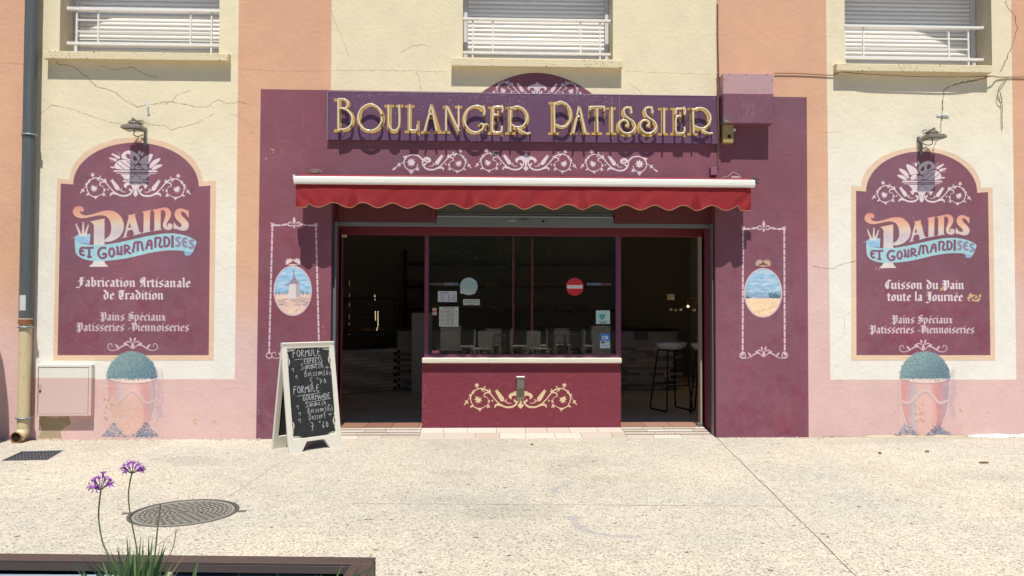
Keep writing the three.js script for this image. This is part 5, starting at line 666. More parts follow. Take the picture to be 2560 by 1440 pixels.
  const LET = [
    ['B', OA, [rc(140, 148, 300, 215), rc(205, 150, 305, 906), rc(135, 840, 300, 908), arc(330, 282, 185, 134, 75, 76, -90, 90), arc(340, 636, 272, 272, 190, 222, -90, 90)], [[[262, 848], [238, 830], [238, 190], [270, 165], [380, 170], [445, 240], [430, 330], [380, 372]], [[265, 375], [340, 368], [450, 430], [530, 540], [545, 640], [500, 760], [400, 830], [262, 848]]]],
    ['O', OA, [arc(965, 605, 322, 325, 218, 280, 0, 360, 968, 610)], [[[1205, 500], [1120, 350], [950, 275], [780, 350], [690, 500], [690, 650], [770, 800], [930, 872], [1100, 820], [1200, 680], [1212, 560]]]],
    ['U', OA, [rc(1270, 290, 1490, 350), rc(1325, 292, 1435, 785), rc(1530, 290, 1700, 350), rc(1585, 292, 1640, 785), arc(1483, 780, 158, 158, 77, 96, 0, 180, 1511, 780)], [[[1365, 295], [1365, 700], [1400, 820], [1490, 870], [1575, 820], [1605, 700], [1600, 295]]]],
    ['L', OA, [rc(1735, 295, 1950, 355), rc(1790, 297, 1890, 928), rc(1730, 870, 2060, 930), rc(2010, 650, 2062, 980)], [[[1840, 280], [1840, 810], [1865, 860], [1980, 860], [2010, 830], [2010, 740]]]],
    ['A', OA, [[[2305, 300], [2345, 300], [2205, 890], [2140, 890]], [[2310, 285], [2365, 285], [2545, 890], [2425, 890]], rc(2250, 560, 2400, 615), rc(2090, 880, 2280, 942), rc(2370, 880, 2565, 942)], [[[2320, 295], [2275, 470]], [[2330, 500], [2290, 500], [2260, 570], [2180, 890]], [[2330, 340], [2440, 880]]]],
    ['N', OB, [rc(245, 315, 352, 375), rc(300, 317, 346, 945), [[300, 315], [385, 315], [622, 870], [622, 965], [575, 965]], rc(515, 315, 682, 375), rc(585, 317, 625, 940), rc(240, 885, 410, 945)], [[[315, 375], [315, 880]], [[320, 320], [610, 880]], [[597, 310], [600, 800]]]],
    ['G', OB, [arc(960, 635, 284, 326, 186, 264, -318, -42), rc(1140, 300, 1195, 560), rc(1035, 725, 1280, 785), rc(1165, 727, 1225, 882)], [[[1175, 520], [1180, 400], [1100, 330], [970, 315], [830, 380], [740, 530], [725, 650], [790, 800], [900, 890], [1010, 905], [1130, 840], [1165, 770], [1155, 730], [1100, 718]], [[1180, 740], [1240, 725]]]],
    ['E', OB, [rc(1255, 330, 1600, 380), rc(1310, 332, 1410, 958), rc(1250, 900, 1595, 960), rc(1400, 520, 1500, 580), rc(1465, 420, 1510, 660), rc(1550, 290, 1600, 530), rc(1545, 750, 1595, 1005)], [[[1370, 490], [1370, 370], [1400, 335], [1560, 335], [1590, 360], [1580, 460]], [[1470, 520], [1400, 510], [1368, 545], [1360, 860], [1400, 905], [1530, 905], [1565, 860], [1570, 770]]]],
    ['R', OB, [rc(1705, 335, 1810, 963), rc(1650, 335, 1800, 390), rc(1645, 905, 1880, 965), arc(1930, 600, 260, 268, 158, 215, -122, 126, 1935, 605), fat([[1800, 800], [1900, 855], [2060, 935], [2200, 955]], 24, 70)], [[[1765, 400], [1765, 900]], [[1765, 340], [1780, 372], [1850, 340], [1930, 330], [2050, 380], [2130, 500], [2135, 620], [2060, 750], [1960, 790], [1870, 780], [1800, 740]], [[1920, 825], [2030, 890], [2140, 935], [2210, 920]]]],
    ['P', OC, [rc(240, 225, 350, 968), rc(190, 225, 350, 285), rc(185, 910, 425, 970), arc(480, 530, 258, 306, 152, 242, -122, 122, 480, 522)], [[[315, 250], [325, 920]], [[335, 290], [400, 235], [480, 225], [600, 280], [680, 400], [690, 540], [650, 690], [560, 770], [470, 780], [350, 735]]]],
    ['A', OC, [[[860, 330], [900, 330], [742, 925], [690, 925]], [[860, 332], [915, 332], [1062, 925], [950, 925]], rc(805, 600, 945, 648), rc(662, 910, 830, 970), rc(915, 910, 1115, 970)], [[[870, 335], [835, 520]], [[880, 545], [845, 550], [825, 600], [755, 930]], [[895, 380], [945, 600], [1015, 935]]]],
    ['T', OC, [rc(1085, 330, 1465, 385), rc(1085, 310, 1122, 600), rc(1415, 310, 1465, 600), rc(1220, 332, 1320, 968), rc(1160, 910, 1395, 970)], [[[1130, 410], [1130, 350], [1160, 335], [1430, 335], [1450, 360], [1450, 425]], [[1280, 370], [1295, 910]]]],
    ['I', OC, [rc(1490, 345, 1710, 400), rc(1550, 347, 1650, 968), rc(1490, 915, 1710, 970)], [[[1612, 340], [1612, 920]]]],
    ['S', OD, Sg(-475), St(-475)], ['S', OD, Sg(0), St(0)],
    ['I', OD, [rc(765, 360, 985, 415), rc(830, 362, 930, 978), rc(765, 925, 985, 980)], [[[900, 360], [900, 940]]]],
    ['E', OD, [rc(1035, 360, 1375, 410), rc(1090, 362, 1190, 978), rc(1035, 920, 1375, 980), rc(1325, 325, 1375, 555), rc(1325, 775, 1375, 1025), rc(1240, 450, 1285, 690), rc(1185, 550, 1250, 600)], [[[1170, 510], [1170, 420], [1200, 380], [1340, 375], [1375, 400], [1370, 510]], [[1280, 540], [1200, 545], [1170, 590], [1165, 870], [1210, 925], [1320, 925], [1360, 880], [1360, 790]]]],
    ['R', OD, [rc(1480, 360, 1585, 978), rc(1425, 360, 1580, 415), rc(1425, 925, 1650, 980), arc(1705, 625, 260, 268, 160, 208, -120, 124), fat([[1590, 815], [1720, 865], [1880, 945], [1990, 930]], 24, 66)], [[[1545, 440], [1570, 930]], [[1535, 370], [1555, 410], [1620, 380], [1720, 360], [1840, 400], [1930, 510], [1945, 640], [1880, 760], [1780, 815], [1690, 810], [1585, 765]], [[1735, 850], [1850, 910], [1930, 930], [1990, 925]]]],
  ];
  const gold = std('#bc9650', 0.6), glass = new THREE.MeshPhysicalMaterial({ color: '#d8cba4', roughness: 0.12, clearcoat: 0.6 }), wire = std('#5d5648', 0.7), ZT = ZF + 0.052;
  for (const [ch, [ou, ov], polys, tubes] of LET) {
    const L = polys.map((pp, k) => new THREE.ExtrudeGeometry(new THREE.Shape(pp.map(([x, y]) => { const p = P(ou + x / 9, ov + y / 9, ZF); return new THREE.Vector2(p.x, p.y); })), { depth: 0.003 + k * 0.0005, bevelEnabled: false }).translate(0, 0, ZF - 0.001));
    const lt = part('letter', L, gold, sg), Q = [], S = [];
    for (const tp of tubes) {
      const pts = tp.map(([x, y]) => P(ou + x / 9, ov + y / 9, ZT)), a = pts[0], b = pts[pts.length - 1], n = pts.length;
      Q.push(tube(pts, 0.0112, n * 8, 8));
      for (const e of [a, b]) { Q.push(rod(e, V(e.x, e.y, ZF + 0.012), 0.0075, 8)); S.push(new THREE.CylinderGeometry(0.011, 0.011, 0.02, 10).rotateX(Math.PI / 2).translate(e.x, e.y, ZF + 0.01)); }
      for (const q of n > 6 ? [Math.floor(n / 3), Math.floor(2 * n / 3)] : n === 2 ? [] : [Math.floor(n / 2)]) S.push(rod(V(pts[q].x, pts[q].y, ZF), V(pts[q].x, pts[q].y, ZT), 0.004, 6));
      if (n > 4) S.push(tube([V(b.x, b.y, ZF + 0.02), V(b.x + 0.02, b.y + 0.05, ZF + 0.05), V(b.x + 0.05, b.y + 0.06, ZF + 0.04), V(b.x + 0.06, b.y + 0.01, ZF + 0.004)], 0.002, 14, 5));
    }
    part('neon_tube', Q, glass, lt); part('tube_holder', S, wire, lt);
  }
}
// ------------------------------------------------------------------ awning
{
  const z = 0.27, aw = thing('awning', 'rolled up red awning with white front bar and scalloped valance', 'awning');
  const xl = P(736, 440, z).x, xr = P(1886, 455, z).x, yBt = (P(1300, 444, z).y), yBb = P(1300, 464, z).y, vx0 = P(739, 490, z - 0.02).x, vx1 = P(1878, 500, z - 0.02).x;
  const prof = []; for (let k = 0; k < 20; k++) { const a = k / 20 * 6.283; prof.push([z - 0.028 + Math.sign(Math.cos(a)) * Math.pow(Math.abs(Math.cos(a)), 0.6) * 0.034, (yBt + yBb) / 2 + Math.sign(Math.sin(a)) * Math.pow(Math.abs(Math.sin(a)), 0.6) * (yBt - yBb) / 2]); }
  part('front_bar', new THREE.ExtrudeGeometry(new THREE.Shape(vec(prof)), { depth: xr - xl, bevelEnabled: true, bevelSize: 0.008, bevelThickness: 0.01, bevelSegments: 3, bevelOffset: -0.008 }).rotateY(-Math.PI / 2).translate(xr, 0, 0), std('#ffffff', 0.4, { map: (() => { const q = speck('#e2e0d6', 90, ['#d2cec0', '#d9d4c8', '#cfc8b6']), c = q.getContext('2d'); for (let k = 0; k < 60; k++) { c.globalAlpha = 0.5; c.fillStyle = '#a89c86'; leaf(c, rr(0, 512), rr(0, 512), rr(-0.3, 0.3), rr(2, 14), 1.2); } return ctex(q, true); })() }), aw);
  const red = canvas(1024, 256); { const c = red.getContext('2d'); c.fillStyle = '#8a161d'; c.fillRect(0, 0, 1024, 256); seed = 12; for (let k = 0; k < 500; k++) { c.globalAlpha = 0.12; c.fillStyle = ['#761118', '#9a1e26', '#84161f', '#7a2029'][k % 4]; leaf(c, rr(0, 1024), rr(0, 256), rr(-0.4, 0.4), rr(20, 140), rr(4, 24)); } c.globalAlpha = 0.5; c.fillStyle = '#6d2a30'; for (let k = 0; k < 60; k++) leaf(c, rr(0, 1024), rr(0, 256), rr(0, 6), rr(1, 4), 1); c.globalAlpha = 1; }
  const cloth = new THREE.MeshStandardMaterial({ map: ctex(red, true), roughness: 0.85, side: THREE.DoubleSide });
  part('fabric_roll', new THREE.CylinderGeometry(0.062, 0.062, xr - xl - 0.06, 28).rotateZ(Math.PI / 2).translate((xl + xr) / 2, P(1300, 441, 0.15).y - 0.062, 0.15), std('#862a32', 0.85), aw);
  part('wall_rail', span(xl + 0.05, xr - 0.05, yBb - 0.01, yBb + 0.03, 0.006, 0.06, 0.004), std('#3b3332', 0.6), aw);
  for (const x of [xl + 0.5, xr - 0.5]) part('wall_bracket', span(x - 0.04, x + 0.04, yBb - 0.01, yBb + 0.12, 0.006, 0.12, 0.006), std('#d6d2c8', 0.5), aw);
  for (const s of [0, 1]) { const xa = s ? xr - 0.55 : xl + 0.55, xb = s ? (xl + xr) / 2 + 0.2 : (xl + xr) / 2 - 0.2; part('folding_arm', [rod(V(xa, yBb + 0.0, 0.08), V(xb, yBb - 0.002, 0.12), 0.018), rod(V(xb, yBb - 0.002, 0.12), V(xa, yBb, 0.2), 0.016)], std('#c9c5bb', 0.5), aw); }
  // valance
  const NX = 420, NY = 12, g = new THREE.PlaneGeometry(1, 1, NX, NY), p = g.attributes.position, u = g.attributes.uv, seams = [881, 1172, 1457, 1741].map((q) => P(q, 500, z).x), yTop = yBb + 0.012, edge = [];
  const per = 0.3085, off = P(737 + 96, 510, z).x;
  const low = (x) => { const sc = P(1300, 515, z).y + 0.008 * (vnoise(x * 1.7, 40) - 0.5), t = (x - off) / per, w = Math.cos(t * 6.2832), e = Math.min(x - vx0, vx1 - x); return sc - 0.004 - 0.026 * (e < 0.12 ? -1 * -1 : -w); };
  for (let k = 0; k < p.count; k++) {
    const i = k % (NX + 1), j = Math.floor(k / (NX + 1)), x = vx0 + (vx1 - vx0) * i / NX, t = j / NY, yl = low(x), y = yTop + (yl - yTop) * t; let dz = 0.009 * t * (vnoise(x * 3.1 + 9, 2) - 0.5) * 2 + 0.006 * t * (vnoise(x * 9 + t * 2, 7) - 0.5) * 2 + 0.003 * t * Math.sin(x * 7.3 + 1) + 0.003 * t * Math.sin(x * 17 + t * 4);
    for (const s of seams) { const d = x - s; dz -= t * 0.024 * Math.exp(-d * d / 0.0016) - t * 0.012 * (Math.exp(-Math.pow(d - 0.07 * t, 2) / 0.001) + Math.exp(-Math.pow(d + 0.07 * t, 2) / 0.001)); }
    for (const [ex, sgn] of [[vx0, 1], [vx1, -1]]) { const d = Math.abs(x - ex); if (d < 0.3) dz += 0.008 * Math.sin((d * 3 - t * 0.6) * 14) * (0.3 - d) / 0.3 * t; }
    p.setXYZ(k, x, y, z - 0.022 + dz); u.setXY(k, x * 0.6, y * 1.2); if (j === NY) edge.push(V(x, y, z - 0.022 + dz));
  }
  g.computeVertexNormals(); part('valance', g, cloth, aw); part('piping', tube(edge.filter((q, k) => k % 2 === 0), 0.0046, 420, 6), std('#94694a', 0.85), aw);
  part('end_bracket', [rbox(0.03, 0.05, 0.03, xr + 0.02, yBt + 0.005, z - 0.03), rbox(0.035, 0.018, 0.018, xr + 0.045, yBt + 0.015, z - 0.03), rbox(0.035, 0.018, 0.018, xr + 0.045, yBt - 0.03, z - 0.03)], std('#55575c', 0.5, { metalness: 0.4 }), aw);
  part('end_bracket', [rbox(0.02, 0.05, 0.03, xl - 0.012, yBt - 0.01, z - 0.03)], std('#c9c5bb', 0.5), aw);
  const q = P(1838, 442, 0.1); part('loose_wire', [tube([P(1805, 444, 0.12), P(1822, 440, 0.12), P(1832, 431, 0.12), P(1845, 436, 0.12), P(1855, 445, 0.12)], 0.004, 30, 6), rbox(0.1, 0.03, 0.05, q.x, q.y - 0.012, 0.1, 0.01)], std('#a79a90', 0.7), aw);
  const q2 = P(787, 428, 0.1); part('loose_wire', [rbox(0.1, 0.03, 0.04, q2.x, q2.y - 0.01, 0.1, 0.012), tube([P(774, 428, 0.12), P(785, 424, 0.12), P(798, 426, 0.12), P(806, 431, 0.12)], 0.005, 20, 6)], std('#8f857a', 0.7), aw);
}
// ------------------------------------------------------------------ cabinets, boxes and cables on the facade
function faceUV(g, x0, x1, y0, y1) { const p = g.attributes.position, u = g.attributes.uv; for (let k = 0; k < p.count; k++) u.setXY(k, (p.getX(k) - x0) / (x1 - x0), (p.getY(k) - y0) / (y1 - y0)); return g; }
{
  const z = 0.155, a = P(1808, 183, z), b = P(1934, 309, z), cv = canvas(256, 256), c = cv.getContext('2d'); seed = 77;
  c.fillStyle = '#754b58'; c.fillRect(0, 0, 256, 256); c.fillStyle = '#b39090'; c.fillRect(0, 0, 256, 104); for (let k = 0; k < 240; k++) { c.globalAlpha = 0.16; const y = rr(0, 256); c.fillStyle = y < 104 ? ['#a87f88', '#c39a9c', '#ab8890'][k % 3] : ['#6e3c50', '#875468', '#8a6876', '#733c50'][k % 4]; leaf(c, rr(0, 256), y, rr(0, 6), rr(8, 46), rr(3, 14)); if (y > 90 && y < 118) continue; } c.globalAlpha = 1; c.fillStyle = '#b78c92'; for (let x = 0; x < 256; x += 6) c.fillRect(x, 96, 7, 8 + rr(0, 2)); c.fillStyle = '#7a465a'; for (let x = 0; x < 256; x += 6) c.fillRect(x, 105, 7, 5);
  flake(c, 14, 236, 16, 14, '#5f6b58', 16); flake(c, 20, 242, 14, 8, '#b9a98c', 5); for (let k = 0; k < 60; k++) { c.globalAlpha = 0.08; c.fillStyle = '#95868a'; leaf(c, 130 + rr(-30, 30), 190 + rr(-60, 50), 1.57 + rr(-0.5, 0.5), rr(10, 50), rr(3, 10)); } c.globalAlpha = 1;
  const o = thing('electrical_box', 'sheet metal box painted pink over maroon, right of the sign', 'electrical box'), m = std('#ffffff', 0.55, { map: ctex(cv) });
  part('housing', faceUV(rbox(b.x - a.x, a.y - b.y, z - 0.006, (a.x + b.x) / 2, (a.y + b.y) / 2, z / 2 + 0.003, 0.003), a.x, b.x, b.y, a.y), m, o);
  for (const [u, v] of [[1811, 199], [1931, 200], [1811, 243], [1932, 247], [1932, 258], [1932, 271], [1932, 282], [1858, 306], [1876, 306], [1887, 306], [1898, 306], [1909, 306], [1919, 306], [1822, 186], [1866, 186], [1918, 186]]) { const p = P(u, v, z); part('rivet', new THREE.SphereGeometry(0.005, 8, 6).translate(p.x, p.y, z), std('#4a3038', 0.6), o); }
  const s = P(1821, 334, 0.09), k = thing('alarm_box', 'small yellowed wall box with a dark round hole below the metal box', 'alarm box', [s.x, s.y, 0]), ym = std('#a08c58', 0.6);
  part('case', rbox(0.115, 0.2, 0.085, 0, 0, 0.0445, 0.006), ym, k); part('hole', new THREE.CylinderGeometry(0.02, 0.02, 0.006, 20).rotateX(Math.PI / 2).translate(0.01, -0.03, 0.087), std('#2a1c18', 0.9), k); part('knob', new THREE.CylinderGeometry(0.018, 0.018, 0.03, 16).rotateZ(Math.PI / 2).translate(0.07, 0.05, 0.06), std('#cfc9bd', 0.5), k);
  const j = P(1785, 428, 0.05), jb = thing('junction_box', 'small maroon junction box above the awning', 'junction box', [j.x, j.y, 0]); part('case', rbox(0.078, 0.095, 0.05, 0, 0, 0.029, 0.004), std('#7a4658', 0.6), jb); part('lid', rbox(0.07, 0.085, 0.006, 0, 0, 0.056, 0.002), std('#8a566a', 0.6), jb);
  solo('wall_cable', [tube([P(1794, 10, 0.012), P(1794, 90, 0.012), P(1796, 180, 0.012)], 0.008, 30, 6), tube([P(1797, 183, 0.015), P(1796, 260, 0.052), P(1797, 340, 0.052), P(1797, 380, 0.012), P(1796, 418, 0.012)], 0.006, 50, 6), tube([P(1793, 185, 0.02), P(1795, 215, 0.03), P(1793, 235, 0.05), P(1795, 320, 0.05), P(1794, 380, 0.014), P(1795, 418, 0.014)], 0.005, 50, 6)], std('#6b5048', 0.8), 'dark cables running down the wall between sign and metal box', 'cable');
  solo('wall_cable', [tube([P(1936, 183, 0.012), P(2000, 184, 0.012), P(2080, 188, 0.012), P(2100, 180, 0.03), P(2150, 184, 0.07), P(2290, 191, 0.07), P(2400, 192, 0.07), P(2478, 190, 0.05), P(2500, 193, 0.012), P(2600, 192, 0.012), P(2760, 193, 0.012)], 0.005, 120, 6)], std('#7c5a44', 0.8), 'brown cable running level across the wall under the right window sill', 'cable');
  solo('hanging_wire', tube([P(2518, 194, 0.012), P(2506, 208, 0.02), P(2497, 222, 0.02), P(2494, 246, 0.02), P(2503, 257, 0.02), P(2504, 248, 0.02), P(2500, 230, 0.02), P(2505, 258, 0.02), P(2505, 300, 0.02), P(2506, 324, 0.012)], 0.004, 80, 6), std('#7d6c52', 0.8), 'loose looped wire hanging on the cream wall at far right', 'wire');
  for (const [u, v, w, h, r, n, l] of [[369, 268, 0.028, 0.15, 0.12, 'crack_gauge', 'small white crack gauge stuck upright on the left wall'], [2358, 288, 0.14, 0.03, -0.05, 'crack_gauge', 'white crack gauge lying across the crack on the right wall']]) { const p = P(u, v, 0.01), o2 = thing(n, l, 'crack gauge', [p.x, p.y, 0]); o2.rotation.z = r; part('plate', rbox(w, h, 0.006, 0, 0, 0.006, 0.002), std('#d6d8d6', 0.4), o2); part('grid', rbox(w * 0.6, h * 0.4, 0.004, w * 0.1, -h * 0.2, 0.01, 0.001), std('#9c9c94', 0.5), o2); }
}
{ // meter cabinet
  const z = 0.07, a = P(91, 911, z), b = P(227, 1040, z), cv = canvas(256, 256), c = cv.getContext('2d'); seed = 78; c.fillStyle = '#cfb4ad'; c.fillRect(0, 0, 256, 256); c.fillStyle = '#dedad0'; c.fillRect(0, 0, 256, 67); for (let k = 0; k < 120; k++) { c.globalAlpha = 0.1; const y = rr(0, 256); c.fillStyle = y < 62 ? '#cfcbc4' : ['#c3a29a', '#d6b8b0'][k % 2]; leaf(c, rr(0, 256), y, 1.57 + rr(-0.3, 0.3), rr(8, 40), rr(3, 12)); } c.globalAlpha = 0.8; for (let k = 0; k < 30; k++) flake(c, rr(0, 256), rr(0, 256), 2, 2, '#8a6a60', 1); c.globalAlpha = 1;
  const o = thing('meter_cabinet', 'square meter cabinet painted white over pink beside the downpipe', 'meter cabinet'), m = std('#ffffff', 0.6, { map: ctex(cv) }), F = (g) => faceUV(g, a.x, b.x, b.y, a.y);
  part('case', F(span(a.x + 0.004, b.x - 0.004, b.y + 0.004, a.y - 0.004, 0.006, z - 0.02)), m, o); const fr = (x0, x1, y0, y1) => F(span(x0, x1, y0, y1, 0.006, z, 0.004));
  part('frame', [fr(a.x, b.x, a.y - 0.03, a.y), fr(a.x, a.x + 0.018, b.y, a.y - 0.032), fr(b.x - 0.03, b.x, b.y, a.y - 0.032), fr(a.x + 0.02, b.x - 0.032, b.y, b.y + 0.016)], m, o);
  part('door', F(span(a.x + 0.023, b.x - 0.035, b.y + 0.02, a.y - 0.035, z - 0.02, z - 0.004, 0.004)), m, o); const k = P(100, 978, z); part('lock', new THREE.CylinderGeometry(0.011, 0.011, 0.01, 16).rotateX(Math.PI / 2).translate(k.x, k.y, z - 0.003), std('#2b1c16', 0.8), o); part('mark_plate', rbox(0.03, 0.05, 0.004, k.x, k.y + 0.05, z - 0.003, 0.001), std('#c79f9c', 0.5), o);
}
{ // downpipe
  const zc = 0.1, x = P(72, 400, zc).x, yj = P(60, 800, zc).y, yo = P(60, 1066, zc).y, o = thing('downpipe', 'grey zinc downpipe ending in a rusty cream iron foot', 'downpipe', [x, 0, zc]);
  seed = 90; const cz = canvas(256, 1024); { const c = cz.getContext('2d'); c.fillStyle = '#5a6060'; c.fillRect(0, 0, 256, 1024); for (let k = 0; k < 260; k++) { c.globalAlpha = 0.18; c.fillStyle = ['#4f5658', '#666a69', '#485052', '#72746f'][k % 4]; leaf(c, rr(0, 256), rr(0, 1024), 1.57 + rr(-0.1, 0.1), rr(40, 260), rr(3, 16)); } }
  const cc = canvas(256, 512); { const c = cc.getContext('2d'); c.fillStyle = '#c9bb95'; c.fillRect(0, 0, 256, 512); for (let k = 0; k < 160; k++) { c.globalAlpha = 0.15; c.fillStyle = ['#b9aa82', '#d6caa8', '#bfae88'][k % 3]; leaf(c, rr(0, 256), rr(0, 512), 1.57 + rr(-0.2, 0.2), rr(20, 90), rr(4, 14)); } c.globalAlpha = 0.9; for (let k = 0; k < 110; k++) { c.fillStyle = ['#5e4028', '#7d5431', '#46301f'][k % 3]; leaf(c, rr(0, 256), rr(0, 512), rr(0, 6), rr(2, 9), rr(1, 3)); } }
  const zm = std('#ffffff', 0.5, { map: ctex(cz, true), metalness: 0.15 }), im = std('#ffffff', 0.7, { map: ctex(cc, true) }), rm = std('#8a5a38', 0.9), km = std('#8a9196', 0.45, { metalness: 0.5 });
  part('zinc_pipe', new THREE.CylinderGeometry(0.064, 0.064, 8.2 - yj, 32).translate(0, (8.2 + yj) / 2, 0), zm, o); part('iron_pipe', new THREE.CylinderGeometry(0.059, 0.059, yj - yo, 32).translate(0, (yj + yo) / 2, 0), im, o);
  part('outlet', [tube([V(0, yo + 0.01, 0), V(0, yo - 0.05, 0.005), V(-0.006, yo - 0.09, 0.05), V(-0.012, yo - 0.1, 0.1)], 0.058, 24, 24)], im, o); part('outlet_rim', new THREE.TorusGeometry(0.055, 0.008, 10, 28).translate(-0.012, yo - 0.1, 0.1), rm, o); part('outlet_bore', new THREE.CircleGeometry(0.052, 24).translate(-0.012, yo - 0.1, 0.092), std('#20140e', 0.95), o);
  const col = (y, r, h, m) => part('collar', new THREE.CylinderGeometry(r, r, h, 32).translate(0, y, 0), m, o); col(P(60, 337, zc).y, 0.069, 0.02, km); col(P(60, 344, zc).y, 0.067, 0.012, zm); col(P(60, 804, zc).y, 0.067, 0.05, rm); col(P(60, 797, zc).y, 0.068, 0.012, im);
  for (const v of [338, 818, 1045]) { const y = P(60, v, zc).y; part('clamp', [new THREE.TorusGeometry(0.068, 0.009, 8, 32).rotateX(Math.PI / 2).translate(0, y, 0), rod(V(0, y, -0.06), V(0, y, -zc + 0.004), 0.008), rbox(0.02, 0.022, 0.03, 0.08, y, 0.02)], km, o); }
  const lab = new THREE.CylinderGeometry(0.0655, 0.0655, 0.16, 16, 1, true, -0.5, 1.0); part('label', lab.translate(0, P(60, 757, zc).y, 0), std('#c9cbcc', 0.5, { side: THREE.DoubleSide }), o);
}
function flood(label, u, v, mirror) {
  const p = P(u, v, 0.12), o = thing('wall_floodlight', label, 'floodlight', [p.x, p.y, 0], 'floodlights over the wall paintings'), m = std('#8c8478', 0.5, { metalness: 0.4 }), k = mirror;
  part('housing', [rbox(0.2, 0.028, 0.17, -0.01 * k, -0.005, 0.15, 0.006), rbox(0.17, 0.02, 0.15, -0.01 * k, 0.016, 0.15, 0.006)], m, o); part('lens', rbox(0.16, 0.006, 0.13, -0.01 * k, -0.021, 0.15, 0.002), std('#3c3a36', 0.15), o);
  part('ballast', rbox(0.095, 0.035, 0.09, 0, 0.043, 0.14, 0.006), std('#5f584e', 0.6), o);
  part('yoke', [tube([V(-0.085, 0.02, 0.14), V(-0.08, 0.085, 0.1), V(-0.02, 0.1, 0.07)], 0.006, 20, 6), tube([V(0.075, 0.02, 0.14), V(0.07, 0.085, 0.1), V(0.0, 0.1, 0.07)], 0.006, 20, 6)], std('#7a7060', 0.6), o);
  part('brace', rbox(0.12, 0.022, 0.022, 0, 0, 0, 0.003).rotateZ(-0.5 * k).translate(0.0, 0.085, 0.1), std('#6d6455', 0.6), o);
  part('arm', [rbox(0.032, 0.2, 0.012, 0.05 * k, -0.06, 0.012, 0.002), rod(V(0.05 * k, 0.0, 0.01), V(0.04 * k, -0.005, 0.1), 0.01)], std('#8b8d8a', 0.5, { metalness: 0.4 }), o);
  part('cable', tube([V(-0.02 * k, -0.02, 0.1), V(-0.05 * k, -0.05, 0.06), V(-0.02 * k, -0.06, 0.03), V(0.03 * k, -0.04, 0.014)], 0.005, 24, 6), std('#4a463e', 0.7), o);
}
flood('floodlight on a bracket above the left wall painting', 340, 322, 1); flood('floodlight on a bracket above the right wall painting', 2328, 345, -1);
{ const p = P(2305, 348, 0.03), o = thing('sensor_lamp', 'small grey sensor with round dome next to the right floodlight', 'sensor', [p.x, p.y, 0]); part('dome', new THREE.SphereGeometry(0.032, 20, 14).translate(-0.005, -0.005, 0.05), std('#b5b2aa', 0.4), o); part('base', rbox(0.05, 0.07, 0.03, -0.02, -0.005, 0.02, 0.006), std('#6d6a64', 0.5), o); }

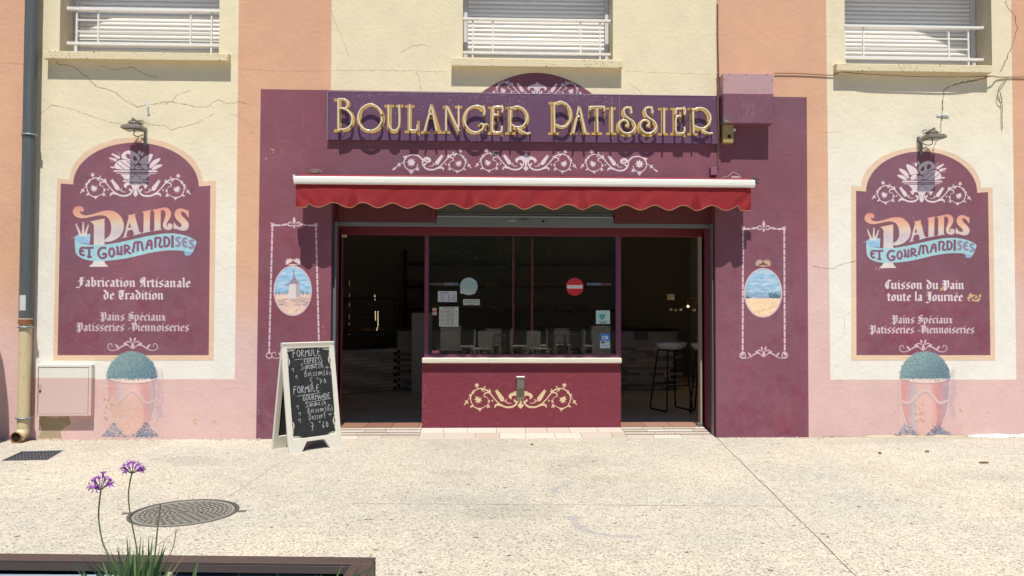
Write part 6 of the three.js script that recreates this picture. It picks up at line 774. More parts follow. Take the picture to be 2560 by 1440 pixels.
// ------------------------------------------------------------------ stickers and notices on the glass
{
  const zf = SZ + 0.002, plate = (name, label, cat, u0, v0, u1, v1, draw, w = 192, round = false) => {
    const a = P(u0, v0, zf), b = P(u1, v1, zf), h = Math.round(w * (v1 - v0) / (u1 - u0)), cv = canvas(w, h), c = cv.getContext('2d'); draw(c, w, h);
    const g = round ? new THREE.CircleGeometry((b.x - a.x) / 2, 48) : new THREE.PlaneGeometry(b.x - a.x, a.y - b.y);
    return solo(name, g.translate((a.x + b.x) / 2, (a.y + b.y) / 2, zf), std('#ffffff', 0.6, { map: ctex(cv), side: THREE.DoubleSide }), label, cat);
  };
  const txt = (c, s, x, y, px, col, bold, al = 'center') => { c.fillStyle = col; c.font = `${bold ? 'bold ' : ''}${px}px sans-serif`; c.textAlign = al; c.textBaseline = 'middle'; c.fillText(s, x, y); };
  const bg = (c, w, h, k) => { c.fillStyle = k; c.fillRect(0, 0, w, h); };
  plate('no_entry_sticker', 'round red no entry sticker on the shop window', 'sticker', 1415, 695, 1459, 739, (c, w, h) => { bg(c, w, h, '#c2202c'); bg(c, 0, 0, '#fff'); c.fillStyle = '#cfcac6'; c.fillRect(w * 0.07, h * 0.4, w * 0.86, h * 0.2); c.strokeStyle = '#a8323c'; c.lineWidth = 5; c.beginPath(); c.arc(w / 2, h / 2, w / 2 - 3, 0, 7); c.stroke(); }, 192, true);
  plate('round_sticker', 'round pale green sticker worn blank on the shop window', 'sticker', 1150, 694, 1194, 738, (c, w, h) => { bg(c, w, h, '#93aaa6'); c.fillStyle = '#6f8683'; for (const [x, y] of [[0.32, 0.36], [0.7, 0.36], [0.88, 0.34]]) { c.beginPath(); c.ellipse(w * x, h * y, 5, 10, 0, 0, 7); c.fill(); } c.fillStyle = '#3b3f3c'; c.fillRect(0, h * 0.3, 10, 12); }, 192, true);
  solo('sticker_strip', (() => { const a = P(1151, 724, zf + 0.003), b = P(1188, 734, zf + 0.003); return new THREE.PlaneGeometry(b.x - a.x, a.y - b.y).translate((a.x + b.x) / 2, (a.y + b.y) / 2, zf + 0.003); })(), (() => { const cv = canvas(192, 52), c = cv.getContext('2d'); bg(c, 192, 52, '#b9bfb9'); for (let r = 0; r < 3; r++) for (let x = 10 + r * 8; x < 160; x += 16) { c.fillStyle = '#5c625e'; c.fillRect(x, 10 + r * 13, 12, 4); } c.fillStyle = '#a8323c'; c.fillRect(160, 18, 18, 8); return std('#ffffff', 0.6, { map: ctex(cv), side: THREE.DoubleSide }); })(), 'white paper strip across the round pale green sticker', 'sticker');
  plate('opening_hours', 'white opening hours notice on the left of the shop window', 'notice', 1095, 728, 1142, 755, (c, w, h) => { bg(c, w, h, '#b4b5bc'); txt(c, 'HORAIRES', w * 0.34, h * 0.15, 17, '#34343c', 1); const T = [['Lundi', '6h30', '19h30'], ['Mardi', '6h30', '19h30'], ['Mercredi', '6h30', '19h30'], ['Samedi', '6h30 13h00', '15h30'], ['Dimanche', '6h30', '13h00']]; T.forEach(([a, b, d], i) => { txt(c, a, 28, h * (0.34 + i * 0.125), 11, '#2c2c34', 1, 'left'); txt(c, b, 100, h * (0.34 + i * 0.125), 11, '#2c2c34', 1, 'left'); txt(c, d, 150, h * (0.34 + i * 0.125), 11, '#2c2c34', 1, 'left'); }); });
  plate('cheque_notice', 'small pale notice about cheques below the round sticker', 'notice', 1158, 748, 1199, 763, (c, w, h) => { bg(c, w, h, '#a9b3a2'); txt(c, 'Les réglements par', w / 2, h * 0.22, 18, '#24302a', 1); txt(c, 'chèques ne sont pas', w / 2, h * 0.52, 18, '#24302a', 1); txt(c, 'acceptés', w / 2, h * 0.82, 18, '#24302a', 1); });
  plate('price_list', 'handwritten price list taped to the lower left of the shop window', 'notice', 1098, 767, 1146, 816, (c, w, h) => { bg(c, w, h, '#b6b9ae'); seed = 55; txt(c, 'PRIX DU PAIN', w / 2, 14, 17, '#23241f', 1); c.fillStyle = '#2a2b26'; for (let r = 0; r < 12; r++) { const y = 32 + r * 13; c.globalAlpha = 0.85; for (let x = 8; x < 62 + (r % 3) * 8; x += 9) c.fillRect(x, y + rr(-1, 1), 7, 4); for (const x of [72, 90, 112, 132]) c.fillRect(x + rr(-2, 2), y + rr(-2, 2), 14, 6); if (r % 2) c.fillRect(160, y, 18, 5); } c.globalAlpha = 1; });
  plate('card_strip', 'small red and white card at the left edge of the shop window', 'sticker', 1081, 770, 1092, 788, (c, w, h) => { bg(c, w, h, '#a89a8a'); c.fillStyle = '#b04a44'; c.fillRect(0, h * 0.36, w, h * 0.24); c.fillStyle = '#8f8576'; c.fillRect(0, h * 0.8, w, h * 0.05); }, 64);
  plate('teal_heart_sticker', 'square pale sticker with a teal heart on the right of the shop window', 'sticker', 1490, 776, 1525, 810, (c, w, h) => { bg(c, w, h, '#a9c4c0'); c.fillStyle = '#3f9a92'; c.beginPath(); c.moveTo(w * 0.45, h * 0.72); c.bezierCurveTo(w * 0.1, h * 0.5, w * 0.2, h * 0.2, w * 0.45, h * 0.3); c.bezierCurveTo(w * 0.62, h * 0.12, w * 0.8, h * 0.4, w * 0.45, h * 0.72); c.fill(); txt(c, 'Too Good To Go', w * 0.5, h * 0.8, 18, '#2f5f5c', 1); c.fillStyle = '#20302f'; c.fillRect(w * 0.26, h * 0.88, w * 0.22, h * 0.07); c.fillRect(w * 0.52, h * 0.88, w * 0.22, h * 0.07); });
  plate('card_payment_sticker', 'blue and white card payment sticker low on the right of the shop window', 'sticker', 1500, 834, 1525, 870, (c, w, h) => { bg(c, w, h, '#b2bcc4'); c.fillStyle = '#2a72b4'; c.fillRect(0, 0, w, h * 0.5); txt(c, 'CB', w * 0.5, h * 0.28, 92, '#dfe6ea', 1); c.fillStyle = '#2b3038'; c.fillRect(w * 0.12, h * 0.54, w * 0.34, h * 0.14); c.fillStyle = '#5d8db4'; c.fillRect(w * 0.56, h * 0.55, w * 0.3, h * 0.07); c.fillStyle = '#39404a'; for (const x of [0.2, 0.5, 0.76]) c.fillRect(w * x, h * 0.8, w * 0.12, h * 0.05); });
  plate('pink_sticker', 'small pink sticker in the bottom left corner of the shop window', 'sticker', 1080, 876, 1098, 884, (c, w, h) => { bg(c, w, h, '#b4587e'); c.fillStyle = '#a04a70'; c.fillRect(0, h * 0.55, w, 6); }, 64);
  for (const [n, u0, u1, a] of [['left', 1075, 1146, 0], ['right', 1467, 1528, 1]]) plate('safety_strip', `narrow grey and red safety strip on the ${n} side of the shop window`, 'sticker', u0, 707, u1, 714, (c, w, h) => { bg(c, w, h, '#4a2f2c'); c.fillStyle = '#5f6a74'; c.fillRect(a ? 0 : w * 0.5, 0, w * (a ? 0.58 : 0.5), h); txt(c, 'PAIN', w * (a ? 0.1 : 0.9), h / 2, h * 0.8, '#2a3038', 1); txt(c, 'Bienvenue', w * (a ? 0.38 : 0.68), h / 2, h * 0.7, '#2a3038', 0); }, 256);
}
// ------------------------------------------------------------------ sandwich board
{
  const bl = G(724, 1134), br = G(854, 1115), w = bl.distanceTo(br), dir = br.clone().sub(bl).normalize(), o = thing('sandwich_board', 'white framed chalkboard sandwich board with menu prices on the pavement', 'sandwich board', [bl.x, 0, bl.z]);
  o.rotation.y = Math.atan2(-dir.z, dir.x); // local x along the front foot, local z towards the street
  const H = 1.07, lean = R(9.3), plastic = std('#d5d1c3', 0.55), foot2 = (s) => { const f = new THREE.Shape(vec([[0, 0], [0.13, 0], [0.19, 0.095], [w - 0.19, 0.095], [w - 0.13, 0], [w, 0], [w, H], [0, H]])); f.holes.push(new THREE.Path(vec([[0.044, 0.125], [0.044, H - 0.05], [w - 0.044, H - 0.05], [w - 0.044, 0.125]]))); return f; };
  const fg = new THREE.ExtrudeGeometry(foot2(), { depth: 0.022, bevelEnabled: true, bevelSize: 0.004, bevelThickness: 0.004, bevelSegments: 2 }).translate(0, 0, -0.022);
  const cv = canvas(640, 1100), c = cv.getContext('2d'); seed = 404;
  c.fillStyle = '#1d1e20'; c.fillRect(0, 0, 640, 1100); for (let k = 0; k < 300; k++) { c.globalAlpha = 0.05; c.fillStyle = '#8a8a88'; leaf(c, rr(0, 640), rr(0, 1100), rr(-0.6, 0.6), rr(30, 200), rr(4, 30)); } c.globalAlpha = 1;
  const CH = '#aaaeae', ln = (a, b, d, e) => { c.beginPath(); c.moveTo(a, b); c.lineTo(d, e); c.lineWidth = 6; c.strokeStyle = '#a0a2a4'; c.stroke(); };
  const put = (s, x0, x1, y, h, lw = 7) => { lw *= 0.74; handText(c, s, x0, x1, y, h, -0.02, CH, lw); c.globalAlpha = 0.35; handText(c, s, x0 + 3, x1 + 3, y + 2, h, -0.02, CH, lw); c.globalAlpha = 1; };
  put('FORMULE', 85, 500, 118, 92, 10); ln(110, 148, 490, 128); put('EXPRESS', 240, 520, 205, 62, 8); ln(270, 226, 510, 212);
  put('1', 60, 110, 292, 66); put('Sandwich', 190, 520, 275, 78); put('+', 545, 605, 285, 70);
  put('1', 105, 150, 378, 62); put('Boisson', 235, 500, 362, 78); put('50c', 505, 625, 362, 62);
  put('5', 300, 360, 465, 86, 8); put('€', 400, 440, 420, 40, 5); put('70', 440, 560, 462, 66, 8);
  put('FORMULE', 60, 440, 556, 84, 10); ln(110, 588, 440, 570); put('GOURMANDE', 185, 590, 652, 66, 9); ln(215, 678, 590, 652);
  put('1', 90, 140, 742, 66); put('Sandwich', 215, 520, 732, 72); put('+', 540, 580, 745, 46); put('1', 110, 160, 820, 60); put('Boisson', 240, 480, 808, 70); put('50cl', 490, 620, 806, 60); put('+', 535, 600, 862, 54);
  put('1', 100, 160, 905, 72); put('Dessert', 250, 500, 890, 82); put('7', 265, 335, 1012, 100, 9); put('€', 385, 425, 955, 46, 5); put('60', 430, 540, 1005, 80, 9);
  // printed corner scrolls
  for (const [sx, sy, X0, Y0] of [[1, 1, 0, 0], [-1, 1, 640, 0], [1, -1, 0, 1100], [-1, -1, 640, 1100]]) { c.save(); c.translate(X0, Y0); c.scale(sx * 1.15, sy * 1.15); c.strokeStyle = c.fillStyle = '#d0ccbe'; taper(c, [[120, 4, 12], [70, 26, 14], [20, 30, 16], [6, 60, 22], [14, 110, 26], [28, 150, 18], [12, 190, 16], [6, 240, 12]]); poly(c, [[0, 0], [110, 0], [60, 30], [20, 40], [10, 110], [0, 180]], '#d0ccbe'); c.strokeStyle = '#1d1e20'; c.lineWidth = 6; smooth(c, [[110, 8], [60, 30], [20, 24], [14, 60], [30, 70], [26, 40]]); c.stroke(); smooth(c, [[16, 90], [26, 130], [14, 170], [16, 220]]); c.stroke(); c.restore(); }
  const bm = std('#ffffff', 0.75, { map: ctex(cv) }), fr = new THREE.Group();
  const mk = (name, side) => { const q = new THREE.Matrix4(); const gg = fg.clone(); if (side < 0) gg.translate(0, 0, 0.022); gg.applyMatrix4(q.makeRotationX(side > 0 ? -lean : lean)); if (side < 0) gg.translate(0, 0, -0.355); return part(name, gg, plastic, o); };
  const f = mk('front_frame', 1); const b = mk('rear_frame', -1);
  const pg = new THREE.PlaneGeometry(w - 0.084, H - 0.171).translate(w / 2, 0.123 + (H - 0.171) / 2, -0.006).applyMatrix4(new THREE.Matrix4().makeRotationX(-lean)); part('blackboard', pg, bm, f);
  part('backing', box(w - 0.08, H - 0.165, 0.006, w / 2, 0.12 + (H - 0.165) / 2, -0.012).applyMatrix4(new THREE.Matrix4().makeRotationX(-lean)), std('#201f1f', 0.8), f);
  part('rear_blackboard', box(w - 0.08, H - 0.165, 0.006, w / 2, 0.12 + (H - 0.165) / 2, 0.008).applyMatrix4(new THREE.Matrix4().makeRotationX(lean)).translate(0, 0, -0.355), std('#26282a', 0.8), b);
  part('hinge', rod(V(0.05, H * Math.cos(lean) - 0.01, -0.178), V(w - 0.05, H * Math.cos(lean) - 0.01, -0.178), 0.014), plastic, o);
}
{
  const fil = (u0, u1, h, d, col, lab) => { seed = 321; const a = P(u0, 1090).x, b = P(u1, 1090).x, n = 40, pos = []; const prof = (k) => { const x = a + (b - a) * k / n, e = 0.5 + vnoise(x * 9, 4) * 0.9, q = Math.min(1, Math.min(k, n - k) / 4); return [V(x, h * e * q, 0.004), V(x, h * 0.5 * e * q, 0.02 + d * 0.2), V(x, 0.001, 0.012 + d * e * q)]; };
    for (let k = 0; k < n; k++) { const A = prof(k), B = prof(k + 1); for (let j = 0; j < 2; j++) for (const q of [A[j], A[j + 1], B[j], B[j], A[j + 1], B[j + 1]]) pos.push(q.x, q.y, q.z); }
    const g = new THREE.BufferGeometry(); g.setAttribute('position', new THREE.Float32BufferAttribute(pos, 3)); g.setAttribute('uv', new THREE.Float32BufferAttribute(pos.flatMap((q, i) => (i % 3 === 0 ? [pos[i], pos[i + 1] + pos[i + 2]] : [])), 2)); g.computeVertexNormals(); part('mortar_fillet', g, std(col, 0.95, { bumpMap: stuccoBump, bumpScale: 0.006 }), bld, lab); };
  fil(2150, 2425, 0.022, 0.03, '#b0a286', 'crumbly beige mortar at the foot of the right wall'); fil(2415, 2700, 0.035, 0.06, '#c6c2b8', 'rough white plaster strip at the foot of the right wall');
}
{ // grit and crumbs lying along the foot of the wall
  seed = 1313; const L = []; for (let k = 0; k < 700; k++) { const x = rr(-5.6, 6.3); if (x > OPEN.x0 - 0.05 && x < OPEN.x1 + 0.05) continue; if (fbm(x * 2.2, 9) < 0.44) continue; const s = rr(0.003, 0.011), z = 0.012 + 0.09 * Math.pow(rnd(), 2.5); L.push(new THREE.IcosahedronGeometry(s, 0).scale(rr(0.8, 1.5), rr(0.5, 0.9), rr(0.7, 1.3)).rotateY(rr(0, 6)).translate(x, s * 0.4, z)); }
  const m = part(numbered('grit'), L, std('#b3a78f', 0.95), scene); tag(m, 'loose grit and mortar crumbs along the foot of the facade', 'grit'); m.userData.kind = 'stuff';
  solo('pebble', new THREE.IcosahedronGeometry(0.03, 1).scale(1.3, 0.6, 1).translate(G(154, 1096).x, 0.014, G(154, 1096).z), std('#cfc8b8', 0.9), 'single pale stone lying below the meter cabinet', 'stone');
  [[2460, 1158, 0.05], [2318, 1130, 0.04], [2200, 1134, 0.035], [1330, 1112, 0.03]].forEach(([u, v, s], k) => { const q = G(u, v), g = new THREE.SphereGeometry(s, 10, 6).scale(1, 0.12, 0.4).rotateY(k * 0.7); solo('dry_leaf', g.translate(q.x, 0.009, q.z), std('#6d5538', 0.9), ['brown dry leaf on the pavement at far right', 'brown dry leaf on the pavement below the right painted urn', 'smaller brown dry leaf left of the right painted urn', 'tiny dry leaf in front of the shop window wall'][k], 'dry leaf', 'dry leaves on the pavement'); });
}
// ------------------------------------------------------------------ planter and flowers in the foreground
{
  const ht = 0.55, k = G(940, 1393, ht), o = thing('planter', 'dark brown metal planter trough in the foreground', 'planter', [k.x, 0, k.z]), br = speck('#4a3b37', 240, ['#413431', '#554642', '#4d3c3a', '#3b302d']); seed = 9;
  { const c = br.getContext('2d'); for (let q = 0; q < 120; q++) flake(c, rr(0, 512), rr(0, 512), 1.5, 1.5, '#857870', 1); }
  const m = std('#ffffff', 0.5, { map: ctex(br, true) }), L = 3.2, D = 0.75, t = 0.068;
  const a = Math.atan2(G(940, 1393, ht).z - G(0, 1383, ht).z, G(940, 1393, ht).x - G(0, 1383, ht).x); o.rotation.y = -a;
  part('rim', [rbox(L, 0.008, t, -L / 2, ht - 0.004, t / 2, 0.002)], m, o); part('rim', [rbox(t, 0.008, D - t, -t / 2, ht - 0.004, t + (D - t) / 2, 0.002)], m, o);
  part('rim', [rbox(L - t, 0.008, t, -L / 2 - t / 2, ht - 0.004, D - t / 2 - 0.0, 0.002)], m, o);
  part('lip', [rbox(L - t, 0.026, 0.006, -L / 2 - t / 2, ht - 0.022, t - 0.003, 0.002)], m, o); part('lip', rbox(0.006, 0.034, D - 2 * t, -t + 0.003, ht - 0.026, D / 2, 0.002), m, o);
  part('side', [span(-L, 0, 0, ht - 0.009, 0.001, 0.02, 0.003)], m, o); part('side', [span(-0.02, -0.001, 0, ht - 0.009, 0.021, D, 0.003)], m, o); part('side', [span(-L, -0.021, 0, ht - 0.009, D - 0.02, D - 0.001, 0.003)], m, o); part('side', [span(-L + 0.001, -L + 0.02, 0, ht - 0.009, 0.021, D - 0.021, 0.003)], m, o);
  const sg = new THREE.PlaneGeometry(L - 0.05, D - 0.09, 160, 30).rotateX(-Math.PI / 2), p = sg.attributes.position; for (let i = 0; i < p.count; i++) p.setY(i, 0.004 * Math.sin(p.getZ(i) * 190 + vnoise(p.getX(i) * 2, 3) * 5) + 0.006 * (vnoise(p.getX(i) * 6 + 30, p.getZ(i) * 20) - 0.5)); sg.computeVertexNormals();
  part('liner_sheet', sg.translate(-L / 2, ht - 0.052, D / 2 - 0.012), std('#93a3ad', 0.35), o, 'pale blue ribbed plastic sheet'); part('soil', span(-L + 0.03, -0.03, ht - 0.13, ht - 0.075, 0.03, D - 0.03), std('#241d18', 0.95), o);
  // society garlic
  const gm = ['#48663a', '#587a42', '#3c5a34', '#68854c', '#354f33'].map((q) => new THREE.MeshPhysicalMaterial({ color: q, roughness: 0.6, side: THREE.DoubleSide, transmission: 0.25, thickness: 0 })), dry = std('#7d7350', 0.8, { side: THREE.DoubleSide });
  const blade = (pts, w) => { const cu = new THREE.CatmullRomCurve3(pts), n = 10, pos = [], idx = [], uv = []; for (let i = 0; i <= n; i++) { const tt = i / n, q = cu.getPoint(tt), tg = cu.getTangent(tt), s = V(1, 0, 0.35).cross(tg).cross(tg).normalize(), ww = w * (1 - Math.pow(tt, 2.2)) * (0.55 + 0.45 * Math.min(1, tt * 4)) + 0.0004; const nn = tg.clone().cross(s).normalize().multiplyScalar(ww * 0.25); for (const e of [-1, 0, 1]) { pos.push(q.x + s.x * ww * e + (e ? nn.x : 0), q.y + s.y * ww * e + (e ? nn.y : 0), q.z + s.z * ww * e + (e ? nn.z : 0)); uv.push((e + 1) / 2, tt); } if (i) for (let e = 0; e < 2; e++) { const A = (i - 1) * 3 + e, B = A + 1, C = i * 3 + e, E = C + 1; idx.push(A, B, C, B, E, C); } } const g = new THREE.BufferGeometry(); g.setAttribute('position', new THREE.Float32BufferAttribute(pos, 3)); g.setAttribute('uv', new THREE.Float32BufferAttribute(uv, 2)); g.setIndex(idx); g.computeVertexNormals(); return g; };
  const zp = k.z + 0.42, plant = (label, tips, baseU, base, seedV) => { seed = seedV; const b0 = P(baseU, 1470, zp), q = thing('garlic_plant', label, 'plant', [b0.x, ht - 0.07, zp], 'flowering plants in the planter'); for (const [u, v, w, dzz, dr, bu] of tips) { const tp = P(u, v, zp + dzz), fb = V(P(bu ?? (baseU + (u - baseU) * 0.45 + rr(-14, 14)), 1470, zp).x - b0.x, rr(-0.01, 0), rr(-0.05, 0.05)), e = V(tp.x - b0.x, tp.y - ht + 0.07, dzz), mid = fb.clone().lerp(e, 0.5).add(V((fb.x - e.x) * 0.12, 0.03, 0)); part('leaf', blade([fb, mid, e], w), dr ? dry : gm[Math.floor(rnd() * 5)], q); } return [q, b0]; };
  seed = 515; const tips = []; for (let q = 0; q < 12; q++) tips.push([rr(215, 440), rr(1378, 1425), rr(0.006, 0.01), rr(-0.1, 0.1), 0]); for (const [u, v] of [[317, 1338], [352, 1340], [293, 1369], [297, 1368], [325, 1350], [340, 1372], [371, 1342], [382, 1340], [411, 1355], [415, 1364], [350, 1360], [335, 1375], [321, 1368], [275, 1372], [268, 1398], [228, 1398], [190, 1398], [176, 1404], [365, 1382], [390, 1372], [360, 1372], [403, 1385], [310, 1392], [285, 1395], [345, 1390], [375, 1395], [330, 1400], [395, 1400], [205, 1392], [215, 1410], [245, 1385], [240, 1405], [255, 1400], [430, 1404], [445, 1412], [280, 1385], [306, 1378], [358, 1350], [400, 1368], [300, 1405], [420, 1395], [262, 1377], [355, 1400], [340, 1405], [318, 1398], [370, 1405]]) tips.push([u, v, rr(0.005, 0.0085), rr(-0.07, 0.07), 0]);
  for (const [u, v] of [[437, 1400], [450, 1388], [466, 1382], [458, 1415]]) tips.push([u, v, 0.0018, rr(-0.05, 0.05), 1]); tips.push([500, 1388, 0.009, 0.02, 0, 470]);
  const [pl, b0] = plant('flowering garlic plant with strap leaves and two purple flower heads', tips, 345, 0, 606);
  const loc = (u, v, dz = 0) => { const q = P(u, v, zp + dz); return V(q.x - b0.x, q.y - ht + 0.07, dz); }, stem = std('#5d6a44', 0.7);
  part('stem', tube([loc(292, 1470), loc(283, 1410), loc(258, 1360), loc(247, 1300), loc(248, 1260), loc(252, 1226)], 0.0021, 50, 7), stem, pl); part('stem', tube([loc(352, 1470), loc(346, 1400), loc(336, 1340), loc(326, 1290), loc(321, 1240), loc(325, 1205), loc(330, 1184)], 0.002, 50, 7), stem, pl);
  part('stem', tube([loc(378, 1470), loc(388, 1380), loc(395, 1310), loc(401, 1262)], 0.0022, 40, 6), std('#6b6c4c', 0.8), pl); part('stem', tube([loc(372, 1470), loc(410, 1410), loc(432, 1370), loc(441, 1322)], 0.0013, 40, 6), std('#7d7350', 0.8), pl);
  const pet = ['#9a55ae', '#ab6cbc', '#8c4a9e', '#b884c4'].map((q) => new THREE.MeshPhysicalMaterial({ color: q, roughness: 0.7, side: THREE.DoubleSide, transmission: 0.3, thickness: 0 }));
  const petal = (L2, w) => blade([V(0, 0, 0), V(L2 * 0.5, L2 * 0.28, 0), V(L2, L2 * 0.3, 0)], w).rotateX(0);
  const floret = (parent, base, at2, sc, n) => { const d = at2.clone().sub(base).normalize(), g = []; g.push(rod(base, at2, 0.0013, 5)); const st2 = part('flower_stalk', g[0], stem, parent); const T2 = new THREE.Quaternion().setFromUnitVectors(V(0, 1, 0), d); const tubeG = new THREE.CylinderGeometry(0.0034 * sc, 0.002 * sc, 0.014 * sc, 8).translate(0, 0.004 * sc, 0).applyQuaternion(T2).translate(at2.x, at2.y, at2.z); const Q2 = [tubeG]; for (let i = 0; i < 6; i++) Q2.push(petal(0.0145 * sc, 0.0025 * sc).rotateY(i * 1.047 + rr(-0.15, 0.15)).translate(0, 0.009 * sc, 0).applyQuaternion(T2).translate(at2.x, at2.y, at2.z)); part('petals', Q2, pet[n % 4], st2); };
  const head = (u, v, fl) => { const b1 = loc(u, v); fl.forEach(([du, dv, dz2, sc], i) => floret(pl, b1, loc(u + du * 0.82, v + dv * 0.82, dz2 * 0.8), sc, i)); };
  head(252, 1226, [[-14, -22, 0.012, 1.15], [-18, -8, -0.01, 1.2], [-8, -4, 0.02, 1.2], [10, -26, 0.0, 1.1], [18, -14, 0.012, 1.15], [-4, -28, -0.015, 1], [6, -42, 0, 0.95], [20, -22, -0.01, 1]]);
  head(330, 1184, [[-16, -12, 0.01, 1.1], [-8, -18, 0.015, 1.15], [2, -20, -0.01, 1.1], [10, -17, 0.012, 1.15], [17, -12, 0, 1.1], [-12, -6, -0.012, 1], [20, -8, 0.008, 1]]);
  plant('sparse strap leaves of a second plant at the planter corner', [[932, 1417, 0.006, 0.02, 0, 800], [856, 1411, 0.004, 0.0, 0, 820], [905, 1408, 0.0045, 0.03, 0, 850], [792, 1430, 0.003, 0, 0, 786], [803, 1428, 0.004, 0.02, 0, 806], [694, 1433, 0.003, 0, 0, 690], [598, 1432, 0.003, 0.01, 0, 596]], 800, 0, 707);
  const tg = P(423, 1430, zp - 0.1); solo('plant_tag', rbox(0.022, 0.05, 0.003, tg.x, tg.y - 0.026, zp - 0.1, 0.001), std('#c9c3b4', 0.6), 'small cream plant tag standing in the planter', 'plant tag');
}
// ------------------------------------------------------------------ street side behind the viewer (mirrored in the glass, shades the wall)
{
  const pr = thing('closed_parasol', 'closed terrace parasol standing by the wall left of the downpipe', 'parasol', [P(33, 990, 0).x - 0.235, 0, 0.62]), cv = std('#a89878', 0.9);
  part('canopy', new THREE.LatheGeometry(vec([[0.235, 0.72], [0.24, 0.95], [0.235, 1.25], [0.21, 1.7], [0.16, 2.1], [0.11, 2.3], [0.07, 2.4], [0.085, 2.44], [0.03, 2.47], [0, 2.48]]), 20), cv, pr); part('pole', new THREE.CylinderGeometry(0.025, 0.025, 0.75, 16).translate(0, 0.4, 0), std('#8a7a60', 0.6), pr); part('base', new THREE.CylinderGeometry(0.24, 0.27, 0.09, 24).translate(0, 0.045, 0), std('#5a5650', 0.8), pr); part('skirt', new THREE.CylinderGeometry(0.235, 0.2, 0.62, 20, 1, true).translate(0, 0.41, 0), new THREE.MeshStandardMaterial({ color: '#a89878', roughness: 0.9, side: THREE.DoubleSide }), pr);
  seed = 808; const bark = std('#6b6152', 0.9), lm = ['#33452a', '#3f5431', '#2b3b24'].map((k) => new THREE.MeshStandardMaterial({ color: k, roughness: 0.8, side: THREE.DoubleSide }));
  [[-3.2, 17, 6.2, 'leafy plane tree across the street, left of the shop axis'], [1.6, 15.5, 6.0, 'leafy plane tree straight across the street from the shop window'], [6.2, 18, 6.6, 'leafy plane tree across the street, right of the shop axis']].forEach(([x, z, h, l], n) => {
    const t = thing('plane_tree', l, 'tree', [x, -0.06, z], 'plane trees across the street'); part('trunk', [new THREE.CylinderGeometry(0.13, 0.2, 2.6, 14).translate(0, 1.3, 0), rod(V(0, 2.4, 0), V(0.9, 4, 0.3), 0.08), rod(V(0, 2.4, 0), V(-0.8, 4.1, -0.2), 0.08), rod(V(0, 2.4, 0), V(0.1, 4.3, -0.7), 0.07)], bark, t);
    const cl = []; for (let k = 0; k < 26; k++) cl.push([rr(-1.9, 1.9), rr(2.4, h - 0.8), rr(-1.7, 1.7), rr(0.5, 0.9)]); const pos = [[], [], []];
    for (let k = 0; k < 5200; k++) { const c = cl[k % 26], a = rr(0, 6.28), b = Math.acos(rr(-1, 1)), r = c[3] * Math.cbrt(rnd()), X0 = c[0] + Math.sin(b) * Math.cos(a) * r, Y0 = c[1] + Math.cos(b) * r, Z0 = c[2] + Math.sin(b) * Math.sin(a) * r, s = rr(0.06, 0.12), u = [rr(-1, 1), rr(-1, 1), rr(-1, 1)], v = [rr(-1, 1), rr(-1, 1), rr(-1, 1)]; pos[k % 3].push(X0, Y0, Z0, X0 + u[0] * s, Y0 + u[1] * s, Z0 + u[2] * s, X0 + v[0] * s, Y0 + v[1] * s, Z0 + v[2] * s); }
    pos.forEach((p, i) => { const g = new THREE.BufferGeometry(); g.setAttribute('position', new THREE.Float32BufferAttribute(p, 3)); g.setAttribute('uv', new THREE.Float32BufferAttribute(new Float32Array(p.length / 3 * 2), 2)); g.computeVertexNormals(); part('crown', g, lm[i], t); });
  });
  const hs = thing('opposite_house', 'plain rendered house across the street facing the bakery', 'house', [0, -0.06, 24]); part('wall', span(-14, 16, 0, 6.5, 0, 0.4), std('#7a7162', 0.95), hs); part('roof', span(-14.3, 16.3, 6.501, 6.8, -0.5, 3), std('#84503a', 0.9), hs); for (let k = 0; k < 8; k++) { const w = part('window', box(1.1, 1.6, 0.06, -11 + k * 3.4, 4.4, -0.03), std('#3a4248', 0.4), hs); part('shutter', [box(0.5, 1.6, 0.05, -11.85 + k * 3.4, 4.4, -0.03), box(0.5, 1.6, 0.05, -10.15 + k * 3.4, 4.4, -0.03)], std('#56604f', 0.8), w); }
  const hd = thing('hedge', 'clipped dark hedge along the terrace across the street', 'hedge', [0, -0.06, 13.6]); { const pos = []; for (let k = 0; k < 6000; k++) { const x = rr(-6, 8), y = rr(0.02, 0.85), z = rr(-0.25, 0.25), s = 0.07; pos.push(x, y, z, x + rr(-s, s), y + rr(-s, s), z + rr(-s, s), x + rr(-s, s), y + rr(-s, s), z + rr(-s, s)); } const g = new THREE.BufferGeometry(); g.setAttribute('position', new THREE.Float32BufferAttribute(pos, 3)); g.setAttribute('uv', new THREE.Float32BufferAttribute(new Float32Array(pos.length / 3 * 2), 2)); g.computeVertexNormals(); part('foliage', g, lm[0], hd); part('twigs', box(13.8, 0.8, 0.3, 1, 0.4, 0), std('#20281a', 0.95), hd); }
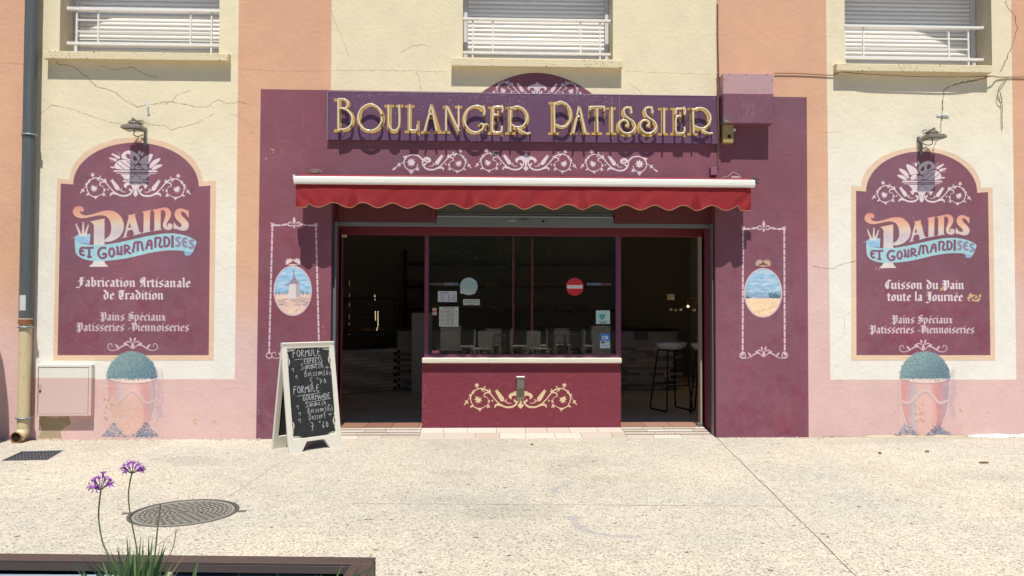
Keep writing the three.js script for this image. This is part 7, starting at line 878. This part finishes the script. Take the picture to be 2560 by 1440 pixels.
  const wp = std('#d9d6ce', 0.5), ch = (x, z, r, l) => { const o = thing('terrace_chair', l, 'chair', [x, -0.06, z], 'white terrace chairs'); o.rotation.y = r; part('seat', rbox(0.44, 0.03, 0.42, 0, 0.44, 0, 0.01), wp, o); part('backrest', rbox(0.44, 0.42, 0.03, 0, 0.68, 0.2, 0.01).rotateX(0.0), wp, o); for (const sx of [-1, 1]) for (const sz of [-1, 1]) part('leg', rod(V(sx * 0.19, 0.44, sz * 0.18), V(sx * 0.23, 0, sz * 0.22), 0.018), wp, o); };
  const tb = (x, z, l) => { const o = thing('terrace_table', l, 'table', [x, -0.06, z], 'terrace tables'); part('top', rbox(0.7, 0.03, 0.7, 0, 0.74, 0, 0.01), std('#3a3632', 0.5), o); part('column', rod(V(0, 0.73, 0), V(0, 0.03, 0), 0.03), std('#2a2826', 0.5), o); part('foot', rbox(0.45, 0.03, 0.45, 0, 0.015, 0, 0.01), std('#2a2826', 0.5), o); };
  const easel = (x, z, rt, l) => { const o = thing('menu_easel', l, 'menu board', [x, -0.06, z], 'menu boards across the terrace'); o.rotation.y = rt; part('panel', rbox(0.55, 0.95, 0.03, 0, 0.55, 0, 0.008).rotateX(0.15), wp, o); part('prop', rbox(0.5, 0.95, 0.025, 0, 0.5, 0.2, 0.008).rotateX(-0.18), wp, o); };
  easel(-0.95, 10.6, 0.3, 'white menu board behind the viewer, left of the chairs'); easel(3.1, 10.9, -0.4, 'white menu board behind the viewer, right of the chairs');
  struct('road', span(-40, 40, -0.058, -0.052, 14.6, 20), std('#4a4744', 0.9)); struct('kerb', span(-40, 40, -0.06, 0.06, 14.4, 14.58), std('#b0aa9e', 0.9));
  tb(0.2, 11.6, 'dark terrace table behind the viewer, left of two'); tb(2.2, 11.9, 'dark terrace table behind the viewer, right of two');
  [[-0.5, 11.5, 1.5], [0.9, 11.7, -1.4], [0.2, 12.3, 0.1], [1.5, 12.0, 1.6], [2.9, 11.8, -1.6], [2.2, 12.6, 0], [-0.1, 10.3, 2.6], [1.35, 10.4, -2.4]].forEach(([x, z, r], k) => ch(x, z, r, `white terrace chair, number ${['one', 'two', 'three', 'four', 'five', 'six', 'seven', 'eight'][k]} from the left behind the viewer`));
}
scene.traverse((o) => { if (o.isMesh && o.name !== 'sky') { o.castShadow = true; o.receiveShadow = true; } });
renderer.render(scene, camera);
